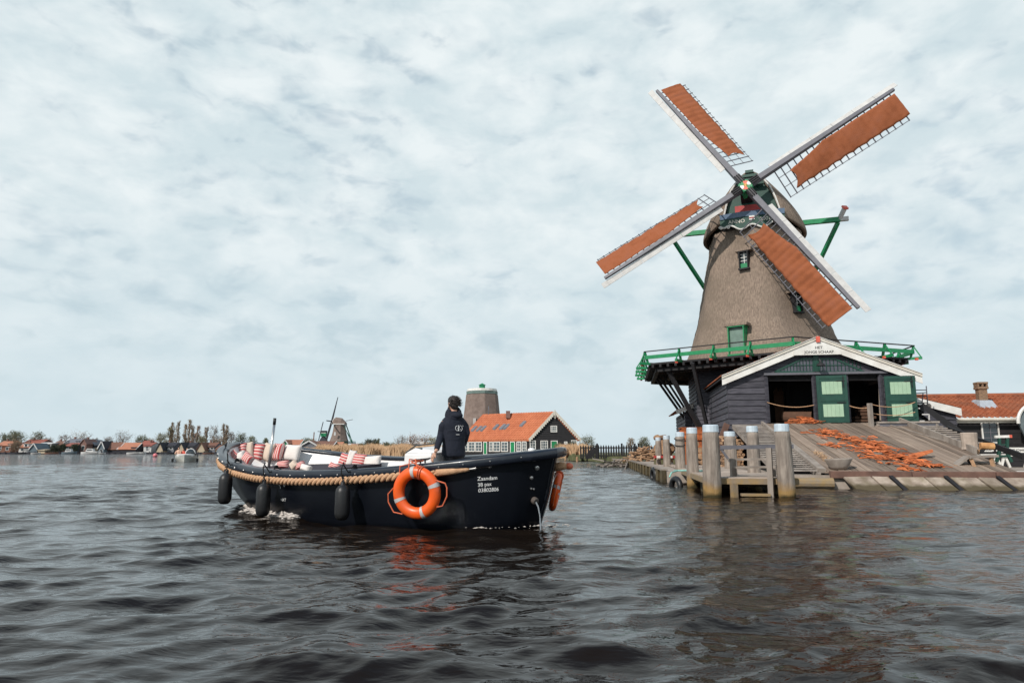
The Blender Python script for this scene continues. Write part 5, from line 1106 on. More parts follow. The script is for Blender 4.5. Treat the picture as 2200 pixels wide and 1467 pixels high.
# big toothed wheel
gw = atp(1283, 60, 0); b = MB(); R1 = zat(961, 60) - .5
arc = np.linspace(math.pi * .98, math.pi * .5, 22)
b.prism([V(gw[0] + R1 * .86 * math.cos(t), 60, .45 + R1 * .92 * math.sin(t)) for t in arc] + [V(gw[0] + R1 * .5 * math.cos(t), 60, .45 + R1 * .5 * math.sin(t)) for t in arc[::-1]], V(0, .25, 0))
for t in arc[::2]: d = V(math.cos(t), 0, math.sin(t)); c_ = V(gw[0], 60.1, .45); b.bar(c_ + d * R1 * .84, c_ + d * R1 * 1.08, .06, .12)
b.build('toothed_wheel', 'tardark', cat='wheel', label='dark half wheel with long teeth standing before the picket fence')
b = MB(); b.tube([atz(1240, 991, .0) + V(0, 0, -.3), atz(1240, 991, .0) + V(0, 0, .5)], .13, 8); b.build('stake', 'log', cat='stake', label='short wooden stake standing alone in the water')
# driftwood at the corner of the bank
b = MB(); P = atz(1330, 1003, 0); 
for i in range(14): a = random.uniform(0, 6.28); b.tube([P + V(random.gauss(0, 1), random.gauss(0, .6), .05), P + V(random.gauss(0, 1.2), random.gauss(0, .8), .15), P + V(random.gauss(0, 1.4), random.gauss(0, 1), random.uniform(.05, .6))], .045, 5)
b.tube([atz(1355, 1000, 0) + V(0, 0, .9), atz(1348, 1003, 0) + V(0, 0, .3), atz(1343, 1008, 0)], .06, 6); b.build('driftwood', 'greywood', cat='driftwood', label='tangle of driftwood in the water at the end of the bank wall')
# ---------------------------------------------------------------- house with green doors
YH = 110.
bh = thing('black_gable_house', tuple(atp(1130, YH, .4)), 'black gabled wooden house with long orange roof, white windows and green doors', 'house')
hA = math.radians(-38)          # the long side turns away to the left
P0 = atp(1136, YH, 0)[:2]; gx = V(1, .0) ; gxd = unit(V(1, .10)); lxd = unit(V(-.86, .62))
gw_ = (atp(1240, YH, 0)[0] - P0[0]); ze, zt = zat(943, YH), zat(887, YH); ll_ = 13.9
hP = lambda u, v, z: V(P0[0] + gxd[0] * u + lxd[0] * v, P0[1] + gxd[1] * u + lxd[1] * v, z)
b = MB(); nrm = V(gxd[1], -gxd[0])
ov = 0
def gsp(z, zt_):
    def lim(zz_): f = max(0, (zz_ - ze) / (zt - ze)); return (f * .5, 1 - f * .5)
    l0, h0_ = lim(z); l1, h1_ = lim(zt_); return [(l0, h0_, l1, h1_)]
boards(b, hP(0, 0, 0), hP(gw_, 0, 0), .5, zt - .15, nrm, .30, th=.05, span=gsp)
b.prism([hP(0, .05, .4), hP(gw_, .05, .4), hP(gw_, .05, ze), hP(gw_ / 2, .05, zt - .1), hP(0, .05, ze)], hP(0, ll_, 0) - hP(0, .05, 0))
b.build('wall', 'tardark', bh)
b = MB()
for uu in (0, gw_):
    s = -.3 if uu == 0 else .3
    b.hexa([hP(uu + s, -.4, ze - .3), hP(gw_ / 2, -.4, zt), hP(gw_ / 2, ll_ + .2, zt), hP(uu + s, ll_ + .2, ze - .3), hP(uu + s, -.4, ze - .08), hP(gw_ / 2, -.4, zt + .22), hP(gw_ / 2, ll_ + .2, zt + .22), hP(uu + s, ll_ + .2, ze - .08)])
    if uu == 0: pantiles(b, hP(s - .05, -.4, ze - .05), hP(s - .05, ll_ + .2, ze - .05), hP(gw_ / 2, ll_ + .2, zt + .26), hP(gw_ / 2, -.4, zt + .26), .5, .5, amp=.06, sub=4)
rf = b.build('roof', 'tilesfar', bh)
b = MB()
for uu, s in ((0, -.35), (gw_, .35)):
    b.bar(hP(uu + s, -.48, ze - .12), hP(gw_ / 2, -.48, zt + .2), .08, .34)
    for i in range(15): f = (i + .5) / 15; b.box(hP((uu + s) * (1 - f) + gw_ / 2 * f, -.50, (ze - .12) * (1 - f) + (zt + .2) * f - .25), (.30, .05, .30))
b.bar(hP(gw_ / 2, -.5, zt - .9), hP(gw_ / 2, -.5, zt + .5), .14, .12)
b.build('bargeboard', 'cream', bh)
def hwin(side, a0, a1, z0, z1, kind, bars=3):
    e = gxd if side == 'g' else lxd; n_ = nrm if side == 'g' else unit(V(-lxd[1], lxd[0])); n_ = n_ if n_[1] < 0 else -n_
    q = lambda a, z, o: V(P0[0] + e[0] * a + n_[0] * o, P0[1] + e[1] * a + n_[1] * o, z); o0 = .09
    def bx(mb, a, b_, c, d, o1, o2): mb.hexa([q(aa, zz_, oo) for zz_ in (c, d) for aa, oo in ((a, o1), (b_, o1), (b_, o2), (a, o2))])
    f = MB(); t_ = .13
    bx(f, a0, a1, z1 - t_, z1, o0 - .1, o0 + .06); bx(f, a0, a1, z0, z0 + t_, o0 - .1, o0 + .06); bx(f, a0, a0 + t_, z0 + t_, z1 - t_, o0 - .1, o0 + .05); bx(f, a1 - t_, a1, z0 + t_, z1 - t_, o0 - .1, o0 + .05)
    o = f.build('window' if kind == 'w' else 'door', 'white', bh); g = MB(); bx(g, a0 + t_, a1 - t_, z0 + t_, z1 - t_, o0 - .05, o0); g.build('pane' if kind == 'w' else 'door_leaf', GW2 if kind == 'w' else 'green', o)
    if kind == 'w':
        c = MB()
        for i in range(1, bars): aa = a0 + (a1 - a0) * i / bars; bx(c, aa - .03, aa + .03, z0 + t_, z1 - t_, o0 + .001, o0 + .04)
        for i in (1, 2): zz_ = z0 + (z1 - z0) * i / 3; bx(c, a0 + t_, a1 - t_, zz_ - .03, zz_ + .03, o0 + .002, o0 + .035)
        c.build('glazing_bars', 'white', o)
GW2 = mat('pale_glass', (.14, .17, .18), (.05, .07, .08), .15, 1.2, spec=.8)
k_ = YH / FPX
for x0, x1, y0, y1, kd in ((1137, 1150, 946, 965, 'w'), (1160, 1176, 946, 965, 'w'), (1182, 1197, 946, 966, 'd'), (1211, 1218, 948, 954, 'w'), (1226, 1239, 945, 959, 'w'), (1182, 1196, 914, 928, 'w')):
    hwin('g', (x0 - 1135) * k_, (x1 - 1135) * k_, zat(y1, YH), zat(y0, YH), kd, 2 if x1 - x0 < 14 else 3)
for v0, v1, kd in ((.35, 1.25, 'w'), (1.4, 2.3, 'w'), (2.6, 3.6, 'd'), (4.0, 5.4, 'w'), (5.6, 7.0, 'w'), (7.1, 7.9, 'w'), (8.3, 9.1, 'd'), (9.4, 10.8, 'w'), (10.9, 12.3, 'w'), (12.4, 13.6, 'w')):
    hwin('l', v0, v1, 1.0 if kd == 'w' else .5, ze - .35, kd, 2)
b = MB()
for vv, uu in ((3.2, .45), (6.0, .35), (6.8, .35), (8.2, .35), (10.6, .3), (11.5, .3), (12.6, .3)):
    f0, f1 = uu, uu + .17; b.hexa([hP(gw_ / 2 * f + -.3 * (1 - f), v, ze + (zt - ze) * f + off) for off in (.16, .42) for f, v in ((f0, vv), (f0, vv + .55), (f1, vv + .55), (f1, vv))])
b.build('skylight', GY, rf)
b = MB(); c_ = hP(gw_ / 2 - 1.0, 7.6, zt); b.box(c_, (.7, .7, 1.2)); b.build('chimney', BK, rf); b = MB(); b.bar(hP(gw_ / 2, 13, zt), hP(gw_ / 2, 13, zt + 1.6), .12); b.build('flue_pipe', GY, rf)
# ---------------------------------------------------------------- capless mill
YM = 128.; tm = thing('capless_mill', tuple(atp(1035, YM, .4)), 'thatched mill tower without cap or sails, with white rim and green lantern', 'mill')
c0 = atp(1035, YM, 0); prf = [(945, 42), (930, 41), (905, 39.5), (880, 36.5), (860, 34.5), (846, 33)]
b = MB(); rings = []
for z in np.linspace(zat(944, YM), zat(848, YM), 26):
    y_ = 968 - (z - CAMH) * FPX / YM; R = np.interp(-y_, [-p[0] for p in prf], [p[1] for p in prf]) * k_ * YM / YH / .96
    ring = []
    for k in range(8):
        a, a2 = math.radians(45 * k + 12), math.radians(45 * k + 57); p, q_ = V(math.cos(a), math.sin(a)) * R, V(math.cos(a2), math.sin(a2)) * R
        for f in (.04, .35, .65, .96): w = p * (1 - f) + q_ * f; ring.append(V(c0[0] + w[0], YM + w[1], z))
    rings.append(ring)
b.loft(rings, cap=True); b.build('thatched_tower', 'thatch_far', tm)
oct_ = lambda R, z: [V(c0[0] + R * math.cos(math.radians(45 * k + 12)), YM + R * math.sin(math.radians(45 * k + 12)), z) for k in range(8)]
Rt = 34 * k_ * YM / YH
b = MB(); b.loft([oct_(Rt, zat(847, YM)), oct_(Rt, zat(841, YM))], cap=True); b.build('green_band', hmat('dullgreen', (.16, .22, .20)), tm)
b = MB(); b.loft([[V(c0[0] + R * math.cos(t), YM + R * math.sin(t), z) for t in np.linspace(0, 2 * math.pi, 25)[:-1]] for z, R in ((zat(841, YM), Rt * .96), (zat(836, YM), Rt * .94))], cap=True); b.build('white_rim', 'white', tm)
b = MB(); Rl = .55; b.loft([[V(c0[0] + R * math.cos(t), YM + R * math.sin(t), z) for t in np.linspace(0, 2 * math.pi, 7)[:-1]] for z, R in ((zat(836, YM), Rl), (zat(827.5, YM), Rl), (zat(827.4, YM), Rl * 1.35), (zat(823, YM), .05))], cap=True); b.build('lantern', GN, tm)
b = MB(); b.loft([oct_(3.75, .4), oct_(3.75, zat(943, YM))], cap=True); b.build('boarded_base', DK, tm)
b = MB()
for x0, x1, y0, y1 in ((1009, 1015, 947, 957), (1021, 1032, 945, 952), (1009, 1013, 958, 968), (1018, 1022, 958, 968)):
    b.hexa([V(atp(x, YM - 4.2, 0)[0], y, z) for z in (zat(y1, YM - 4), zat(y0, YM - 4)) for x, y in ((x0, YM - 4.3), (x1, YM - 4.3), (x1, YM - 3.6), (x0, YM - 3.6))])
b.build('window', hmat('mint', (.42, .58, .54)), tm)
b = MB()
for x0, x1, y0, y1 in ((1016, 1022, 898, 911), (1057, 1062, 898, 910)):
    Yq = YM - 3.75 + (1.2 if x0 > 1050 else 0); b.hexa([V(atp(x, Yq, 0)[0], y, z) for z in (zat(y1, Yq), zat(y0, Yq)) for x, y in ((x0, Yq - .05), (x1, Yq - .05), (x1, Yq + .8), (x0, Yq + .8))])
b.build('tower_window', hmat('palewindow', (.55, .52, .50)), tm)
# ---------------------------------------------------------------- far windmill and its sheds
def farmill(px, Y, ybase, ystage, ycap0, ycaptop, wb, wt, lab):
    c = atp(px, Y, 0); k = Y / FPX; t_ = thing('windmill', tuple(atp(px, Y, .4)), lab, 'windmill'); b = MB(); rings = []
    for f in np.linspace(0, 1, 12):
        z = zat(ystage, Y) * (1 - f) + zat(ycap0, Y) * f; R = (wt + (wb - wt) * (1 - f) ** 1.8) * k / 2
        rings.append([V(c[0] + R * math.cos(math.radians(45 * q_ + 22)), Y + R * math.sin(math.radians(45 * q_ + 22)), z) for q_ in range(8)])
    b.loft(rings, cap=True); b.build('thatched_tower', 'thatch_far', t_)
    b = MB(); b.loft([[V(c[0] + wb * .48 * k * math.cos(math.radians(45 * q_ + 22)), Y + wb * .48 * k * math.sin(math.radians(45 * q_ + 22)), z) for q_ in range(8)] for z in (.4, zat(ystage, Y))], cap=True); b.build('base', DK, t_)
    return t_, c, k
YW = 230.; t_, c, k = farmill(728, YW, 968, 948, 912, 896, 40, 25, 'distant thatched windmill seen from the side with one tall dark sail')
cz0, cz1 = zat(911, YW), zat(896, YW)
b = MB(); xs = lambda px: atp(px, YW, 0)[0]
rings = []
for px, h, w in ((712, .25, 1.3), (715, .72, 1.7), (719, 1.0, 1.9), (733, .86, 1.9), (741, .35, 1.5), (742.5, .12, 1.0)): rings.append([V(xs(px), YW - w, cz0), V(xs(px), YW - w * .85, cz0 + (cz1 - cz0) * h * .55), V(xs(px), YW, cz0 + (cz1 - cz0) * h), V(xs(px), YW + w * .85, cz0 + (cz1 - cz0) * h * .55), V(xs(px), YW + w, cz0)])
b.loft(rings, cap=True); b.build('cap', 'thatch_far', t_)
b = MB(); b.box(V(xs(727), YW - 1.9, cz0), (26 * k, .2, .25)); b.bar(V(xs(712.5), YW - 1.2, cz0 + .2), V(xs(717), YW - 1.2, cz0 + 2.0), .2, .2); b.build('white_edge', 'white', t_)
b = MB(); b.bar(V(xs(700.5), YW - .2, zat(946, YW)), V(xs(711), YW - .2, zat(905, YW)), .5, .55); b.bar(V(xs(711), YW - .2, zat(905, YW)), V(xs(722), YW - .2, zat(853, YW)), .5, .55, w2=.12, h2=.2); b.build('sail', DK, t_)
b = MB(); b.bar(V(xs(710), YW - 6, zat(905, YW)), V(xs(712), YW + 7, zat(905, YW)), .3, .3); b.bar(V(xs(741), YW, zat(904, YW)), V(xs(756), YW, zat(901, YW)), .12, .14); b.build('cross_sail', DK, t_)
b = MB(); b.bar(V(xs(741), YW, zat(910, YW)), V(xs(757), YW, zat(952, YW)), .22, .3); b.bar(V(xs(741), YW + 1, zat(925, YW)), V(xs(755), YW + 1, zat(947, YW)), .18, .2); b.bar(V(xs(739), YW - 1.5, zat(913, YW)), V(xs(757), YW - 1, zat(952, YW)), .16, .2); b.build('tail_brace', hmat('deepgreen', (.03, .12, .09)), t_)
b = MB(); b.loft([[V(c[0] + R * math.cos(math.radians(45 * q_ + 22)), YW + R * math.sin(math.radians(45 * q_ + 22)), z) for q_ in range(8)] for z, R in ((zat(952, YW), 5.6), (zat(950.5, YW), 5.6))], cap=True)
for q_ in range(8): a, a2 = math.radians(45 * q_ + 22), math.radians(45 * q_ + 67); b.bar(V(c[0] + 5.5 * math.cos(a), YW + 5.5 * math.sin(a), zat(948.5, YW)), V(c[0] + 5.5 * math.cos(a2), YW + 5.5 * math.sin(a2), zat(948.5, YW)), .12, .2)
b.build('stage', hmat('deepgreen', (.03, .12, .09)), t_)
b = MB(); b.box(V(xs(724.5), YW - 3.6, zat(932, YW)), (.5, .3, 1.1)); b.build('window', WH, t_)
# small green mill
YG = 250.; xg = lambda px: atp(px, YG, 0)[0]; g_ = thing('small_green_mill', tuple(atp(694.5, YG, .4)), 'small hollow-post mill with green cabin left of the distant windmill', 'mill')
b = MB(); b.box(V(xg(694.5), YG, (zat(937.5, YG) + zat(929, YG)) / 2), (11 * YG / FPX, 1.7, 8.5 * YG / FPX)); b.build('cabin', GN, g_)
b = MB(); b.box(V(xg(694.5), YG, zat(927, YG)), (11.5 * YG / FPX, 1.9, .7)); b.build('cabin_roof', DK, g_); b = MB(); b.box(V(xg(694.5), YG - .9, zat(929.8, YG)), (11 * YG / FPX, .1, .2)); b.build('white_strip', 'white', g_)
b = MB(); b.loft([[V(xg(694.5) + s * R, YG + q_ * R, z) for s, q_ in ((-1, -1), (1, -1), (1, 1), (-1, 1))] for z, R in ((.4, 2.2), (zat(947, YG), 1.25), (zat(937, YG), .5))], cap=True); b.build('base', DK, g_)
b = MB(); b.bar(V(xg(683.5), YG, zat(947, YG)), V(xg(692), YG, zat(906, YG)), .22, .25); b.bar(V(xg(687), YG - 3.4, zat(927, YG)), V(xg(688), YG + 3.4, zat(927, YG)), .2, .2); b.build('sail', DK, g_)
b = MB(); b.bar(V(atp(672.5, 300, 0)[0], 300, .5), V(atp(673.5, 300, 0)[0], 300, zat(928, 300)), .35, .35); b.build('mast', BR, cat='mast', label='thin brown mast left of the small green mill')
fhouse(606, 645, 945, 955, 974, 240, OR, GN, 'green gabled cottage with orange roof left of the big shed', chim=False, wins=False, edge=WH)
fhouse(607, 618, 946, 953, 974, 236, OR, GN, 'small green gable with white edges in front of the orange roof', gable='F', edge=WH, chim=False, wins=False)
fhouse(640, 688, 948, 961, 974, 160, BR, GY, 'wide grey gable with white edges beside the brown shed roof', gable='F', edge=WH, chim=False, wins=False, dep=5)
fhouse(664, 712, 948.5, 962, 974, 168, BR, DK, 'broad brown tiled shed roof below the distant mill', chim=False, wins=False, edge=WH, dep=9)
fhouse(708, 732, 950, 965, 974, 190, OR, DK, 'orange-brown tiled shed at the foot of the distant mill', chim=False, wins=False)
fhouse(750, 774, 954, 961, 974, 215, RD, DK, 'small red roofed hut behind the reeds right of the mill', chim=False, wins=False)
b = MB(); b.bar(atp(767.5, 140, .4), atp(767, 140, zat(950, 140)), .12, .12); b.build('white_pole', 'white', cat='pole', label='white pole at the reed edge right of the distant mill')
for i, px in enumerate((726, 735)): b = MB(); b.bar(atp(px, 110, .5), atp(px + 6, 110, zat(959, 110)), .14, .14); b.bar(atp(px + 6, 110, zat(959, 110)), atp(px + 9, 110, zat(962, 110)), .14, .14); b.build('white_boom', 'white', cat='boom', label=('left white bent boom above the reeds', 'right white bent boom above the reeds')[i])
fhouse(868, 900, 948, 953, 974, 190, WH, WH, 'white house half hidden behind trees left of the skipper', chim=False)
fhouse(838, 850, 957, 960, 974, 200, WH, GY, 'low distant grey building over the reeds', chim=False, wins=False)
t_ = thing('street_sign', tuple(atp(906, 100, .4)), 'pale square sign on a pole behind the windscreen', 'sign'); b = MB(); b.bar(atp(906, 100, .4), atp(906, 100, zat(950, 100)), .10); b.build('pole', 'windboard', t_); b = MB(); b.box(atp(906, 99.9, zat(951, 100)), (.6, .06, .4)); b.build('sign_plate', 'windboard', t_)
# ---------------------------------------------------------------- motor boat coming toward the camera
YB = 74.; c = atz(400, 991, 0); c = V(atp(400, YB, 0)[0], YB, 0); k = YB / FPX
MBA = math.radians(22); RB = lambda dx, dy: V(dx * math.cos(MBA) - dy * math.sin(MBA), dx * math.sin(MBA) + dy * math.cos(MBA), 0)
mbt = thing('motorboat', tuple(c), 'small white motorboat with rounded windscreen heading this way on the river', 'motorboat')
b = MB(); rings = []
for s in np.linspace(0, 1, 10):
    w = 1.12 * (1 - (s) ** 3.2) ** .8 + .02; y = c[1] + 4.6 * (1 - s) - 1.8; zt = .62 + .12 * s
    rings.append([V(c[0] - w, y, zt), V(c[0] - w * .98, y, zt * .55), V(c[0] - w * .75, y, .0), V(c[0] - w * .2, y, -.2 + .1 * s), V(c[0] + w * .2, y, -.2 + .1 * s), V(c[0] + w * .75, y, .0), V(c[0] + w * .98, y, zt * .55), V(c[0] + w, y, zt)])
b.loft(rings, cap=True); b.build('hull', mat('pale_boat', (.42, .42, .38), (.34, .34, .31), .4, 2.), mbt, smooth=False)
b = MB(); b.tube([V(c[0] - .85, c[1] + .3, .62), V(c[0] - .8, c[1] - .3, .70), V(c[0], c[1] - 1.3, .74), V(c[0] + .8, c[1] - .3, .70), V(c[0] + .85, c[1] + .3, .62)], .09, 6); b.ball(V(c[0], c[1] - .3, .62), .8, 12, 6, sq=(1.1, 1.4, .25)); b.build('foredeck', 'liner', mbt, smooth=True)
b = MB(); b.ball(V(c[0] + .45, c[1] + .2, .9), .45, 12, 8, sq=(1.0, .8, .95)); b.build('windscreen', 'glass', mbt, smooth=True)
b = MB(); b.tube([V(c[0] + .45 + .47 * math.cos(t), c[1] + .1, .88 + .47 * math.sin(t)) for t in np.linspace(0, math.pi, 10)], .05, 6); b.build('windscreen_frame', 'liner', mbt)
b = MB(); b.tube([V(c[0] + .92, c[1] - .2, .75), V(c[0] + 1.2, c[1] - .2, .74), V(c[0] + 1.2, c[1] - .2, .5)], .05, 6); b.build('rail', 'rubber', mbt)
mbt.rotation_euler.z = MBA
for i, (dx, z_, lab) in enumerate(((-1.2, .18, ''), (1.2, .18, ''))): P_ = c + RB(dx, -.4); b = MB(); b.tube([P_ + V(0, 0, z_ - .22), P_ + V(0, 0, z_ + .16)], .12, 8); b.build('fender', 'rubber', cat='fender', label=('black fender on the left side of the distant motorboat', 'black fender on the right side of the distant motorboat')[i])
def seated(px_off, z, tm_, hm, lab):
    P = c + RB(px_off, .9); t_ = thing('person', tuple(P), lab, 'person', 'people in the distant motorboat'); b = MB()
    b.loft([[P + V(r_ * math.cos(t), r_ * .6 * math.sin(t), z + h) for t in np.linspace(0, 2 * math.pi, 11)[:-1]] for h, r_ in ((-.45, .22), (-.2, .21), (.02, .23), (.10, .16), (.14, .06))], cap=True); b.tube([P + V(-.22, 0, z + .03), P + V(-.30, -.15, z - .25), P + V(-.15, -.35, z - .35)], [.065, .055, .045], 6); b.tube([P + V(.22, 0, z + .03), P + V(.30, -.15, z - .25), P + V(.15, -.35, z - .35)], [.065, .055, .045], 6)
    bd = b.build('jacket', tm_, t_, smooth=True); b = MB(); b.ball(P + V(0, -.02, z + .26), .10, 10, 8, sq=(.85, 1, 1.15)); b.tube([P + V(0, 0, z + .08), P + V(0, 0, z + .2)], .05, 6); b.build('head', 'skin', t_, smooth=True); b = MB(); b.ball(P + V(0, .025, z + .30), .11, 10, 8, sq=(.9, 1, 1.0)); b.build('hair', hm, t_, smooth=True)
seated(-.75, 1.12, mat('peach_top', (.72, .45, .33), None, .8), 'hair', 'person in a peach top at the left of the distant motorboat')
seated(-.30, 1.0, 'redend', 'hair', 'person in an orange-red jacket in the distant motorboat')
seated(.08, 1.05, mat('grey_top', (.25, .24, .26), None, .8), 'hair', 'person in grey sitting left of the motorboat windscreen')
# buoys
for px, Y, r_, lab in ((335, 132, .42, 'pink ball buoy floating before the far shore houses'),):
    P = atp(px, Y, 0); bo = thing('mooring_buoy', tuple(P), lab, 'buoy'); b = MB(); b.ball(P + V(0, 0, .26), r_, 14, 10); b.build('float', 'pink', bo, smooth=True); b = MB(); b.tube([P + V(0, 0, .6), P + V(0, 0, .78)], .05, 6); b.build('eye', 'steel', bo)
# ================================================================== TOUR BOAT
BL, BB_ = 8.08, 1.48
tb = thing('tour_boat', tuple(B(4, 0, 0)), 'long navy blue open tour boat with thick rope fender and cushioned benches', 'boat')
ST_ = [0, .02, .06, .12, .2, .35, .5, .65, .78, .88, .95, .985, 1]; BR_ = [0, .29, .48, .65, .79, .94, 1, .97, .85, .65, .41, .20, 0]
def hb_(s): return float(np.interp(s, ST_, BR_))
def rimz(s): return .90 + (.27 * ((.53 - s) / .53) ** 1.8 if s < .53 else .41 * ((s - .53) / .47) ** 2)
# level k: 0 rim ... 1 waterline ... 1.5 keel
def lev(k): return (float(np.interp(k, [0, .3, .6, 1, 1.3, 1.5], [0, .012, .022, .042, .07, .10])), float(np.interp(k, [0, .25, .5, .75, 1, 1.3, 1.5], [1., .985, .955, .91, .852, .78, .7])), float(np.interp(k, [0, .3, .6, 1, 1.25, 1.5], [1., .985, .955, .87, .6, .02])))
def hullp(sig, k, side=1, off=0.):
    s0, s1, w = lev(k); s = s0 + (s1 - s0) * sig; y = hb_(sig) * BB_ * w + off; z = rimz(s) * (1 - k)
    if k > 1: z = -.55 * (k - 1)
    return B(s * BL + (off * .6 * (sig > .93) - off * .8 * (sig < .03)), y * side, z)
SG = .5 - .5 * np.cos(np.pi * np.linspace(0, 1, 90)); SG = np.unique(np.concatenate([SG, np.linspace(0, .06, 9)]))
# smooth the station curve
def _sm(f):
    xs = np.linspace(0, 1, 801); ys = np.array([np.interp(x, ST_, BR_) for x in xs]); kern = np.ones(25) / 25
    yp = np.concatenate([-ys[25:0:-1], ys, -ys[-2:-27:-1]]); ysm = np.convolve(yp, kern, 'same')[25:-25]
    return lambda s: float(np.interp(s, xs, np.clip(ysm, 0, None)))
hb_ = _sm(None)
b = MB(); rings = []
for k in (.0, .12, .25, .4, .55, .7, .85, 1.0, 1.15, 1.3, 1.5):
    rings.append([hullp(s, k, 1) for s in SG] + [hullp(s, k, -1) for s in SG[::-1][1:-1]])
b.loft(rings); hull = b.build('hull', 'hull', tb, smooth=True)
def ringpath(k, off, dz, sides=(1, -1), s0=0., s1=1.):
    return [hullp(s, k, 1, off) + Z3 * dz for s in SG if s0 <= s <= s1]
# inside lining
b = MB(); rings = []
for k, off in ((.0, -.05), (.12, -.09), (.35, -.13), (.8, -.18)): rings.append([hullp(s, k, 1, -min(abs(off), hb_(s) * BB_ * .9)) for s in SG] + [hullp(s, k, -1, -min(abs(off), hb_(s) * BB_ * .9)) for s in SG[::-1][1:-1]])
b.loft(rings); b.build('inner_lining', 'liner', tb, smooth=True)
def planar(k, off, z, s0, s1, th, nm, mt_, par=tb):
    ss = [s for s in SG if s0 <= s <= s1]; ss = [s0] + ss + [s1]
    pts = []
    for sd in (1, -1):
        for s in (ss if sd == 1 else ss[::-1]):
            y = max(hb_(s) * BB_ * .97 - off, .01) * sd; pts.append(B(s * BL, y, z))
    b = MB(); b.prism(pts, V(0, 0, th)); return b.build(nm, mt_, par)
planar(.8, .34, .30, .09, .78, .05, 'deck', mat('teak_deck', (.24, .17, .12), (.15, .10, .07), .7, 4., stretch=(6, 1, 1)))
# cap rail: outward band, rounded top, inner lip
b = MB(); rings = []
prof_ = ((.0, .155), (.045, .165), (.085, .15), (.098, .12), (.098, .04), (.07, .012), (.0, .02), (-.04, .06), (-.10, .10), (-.115, .13), (-.09, .155))
def railp(s, sd, o, dz):
    y0 = hb_(s) * BB_; lim = -y0 * .96
    P = hullp(s, 0, sd, max(o, lim)); return P + Z3 * (dz - .135)
path = [(s, 1) for s in SG] + [(s, -1) for s in SG[::-1][1:-1]]
for s, sd in path: rings.append([railp(s, sd, o, dz) for o, dz in prof_])
b.loft(rings + [rings[0]]); rail = b.build('cap_rail', mat('navy_rail', (.014, .018, .029), (.009, .012, .019), .28, 3., .08, 8, spec=.5, coat=.15), tb, smooth=True)
b = MB(); 
for s in np.linspace(.03, .97, 22): P = hullp(s, 0, 1, .10) + Z3 * (-.05); b.ball(P, .014, 6, 4)
b.build('rail_bolts', 'steel', rail)
# stem and stern post
b = MB(); b.tube([hullp(1., k, 1) for k in (0, .2, .4, .6, .8, 1, 1.2)], .05, 8); b.build('stem', 'hull', tb)
b = MB(); b.tube([hullp(0., k, 1) for k in (.1, .3, .5, .7, .9, 1.1)], .028, 8); b.build('stern_post', 'hull', tb)
def sig_for(px, k, lo=.0, hi=.5, sd=1, off=.0):
    best = min(((abs(proj(hullp(s, k, sd, off))[0] - px), s) for s in np.linspace(lo, hi, 400))); return best[1]
# twisted rope fender
def ropepath(sd, s0, s1, n=420):
    ss = np.linspace(s0, s1, n); return [hullp(s, float(np.interp(s, [0, .2, .45], [.11, .125, .165])), sd, .075) for s in ss], ss
for sd in (1, -1):
    pts, ss = ropepath(sd, sig_for(1003, .12, .02, .4, 1, .07), 1.0); pts = np.array(pts); seg = np.r_[0, np.cumsum(np.linalg.norm(np.diff(pts, axis=0), axis=1))]
    b = MB(); t = np.gradient(pts, axis=0); t /= np.linalg.norm(t, axis=1)[:, None]; up = np.tile(Z3, (len(pts), 1)); n1 = np.cross(t, up); n1 /= np.linalg.norm(n1, axis=1)[:, None]; n2 = np.cross(n1, t)
    tp = np.clip(seg / .9, .0, 1)
    for j in range(3):
        a = seg / .30 * 2 * math.pi + j * 2 * math.pi / 3; R = .036 * (.35 + .65 * tp)
        P = pts + n1 * (np.cos(a) * R)[:, None] + n2 * (np.sin(a) * R)[:, None]; b.tube(P, .036 * (.55 + .45 * tp), 7)
    rp = b.build('rope_fender', 'rope', tb, smooth=True)
    b = MB(); d_ = unit(pts[0] - pts[3]); q0 = pts[0]; b.tube([pts[26], pts[12], q0, q0 + d_ * .06], [.062, .055, .035, .016], 10); b.build('rope_end', 'rope', rp, smooth=True)
    e1_ = hullp(sig_for(1052, .11, .0, .3, 1, .03), .11, sd, .03); b = MB(); b.tube([q0 + d_ * .05, e1_], .011, 6); b.ball(e1_, .035, 8, 6); b.tube([e1_, e1_ + unit(B(4, 0, .8) - e1_) * .06], .02, 6); b.tube([q0 + d_ * .05 - d_ * .03, q0 + d_ * .14], .022, 6); b.build('wire_tensioner', 'steel', rp)
# fittings on the quarter
def hull_pt(px, py, off=.008, lo=.0, hi=.98):
    k = .4
    for _ in range(12):
        s = sig_for(px, k, lo, hi, 1, off); y = proj(hullp(s, k, 1, off))[1]; y2 = proj(hullp(s, k + .02, 1, off))[1]; k = min(max(k + (py - y) / ((y2 - y) / .02), .02), 1.05)
    return hullp(s, k, 1, off), s, k
def hframe(px, py, off=.008, lo=.0, hi=.98):
    P, s, k = hull_pt(px, py, off, lo, hi); e = unit(hullp(max(s - .004, 0), k, 1, off) - hullp(s + .004, k, 1, off)); u = unit(hullp(s, k - .03, 1, off) - hullp(s, k + .03, 1, off)); n_ = unit(np.cross(e, u)); 
    if n_ @ (V(0, 0, CAMH) - P) < 0: n_ = -n_
    return P, e, u, n_
b = MB()
for x, y, r_ in ((1153, 1005, .036), (1141, 1026, .026), (1140.5, 1049, .016), (1146, 1050, .016)):
    P, e, u, n_ = hframe(x, y, .0, 0, .2); b.tube([P, P + n_ * .02, P + n_ * .025], [r_, r_, r_ * .7], 14); b.tube([P + n_ * .02, P + n_ * .035], [r_ * .45, r_ * .3], 8)
b.build('skin_fitting', 'steel', hull)
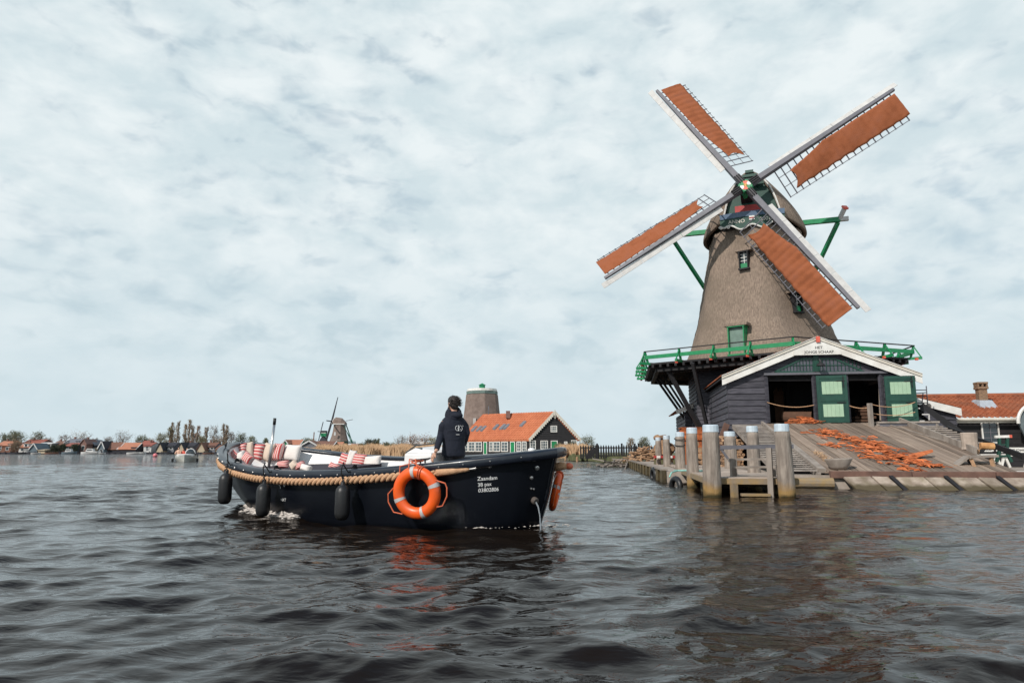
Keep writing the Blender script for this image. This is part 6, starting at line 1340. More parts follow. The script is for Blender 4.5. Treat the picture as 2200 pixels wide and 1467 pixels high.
P, e, u, n_ = hframe(1147, 1074, .0, 0, .2); b = MB(); b.tube([P, P + n_ * .05, P + n_ * .065], [.055, .055, .042], 14); b.build('exhaust_outlet', mat('rusty_outlet', (.10, .08, .07), None, .7, 20.), hull)
b = MB(); b.tube([P + n_ * .06 - u * .02], 0.02, 4) if False else None
P2 = P + n_ * .06 - u * .01; b.tube([P2, P2 + n_ * .06 - Z3 * .05, P2 + n_ * .10 - Z3 * .16, P2 + n_ * .12 - Z3 * .32, P2 + n_ * .13 - Z3 * .47], [.012, .011, .010, .014, .02], 7)
WJ = bpy.data.materials.new('water_jet'); WJ.use_nodes = True; wb_ = WJ.node_tree.nodes['Principled BSDF']; wb_.inputs['Base Color'].default_value = (.5, .55, .6, 1); wb_.inputs['Roughness'].default_value = .15; wb_.inputs['Transmission Weight'].default_value = .6; wb_.inputs['IOR'].default_value = 1.33
b.build('water_jet', WJ, kind='stuff', cat='water jet', label='thin stream of water falling from the boat outlet', smooth=True)
# lettering on the quarter
def hull_text(s_, px0, pxw, pybase, hpx, mt_, nm, slope=0., lo=0., hi=.4, par=hull):
    vs, fs = text_mesh(s_, 1.0, .0, weight=.003); w_ = vs[:, 0].max() - vs[:, 0].min(); x0 = vs[:, 0].min(); hh = .70
    cache = {}
    b = MB(); P00, e, u, n_ = hframe(px0, pybase, .006, lo, hi); P01 = hull_pt(px0 + pxw, pybase - slope, .006, lo, hi)[0]; P10 = hull_pt(px0, pybase - hpx, .006, lo, hi)[0]; Pm = hull_pt(px0 + pxw / 2, pybase - slope / 2, .006, lo, hi)[0]
    out = []
    for v in vs:
        f = (v[0] - x0) / w_; base_ = P00 * (1 - f) * (1 - 2 * f) + Pm * 4 * f * (1 - f) + P01 * f * (2 * f - 1); out.append(base_ + (P10 - P00) * v[1] / hh + n_ * .004)
    b.add(out, fs); return b.build(nm, mt_, par)
hull_text('Zaandam', 1026, 42, 1032, 8.2, 'letter', 'home_port_lettering', slope=2.5)
hull_text('38 pax', 1027, 29.5, 1045, 8, 'letter', 'capacity_lettering', slope=2.5)
hull_text('03802806', 1028, 43, 1057, 8, 'letter', 'number_lettering', slope=3.)
# anchor-like emblem on the bow quarter
P, e, u, n_ = hframe(601, 1042, .008, .5, .9); b = MB()
b.tube([P + n_ * .01 + .085 * (math.cos(t) * e + math.sin(t) * u) for t in np.linspace(.3, 2.9, 14)], .006, 5); b.tube([P - u * .06, P + u * .085], .006, 5); b.tube([P - e * .05 + u * .05, P - u * .02, P + e * .05 + u * .05], .006, 5); b.tube([P + e * .13 + .018 * (math.cos(t) * e + math.sin(t) * u) for t in np.linspace(0, 6.28, 10)], .005, 5); b.build('emblem', 'letter', hull)
hull_text('NXT', 604, 11, 1076, 6, 'letter', 'bow_lettering', lo=.45, hi=.95)
hl = [hullp(.012 - .004 * i, .38 + .03 * i, -1, .012) for i in range(3)]
# interior: bow platform, benches, console
planar(.5, .24, .72, .60, .90, .09, 'bow_cushion_platform', 'mattress')
b = MB(); 
for sd in (1, -1):
    ss = [s for s in SG if .13 <= s <= .60]; o = [B(s * BL, (hb_(s) * BB_ - .14) * sd, .66) for s in ss] + [B(s * BL, (hb_(s) * BB_ - .62) * sd, .66) for s in ss[::-1]]; b.prism(o, V(0, 0, .08))
b.build('bench_cushion', 'mattress', tb)
b = MB()
for sd in (1, -1):
    ss = [s for s in SG if .13 <= s <= .60]; o = [B(s * BL, (hb_(s) * BB_ - .16) * sd, .29) for s in ss] + [B(s * BL, (hb_(s) * BB_ - .60) * sd, .29) for s in ss[::-1]]; b.prism(o, V(0, 0, .37))
b.build('bench', 'liner', tb)
AXB = (V(*BD, 0), V(*BN, 0), Z3)
def inb(px, py, lat):    # the point of the boat at lateral offset lat that lies behind a given spot
    r = ray(px, py); o = V(0, 0, CAMH); n_ = V(*BN, 0); c = B(0, lat, 0); t = ((c - o) @ n_) / (r @ n_); return o + r * t
# console with windscreen
cs = inb(905, 985, .25); lx, ly = to_boat(cs[0], cs[1]); cs_x = float(lx)
def bb(x0, x1, y0, y1, z0, z1, mb): return mb.hexa([B(x, y, z) for z in (z0, z1) for x, y in ((x0, y0), (x1, y0), (x1, y1), (x0, y1))])
zc = zat(969, 11.7) 
b = MB(); mbv = [B(x, y, z) for z, dx in ((.29, 0), (1.13, .06)) for x, y in ((cs_x - .36 + dx, -.35), (cs_x + .36 - dx, -.35), (cs_x + .36 - dx, .35), (cs_x - .36 + dx, .35))]; b.hexa(mbv); con = b.build('console', 'liner', tb, bevel=.03)
b = MB(); b.hexa([B(cs_x - .38, -.33, 1.13), B(cs_x + .30, -.33, 1.13), B(cs_x + .30, .33, 1.13), B(cs_x - .38, .33, 1.13), B(cs_x - .30, -.28, 1.17), B(cs_x + .12, -.28, 1.22), B(cs_x + .12, .28, 1.22), B(cs_x - .30, .28, 1.17)]); b.build('console_top', 'liner', con, bevel=.02)
b = MB(); b.hexa([B(cs_x - .10, .29, 1.14), B(cs_x + .24, .29, 1.14), B(cs_x + .24, .31, 1.14), B(cs_x - .10, .31, 1.14), B(cs_x - .02, .25, 1.22), B(cs_x + .14, .25, 1.22), B(cs_x + .14, .27, 1.22), B(cs_x - .02, .27, 1.22)]); b.tube([B(cs_x + .3, -.3, 1.14), B(cs_x + .1, -.28, 1.26), B(cs_x + .1, .28, 1.26), B(cs_x + .3, .3, 1.14)], .012, 6); b.build('windscreen', 'glass', con)
b = MB(); cw = B(cs_x - .48, .05, 1.02); fw = V(*BD, 0); b.tube([cw + .17 * (math.cos(t) * V(*BN, 0) + math.sin(t) * unit(Z3 * .9 + fw * .4)) for t in np.linspace(0, 2 * math.pi, 22)], .014, 6)
for t in (1.57, 3.7, 5.8): b.tube([cw + fw * .02, cw + .17 * (math.cos(t) * V(*BN, 0) + math.sin(t) * unit(Z3 * .9 + fw * .4))], .01, 5)
b.tube([cw, cw + fw * .15], .02, 6); b.build('steering_wheel', 'rubber', con)
# dark engine box aft of the console, rail light, cleats
P = hullp(sig_for(1143, 0, 0, .2, -1), 0, -1, -.02); b = MB(); b.ball(P + Z3 * .03, .055, 12, 8, sq=(1.2, 1.2, .8)); b.build('stern_light', 'liner', tb, smooth=True)
def cleat(P, e, nm='cleat'): b = MB(); b.tube([P - e * .13 + Z3 * .065, P - e * .08 + Z3 * .055, P + e * .08 + Z3 * .055, P + e * .13 + Z3 * .065], [.012, .017, .017, .012], 7); b.tube([P - e * .04, P - e * .04 + Z3 * .055], .014, 6); b.tube([P + e * .04, P + e * .04 + Z3 * .055], .014, 6); return b.build(nm, 'tardark', rail)
sB = sig_for(905, 0, .1, .5); Pc = hullp(sB, 0, 1, -.03) + Z3 * .03; ec = unit(hullp(sB + .01, 0, 1) - hullp(sB - .01, 0, 1)); cleat(Pc, ec)
P = hullp(.955, 0, 1, -.03) + Z3 * .03; cleat(P, unit(hullp(.97, 0, 1) - hullp(.94, 0, 1)))
# flag pole on the near bow
pp0 = inb(578, 1000, .35); pp1 = pp0 + V(.06, 0, 0); zt_ = zat(898, pp0[1]); b = MB(); b.tube([V(pp0[0] - .02, pp0[1], .60), V(pp0[0] + .06, pp0[1], zt_ - .13)], .027, 10); po = b.build('steel_pole', 'steel', tb, smooth=True)
b = MB(); b.tube([V(pp0[0] + .06, pp0[1], zt_ - .13), V(pp0[0] + .065, pp0[1], zt_)], .030, 10); b.build('pole_grip', 'rubber', po, smooth=True)
# orange float on the far quarter rope end
P = hullp(.012, .20, -1, .16); b = MB(); fl = at(1222, 1001, P[1] + .15); b.ball(fl, .055, 10, 8, sq=(1.3, 1, 1)); b.build('orange_float', 'orangecap', tb, smooth=True)
b = MB(); d_ = V(-1, .1, 0); b.tube([fl + d_ * .02, fl + d_ * .12, fl + d_ * .26 - Z3 * .03], [.045, .07, .065], 10); b.build('float_sleeve', 'rope', tb, smooth=True)
# ---------------------------------------------------------------- fenders
f0 = thing('boat_fender', (0, 0, 0), 'fender', 'fender', 'black cylindrical fenders hung along the near side'); ORG[f0.name] = V(0, 0, 0)
b = MB(); rr = [(-.56, .02), (-.55, .07), (-.51, .105), (-.45, .12), (-.12, .12), (-.06, .105), (-.02, .07), (.0, .04), (.04, .035), (.05, .02)]
b.loft([[V(r_ * math.cos(t), r_ * math.sin(t), z) for t in np.linspace(0, 2 * math.pi, 21)[:-1]] for z, r_ in rr], cap=True); b.build('fender_body', 'rubber', f0, smooth=True)
b = MB(); b.tube([V(-.03, 0, -.01), V(-.035, 0, .05), V(0, 0, .075), V(.035, 0, .05), V(.03, 0, -.01)], .014, 6); b.build('fender_eye', 'rubber', f0)
b = MB(); b.tube([V(0, .0, .06), V(.01, .03, .16), V(-.005, .04, .26), V(.0, .0, .36)], .011, 6); b.tube([V(-.03, 0, .10), V(.03, 0, .13), V(-.02, .02, .17)], .012, 5); b.build('fender_rope', 'blackrope', f0)
FD = [(490, 1026, 'black fender nearest the bow, hanging clear of the hull', 1.0), (592, 1041, 'black fender hanging over the bow emblem, at the bow wave', .98), (761, 1044, 'black fender amidships, left of the lifebuoy', .96)]
FDO = []
for i, (px, pyt, lab, k_) in enumerate(FD):
    if i == 0:
        sg = sig_for(508, 0, .7, 1., 1); P = hullp(sg, 0, 1, .20); zt_ = None
    else: sg = sig_for(px, 0, .3, .95, 1); P = hullp(sg, 0, 1, .22)
    zf_ = CAMH + (968 - pyt) / FPX * P[1]
    o = f0 if i == 0 else dup(f0, (0, 0, 0), lab); o.location = (P[0], P[1], zf_ + (.04 if i else .10)); o['label'] = lab; o.scale = (k_, k_, k_ * 1.0); o.rotation_euler.z = i * 1.1
    FDO.append((o, P, sg, zf_, k_))
for o, P, sg, zf_, k_ in FDO:   # the lashing over the cap rail belongs to the fender
    b = MB(); Q = hullp(sg, 0, 1, .0) + Z3 * .05; top_ = V(P[0], P[1], zf_ + .34); b.tube([top_, hullp(sg, 0, 1, .12) + Z3 * (-.02), Q, hullp(sg, 0, 1, -.12) + Z3 * .02], .011, 6); 
    for a_ in range(3): b.tube([Q + V(.02 * a_ - .03, 0, .0), Q + V(.02 * a_, -.03, .04), Q + V(.03, .02, .01)], .012, 5)
    vs = np.concatenate(b.v); b.v = [(vs - V(*o.location)) @ np.diag([1, 1, 1])]
    th_ = o.rotation_euler.z; ca, sa = math.cos(-th_), math.sin(-th_); w = b.v[0]; b.v = [np.stack([(w[:, 0] * ca - w[:, 1] * sa) / k_, (w[:, 0] * sa + w[:, 1] * ca) / k_, w[:, 2] / k_], 1)]
    ORG[o.name] = V(0, 0, 0); b.build('rail_lashing', 'blackrope', o)
# ---------------------------------------------------------------- lifebuoys
def lifebuoy(c, e, u, n_, lab, R=.300, r_=.088):
    t_ = thing('lifebuoy', tuple(c), lab, 'lifebuoy'); b = MB(); rings = []
    for i in range(48):
        t = 2 * math.pi * i / 48; o_ = e * math.cos(t) + u * math.sin(t); rings.append([c + o_ * (R + r_ * math.cos(q_)) + n_ * (r_ * .80 * math.sin(q_)) for q_ in np.linspace(0, 2 * math.pi, 17)[:-1]])
    b.loft(rings + [rings[0]]); ring = b.build('ring', 'orange', t_, smooth=True)
    for a0 in (105, 15, 195, 285):
        a0 = math.radians(a0 - (12 if a0 == 105 else 0)); b = MB(); rr_ = []
        for t in np.linspace(a0 - .085, a0 + .085, 5): o_ = e * math.cos(t) + u * math.sin(t); rr_.append([c + o_ * (R + (r_ + .003) * math.cos(q_)) + n_ * ((r_ * .80 + .003) * math.sin(q_)) for q_ in np.linspace(0, 2 * math.pi, 17)[:-1]])
        b.loft(rr_); b.build('reflective_band', 'reflect', ring, smooth=True)
    pt = lambda ang, rad, o=0.: c + (e * math.cos(math.radians(ang)) + u * math.sin(math.radians(ang))) * rad + n_ * o
    b = MB()
    b.tube([pt(25, R + r_ * .9, .03), pt(12, .50, .02), pt(4, .51, .02), pt(-10, .50, .02), pt(-28, .46, .02), pt(-36, R + r_ * .95, .02)], .010, 6)
    b.tube([pt(165, R + r_ * .9, .03), pt(178, .47, .02), pt(192, .49, .02), pt(212, .48, .02), pt(228, R + r_ * 1.05, .02)], .010, 6)
    for a_ in (68, 74): b.tube([c + (e * math.cos(math.radians(a_)) + u * math.sin(math.radians(a_))) * (R + (r_ + .01) * math.cos(q_)) + n_ * ((r_ * .8 + .01) * math.sin(q_)) for q_ in np.linspace(0, 2 * math.pi, 16)], .009, 5)
    b.build('grab_line', 'orangerope', t_); return t_, pt
sL = sig_for(909, 0, .05, .5); Pn = hullp(sL, 0, 1, .0); el = unit(hullp(sL - .02, 0, 1) - hullp(sL + .02, 0, 1)); nl = unit(np.cross(Z3, el)); nl = nl if nl @ (V(0, 0, 1) - Pn) > 0 else -nl
nl = unit(nl - Z3 * .10); ul = unit(np.cross(nl, el)); ul = ul if ul[2] > 0 else -ul
cL = Pn + nl * .19; cL = V(cL[0], cL[1], CAMH + (968 - 1055) / FPX * cL[1])
lb_, pt = lifebuoy(cL, el, ul, nl, 'orange lifebuoy with grey bands hanging on the near side of the tour boat')
b = MB(); b.tube([pt(100, .37, .05), pt(96, .50, .02), Pc + Z3 * .03], .010, 6); b.tube([pt(78, .38, .05), pt(84, .49, .03), Pc + Z3 * .03, pt(92, .47, .05), pt(70, .39, .04)], .010, 6); b.tube([Pc - ec * .02 + Z3 * .04, pt(120, .47, .0), pt(128, .39, .02)], .009, 6); b.build('hanging_line', 'orangerope', lb_)
sF = .02; c2 = hullp(.07, .50, -1, .13); P_ = at(1195, 1054, c2[1]); 
nn2 = unit(V(.93, -.12, -.22)); e2_ = unit(np.cross(nn2, Z3)); u2 = unit(np.cross(e2_, nn2)); u2 = u2 if u2[2] > 0 else -u2
lifebuoy(V(P_[0], c2[1] + .05, P_[2]), e2_, u2, nn2, 'second orange lifebuoy hanging on the far quarter of the stern, seen edge-on', .262, .078)
# ---------------------------------------------------------------- cushions
def stripe(name, c1, c2, freq, axis):
    m_ = mat(name, c1, tuple(x * .93 for x in c1), .9, 6., .15, 30, spec=.15); t = m_.node_tree; b_ = t.nodes['Principled BSDF']; src = b_.inputs['Base Color'].links[0].from_socket
    uvn = N(t, 'ShaderNodeAttribute', attribute_name='cush', attribute_type='GEOMETRY'); s_ = N(t, 'ShaderNodeSeparateXYZ'); L(t, uvn.outputs['Vector'], s_.inputs[0])
    f = math_(t, 'FRACT', math_(t, 'MULTIPLY', s_.outputs[axis], freq)); f2 = math_(t, 'LESS_THAN', math_(t, 'ABSOLUTE', math_(t, 'SUBTRACT', f, .5)), .24); L(t, mixc(t, f2, src, c2), b_.inputs['Base Color']); return m_
SM = {'S': stripe('striped_fabric', (.72, .50, .46), (.48, .075, .075), 5.0, 1), 'V': stripe('striped_fabric_upright', (.72, .50, .46), (.48, .075, .075), 5.0, 0), 'C': mat('cream_fabric', (.66, .53, .43), (.60, .48, .39), .9, 6., .3, 30, spec=.15), 'W': mat('white_fabric', (.74, .68, .64), (.68, .62, .58), .9, 6., .3, 30, spec=.15)}
def cushion(P, w, h, th, yaw, pitch, roll, kind, lab):
    n = 15; vs = []; uv = []
    for sd in (1, -1):
        for i in range(n):
            for j in range(n):
                u, v = -1 + 2 * i / (n - 1), -1 + 2 * j / (n - 1); pu = 1 - .07 * (1 - v * v) ; pv = 1 - .07 * (1 - u * u)
                t = (max(0, (1 - u ** 4)) * max(0, (1 - v ** 4))) ** .5 * (1 + .08 * math.sin(3 * u + P[0] * 9) * math.cos(2 * v + P[1] * 7))
                vs.append((u * w / 2 * pu, sd * th / 2 * t, v * h / 2 * pv)); uv.append(((u + 1) / 2, (v + 1) / 2, 0))
    fs = []
    for s_ in (0, 1):
        for i in range(n - 1):
            for j in range(n - 1): a = s_ * n * n + i * n + j; fs.append((a, a + 1, a + n + 1, a + n) if s_ else (a, a + n, a + n + 1, a + 1))
    me = bpy.data.meshes.new('cushion'); me.from_pydata(vs, [], fs); at_ = me.attributes.new('cush', 'FLOAT_VECTOR', 'POINT'); at_.data.foreach_set('vector', np.array(uv, np.float32).ravel()); me.update()
    me.polygons.foreach_set('use_smooth', [True] * len(me.polygons)); me.materials.append(SM[kind])
    bmx = bmesh.new(); bmx.from_mesh(me); bmesh.ops.remove_doubles(bmx, verts=bmx.verts, dist=1e-4); bmx.to_mesh(me); bmx.free()
    o = bpy.data.objects.new('cushion', me); COL.objects.link(o); o.location = P; o.rotation_euler = (math.radians(pitch), math.radians(roll), math.radians(yaw)); tag(o, lab, 'cushion', 'cushions in the tour boat')
# yaw: the far lining runs at about this angle
YA = math.degrees(math.atan2(BD[1], BD[0])) - 180
def cu_(px0, px1, py0, py1, lat, kind, lab, th=.16, dyaw=0, roll=0, pitch=-14):
    P = inb((px0 + px1) / 2, (py0 + py1) / 2, lat)
    if px0 > 500 and lat < -.45 and px0 != 705:
        for _ in range(12): lx_, _l = to_boat(P[0], P[1]); lat = .6 * lat - .4 * (hb_(lx_ / BL) * BB_ * .98 - .27); P = inb((px0 + px1) / 2, (py0 + py1) / 2, lat)
    k = P[1] / FPX; w = (px1 - px0) * k / max(.55, math.cos(math.radians(YA + dyaw))); h = (py1 - py0) * k * 1.04
    cushion(P, w, h, th, YA + dyaw, pitch, roll, kind, lab)
C_ = [(507, 531, 953, 984, -.55, 'S', 'striped cushion at the very left of the back row', .16, 14, -14), (527, 545, 949, 986, -.72, 'C', 'cream cushion turned between the two leftmost striped ones', .17, 45, -10), (541, 567, 953, 988, -.86, 'S', 'striped cushion left of the folded cream one in the back row', .16, 4, 2), (562, 589, 952, 990, -.88, 'C', 'cream cushion behind the steel pole', .17, 0, 8),
      (584, 609, 952, 989, -.98, 'V', 'cushion with upright red stripes right of the steel pole', .16, 4, 0), (605, 649, 955, 990, -1.02, 'W', 'large white cushion at the right end of the back row', .16, 0, 2),
      (729, 750, 974, 1004, -1.05, 'S', 'left striped cushion of the midships group', .15, 0, 12), (746, 763, 967, 1004, -1.0, 'W', 'white cushion standing on edge in the midships group', .15, 25, 10), (757, 787, 975, 1003, -1.08, 'S', 'right striped cushion of the midships group', .15, 0, 4), (780, 820, 979, 1003, -1.08, 'W', 'white cushion at the right end of the midships group', .15, 0, -3),
      (494, 516, 970, 985, .35, 'S', 'striped cushion lying against the near bow rail', .14, 0, 30), (510, 527, 970, 990, .5, 'W', 'small white cushion by the near bow rail', .14, 10, -20), (520, 545, 974, 995, .65, 'V', 'tilted striped cushion at the near bow rail', .15, 0, 28),
      (594, 622, 990, 1006, .78, 'S', 'striped cushion just showing over the near rail by the pole', .15, 0, -6), (624, 640, 991, 1008, .95, 'C', 'cream cushion corner showing over the near rail', .14, 0, 42), (636, 655, 993, 1009, .9, 'S', 'second striped cushion just showing over the near rail', .14, 0, -20), (645, 670, 998, 1012, 1.0, 'W', 'pale cushion low behind the near rail amidships', .13, 0, 10), (705, 730, 995, 1012, -.4, 'S', 'striped cushion below the hanging dark jacket', .13, 0, 14)]
for (a, b_, c_, d, lat, k, lab, th_, dy, rl_) in C_: cu_(a, b_, c_, d, lat, k, lab, th_, dy, rl_)
# dark jacket thrown over the far rail
P = inb(705, 966, -1.30); ga = thing('hung_jacket', tuple(P), 'dark brown jacket hanging over the far rail of the tour boat', 'jacket'); b = MB(); rings = []
for i, t in enumerate(np.linspace(0, 1, 14)):
    row = []
    for j in range(11):
        u = j / 10; w = .14 + .15 * t ** 1.5; x = (u - .5) * w * 1.0 + .03 * t; fold = .03 * math.sin(u * 14 + t * 2) * (.4 + t); z = -.42 * t - (.06 * abs(math.sin(u * 9)) * (t > .9)); row.append(P + V(x, fold - .14 + .10 * (1 - t) ** 3, z + .03 * (1 - (1 - t) ** 2)))
    rings.append(row)
b.loft(rings, closed=False); j_ = b.build('jacket_body', mat('brown_jacket', (.05, .035, .033), (.025, .018, .018), .8, 8.), ga, smooth=True); sd = j_.modifiers.new('t', 'SOLIDIFY'); sd.thickness = .02
b = MB(); b.tube([P + V(-.03, -.1, -.05), P + V(-.08, -.16, -.25), P + V(-.10, -.17, -.42)], [.03, .035, .03], 7); b.build('sleeve', MATS['brown_jacket'], ga, smooth=True)
# ---------------------------------------------------------------- skipper
SY = 11.6
def S_(px, py, dy=0.): P = at(px, py, SY + dy); return P
sk = thing('person', (S_(975, 960)[0], SY, .29), 'person standing at the helm in a navy hooded jacket, seen from behind', 'person')
FW = unit(V(-.36, .93, 0)); RT = unit(V(.93, .36, 0))
cxy = S_(975, 930); C0 = V(cxy[0], SY, 0)
def Q(r, f, z): return C0 + RT * r + FW * f + Z3 * z
def ell(c, a, b_, ax1, ax2, n=20): return [c + ax1 * a * math.cos(t) + ax2 * b_ * math.sin(t) for t in np.linspace(0, 2 * math.pi, n + 1)[:-1]]
def hand(mb, P, d, side, up):
    # palm and five bent fingers from wrist P, along d, closing downwards round the rim
    d = unit(d); w = unit(np.cross(d, up)) * side; dn = -unit(up)
    mb.tube([P - d * .01, P + d * .04, P + d * .085], [.028, .034, .030], 8)
    for i, (o_, l_) in enumerate(((-.027, .070), (-.009, .078), (.009, .074), (.027, .060))):
        a = P + d * .07 + w * o_; mb.tube([a, a + d * l_ * .45 + dn * .006, a + d * l_ * .75 + dn * .022, a + d * l_ * .85 + dn * .046], [.0095, .009, .0085, .007], 6)
    a = P + d * .02 - w * .028; mb.tube([a, a + d * .025 - w * .022, a + d * .055 - w * .026 + dn * .012], [.012, .011, .008], 6)
sho = 1.70
LS, RS_ = Q(-.165, .0, 1.635), Q(.170, .0, 1.625)
LE, LW = S_(948, 932, -.06), S_(938, 966, -.28)
RE, RW = S_(1002, 930, .06), S_(996, 955, .26)
LH = S_(934, 974, -.34)
# body: one continuous surface
b = MB()
b.loft([ell(Q(0, f, z), a, c, RT, FW) for z, a, c, f in ((1.12, .155, .115, 0), (1.25, .15, .11, 0), (1.45, .165, .115, 0), (1.60, .18, .11, 0), (1.70, .12, .09, .0), (1.76, .062, .062, .01), (1.84, .056, .06, .02))], cap=True)
hc = Q(-.015, .03, 1.935); hf = unit(FW - RT * .35); hr = unit(np.cross(hf, Z3))
b.loft([ell(hc + Z3 * z + hf * f, a, c, hr, hf, 18) for z, a, c, f in ((-.125, .035, .04, .03), (-.105, .052, .062, .025), (-.06, .066, .085, .01), (-.01, .073, .098, .0), (.04, .075, .10, -.005), (.085, .062, .082, -.008), (.112, .035, .045, -.01), (.12, .01, .012, -.01))], cap=True)
b.tube([hc + hf * .09 + Z3 * .0, hc + hf * .118 - Z3 * .035, hc + hf * .10 - Z3 * .045], [.010, .016, .010], 7)      # nose
b.tube([hc + hf * .092 - Z3 * .068 - hr * .02, hc + hf * .098 - Z3 * .068, hc + hf * .092 - Z3 * .068 + hr * .02], .007, 6)   # lips
for s in (-1, 1):
    b.tube([hc + hr * s * .075 + Z3 * .02 - hf * .005, hc + hr * s * .085 - hf * .012, hc + hr * s * .076 - Z3 * .03], [.010, .016, .009], 7)   # ears
    b.ball(hc + hf * .083 + hr * s * .031 + Z3 * .0, .014, 8, 6)
b.tube([LS, LE, LW, LW + (LH - LW) * .6], [.055, .042, .030, .028], 10); b.tube([RS_, RE, RW], [.055, .042, .030], 10)
hand(b, LH, V(-.35, -.25, -.75), 1, V(-.5, -.6, .5)); hand(b, RW, unit(FW - RT * .5), -1, Z3)
HIP = 1.14
for s in (-1, 1):
    h_, k_, a_ = Q(s * .085, 0, HIP), Q(s * .10, .03, .74), Q(s * .11, -.01, .37); b.tube([h_, (h_ + k_) / 2, k_, (k_ + a_) / 2 - FW * .02, a_], [.088, .075, .055, .052, .038], 12); b.tube([a_ - FW * .04 - Z3 * .03, a_ + FW * .06 - Z3 * .045, a_ + FW * .17 - Z3 * .05], [.040, .042, .028], 10)
bo = b.build('person_body', 'skin', sk, smooth=True); bo.name = 'body'
r_ = bo.modifiers.new('r', 'REMESH'); r_.mode = 'VOXEL'; r_.voxel_size = .0075; r_.use_smooth_shade = True
# jacket
b = MB()
b.loft([ell(Q(0 + dx, f, z), a, c, RT, FW, 28) for z, a, c, f, dx in ((1.05, .195, .150, 0, 0), (1.10, .205, .158, 0, 0), (1.20, .198, .152, 0, 0), (1.32, .190, .142, 0, 0), (1.46, .200, .142, 0, 0), (1.58, .212, .140, .005, 0), (1.66, .205, .128, .01, 0), (1.715, .150, .108, .015, 0), (1.75, .10, .09, .02, 0), (1.80, .082, .085, .03, 0))], cap=True)
b.tube([LS + RT * .03, LS * .6 + LE * .4 - RT * .01, LE, (LE + LW) / 2, LW], [.070, .072, .064, .058, .046], 14); b.tube([RS_ - RT * .03, RS_ * .6 + RE * .4, RE, (RE + RW) / 2, RW], [.072, .074, .066, .060, .048], 14)
for z_, a0 in ((1.13, .0), (1.24, 1.), (1.36, 2.2), (1.5, 3.1)):
    b.tube([Q(.17 * math.cos(t), -.125 * abs(math.sin(t)) - .008, z_ + .03 * math.sin(t * 2 + a0)) for t in np.linspace(3.5, 5.9, 12)], .017, 6)
for P_, Q_ in ((LE, LW), (RE, RW)):
    for f in (.05, .35, .7): c_ = P_ * (1 - f) + Q_ * f; d = unit(Q_ - P_); x_ = unit(np.cross(d, V(.3, .5, .1))); y_ = np.cross(d, x_); b.tube([c_ + (x_ * math.cos(t) + y_ * math.sin(t)) * (.056 - .012 * f) + d * .02 * math.sin(t * 2) for t in np.linspace(0, 5, 12)], .014, 5)
jo = b.build('hooded_jacket', 'jacket', sk, smooth=True)
r_ = jo.modifiers.new('r', 'REMESH'); r_.mode = 'VOXEL'; r_.voxel_size = .011; r_.use_smooth_shade = True; s2 = jo.modifiers.new('s', 'SMOOTH'); s2.iterations = 4; s2.factor = .5
# hood: bunched cloth round the neck
b = MB(); 
for r0, z0, rr_, ph in ((.098, 1.765, .040, 0), (.108, 1.735, .036, 1), (.090, 1.805, .034, 2), (.080, 1.845, .022, .5)):
    b.tube([Q(r0 * 1.10 * math.cos(t), .02 + r0 * 1.05 * math.sin(t), z0 - .030 * math.sin(t) * -1 - (.035 if math.sin(t) < -.5 else 0) + .010 * math.sin(3 * t + ph)) for t in np.linspace(0, 2 * math.pi, 26)], rr_, 9)
b.ball(Q(.015, -.115, 1.735), .085, 14, 10, sq=(1.25, .55, .62))
ho = b.build('hood', 'jacket', jo, smooth=True); r_ = ho.modifiers.new('r', 'REMESH'); r_.mode = 'VOXEL'; r_.voxel_size = .010; r_.use_smooth_shade = True; s2 = ho.modifiers.new('s', 'SMOOTH'); s2.iterations = 3; s2.factor = .5
# emblem printed on the back
def backp(x, z):   # follows the jacket's back
    zz = [1.20, 1.32, 1.46, 1.58, 1.66]; a = np.interp(z, zz, [.198, .190, .200, .212, .205]); c = np.interp(z, zz, [.152, .142, .142, .140, .128]); f = np.interp(z, zz, [0, 0, 0, .005, .01])
    return Q(x, f - c * math.sqrt(max(0, 1 - (x / a) ** 2)) - .006, z)
b = MB(); ec_ = (.055, 1.520)
def strip(pts, w): b.tube([backp(ec_[0] + x * .72, ec_[1] + z * .8) for x, z in pts], w * .62, 5)
strip([(-.05 + .047 * math.cos(t), .052 * math.sin(t)) for t in np.linspace(.9, 5.4, 18)], .0055); strip([(.03 + .045 * math.cos(t), .052 * math.sin(t)) for t in np.linspace(-1.9, 1.9, 16)], .0055)
strip([(-.018, -.055), (-.014, .06)], .009); strip([(-.055, .012), (-.018, -.012), (.002, .03)], .006); strip([(-.045, -.03), (-.005, -.045)], .006); strip([(.025, -.01), (.03, -.02)], .007)
strip([(.095 + .009 * math.cos(t), .05 + .009 * math.sin(t)) for t in np.linspace(0, 6.28, 9)], .004); b.build('back_emblem', 'letter', jo)
b = MB(); 
for x in (-.055, -.047, -.040, -.030, -.022, -.012, -.004): b.tube([backp(ec_[0] + x, ec_[1] - .098), backp(ec_[0] + x + .001, ec_[1] - .110)], .0028, 4)
b.build('small_print', 'letter', jo)
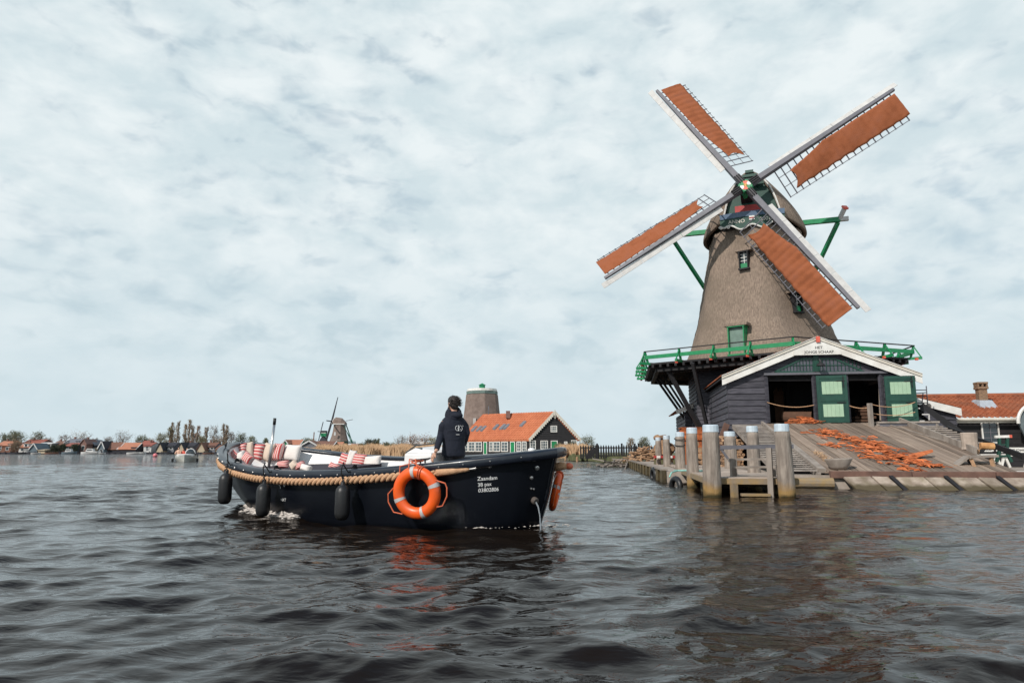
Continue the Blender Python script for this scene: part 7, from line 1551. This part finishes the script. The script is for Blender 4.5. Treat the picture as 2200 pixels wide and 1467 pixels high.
# trousers and shoes
b = MB()
for s in (-1, 1):
    h_, k_, a_ = Q(s * .085, 0, HIP), Q(s * .10, .03, .74), Q(s * .11, -.01, .36); b.tube([h_ + Z3 * .03, (h_ + k_) / 2, k_, (k_ + a_) / 2, a_ + Z3 * .03], [.108, .096, .078, .070, .064], 14)
b.ball(Q(0, 0, 1.12), .15, 14, 8, sq=(1.15, .85, .8)); to = b.build('trousers', 'trousers', sk, smooth=True); r_ = to.modifiers.new('r', 'REMESH'); r_.mode = 'VOXEL'; r_.voxel_size = .014; r_.use_smooth_shade = True
for s in (-1, 1): a_ = Q(s * .11, -.01, .32); b = MB(); b.tube([a_ - FW * .06 + Z3 * .02, a_ + FW * .05 + Z3 * .02, a_ + FW * .14, a_ + FW * .20], [.045, .052, .045, .025], 10); b.build('shoe', 'rubber', sk, smooth=True)
# hair, wind-blown
b = MB(); rgh = np.random.default_rng(4)
b.loft([ell(hc + Z3 * z + hf * f, a, c, hr, hf, 20) for z, a, c, f in ((-.095, .040, .035, -.058), (-.06, .068, .062, -.045), (-.01, .084, .088, -.026), (.04, .090, .102, -.012), (.09, .082, .095, -.006), (.125, .055, .065, -.008), (.142, .02, .02, -.01))], cap=True)
for i in range(420):
    th_ = rgh.uniform(0, 6.28); ph = rgh.uniform(.05, 2.0); n_ = hr * math.sin(ph) * math.cos(th_) + hf * math.sin(ph) * math.sin(th_) + Z3 * math.cos(ph)
    if n_ @ hf > .55 and n_[2] < .55: continue
    p = hc - hf * .014 + Z3 * .02 + n_ * V(1, 1, 1) * .094; wind = V(.9, -.1, .15)
    d = unit(n_ * .35 + wind * rgh.uniform(.3, 1.0) - Z3 * rgh.uniform(.1, .9)); l_ = rgh.uniform(.03, .075); b.tube([p - n_ * .012, p + d * l_ * .5, p + d * l_ + wind * .012 * rgh.random()], [.006, .0045, .0012], 4, cap=False)
b.build('hair', 'hair', sk, smooth=True)
# ---------------------------------------------------------------- foam along the waterline
FM = mat('foam', (.62, .56, .52), (.45, .40, .36), .7, 9.)
def foam(pts, n, spread, h, lab, seed, sz=1.):
    rg = np.random.default_rng(seed); b = MB(); pts = np.array(pts)
    for i in range(n):
        t = rg.random() * (len(pts) - 1); k = int(t); f = t - k; P = pts[k] * (1 - f) + pts[min(k + 1, len(pts) - 1)] * f + V(rg.normal(0, spread), rg.normal(0, spread), 0)
        r_ = (abs(rg.normal(0, .014)) + .004) * sz; z = abs(rg.normal(0, h)); e = unit(V(rg.normal(), rg.normal() * .4, 0)); f_ = unit(V(rg.normal(0, .3), rg.normal(0, .3), 1)); w = np.cross(e, f_)
        c = P + Z3 * (.03 + z); l_ = r_ * rg.uniform(1.5, 5); b.add([c - e * l_, c - w * r_, c + e * l_, c + w * r_, c + f_ * r_ * 1.2, c - f_ * r_], [(0, 1, 4), (1, 2, 4), (2, 3, 4), (3, 0, 4), (1, 0, 5), (2, 1, 5), (3, 2, 5), (0, 3, 5)])
    return b.build('foam', FM, kind='stuff', cat='foam', label=lab)
wlp = lambda s, o: V(*(hullp(s, .97, 1, o)[:2]), 0)
foam([wlp(s, .06) for s in np.linspace(1., .80, 8)] , 520, .09, .03, 'white foam of the bow wave at the stem', 1)
foam([wlp(s, .10) for s in np.linspace(.80, .60, 8)], 520, .085, .028, 'foam curling along the near bow quarter', 2)
foam([wlp(s, .03) + V(.0, 0, 0) for s in np.linspace(.10, .0, 6)] + [wlp(0, 0) + V(.25, -.1, 0), wlp(0, 0) + V(.5, .0, 0)], 60, .09, .002, 'foam below the outlet at the stern', 4, .5)
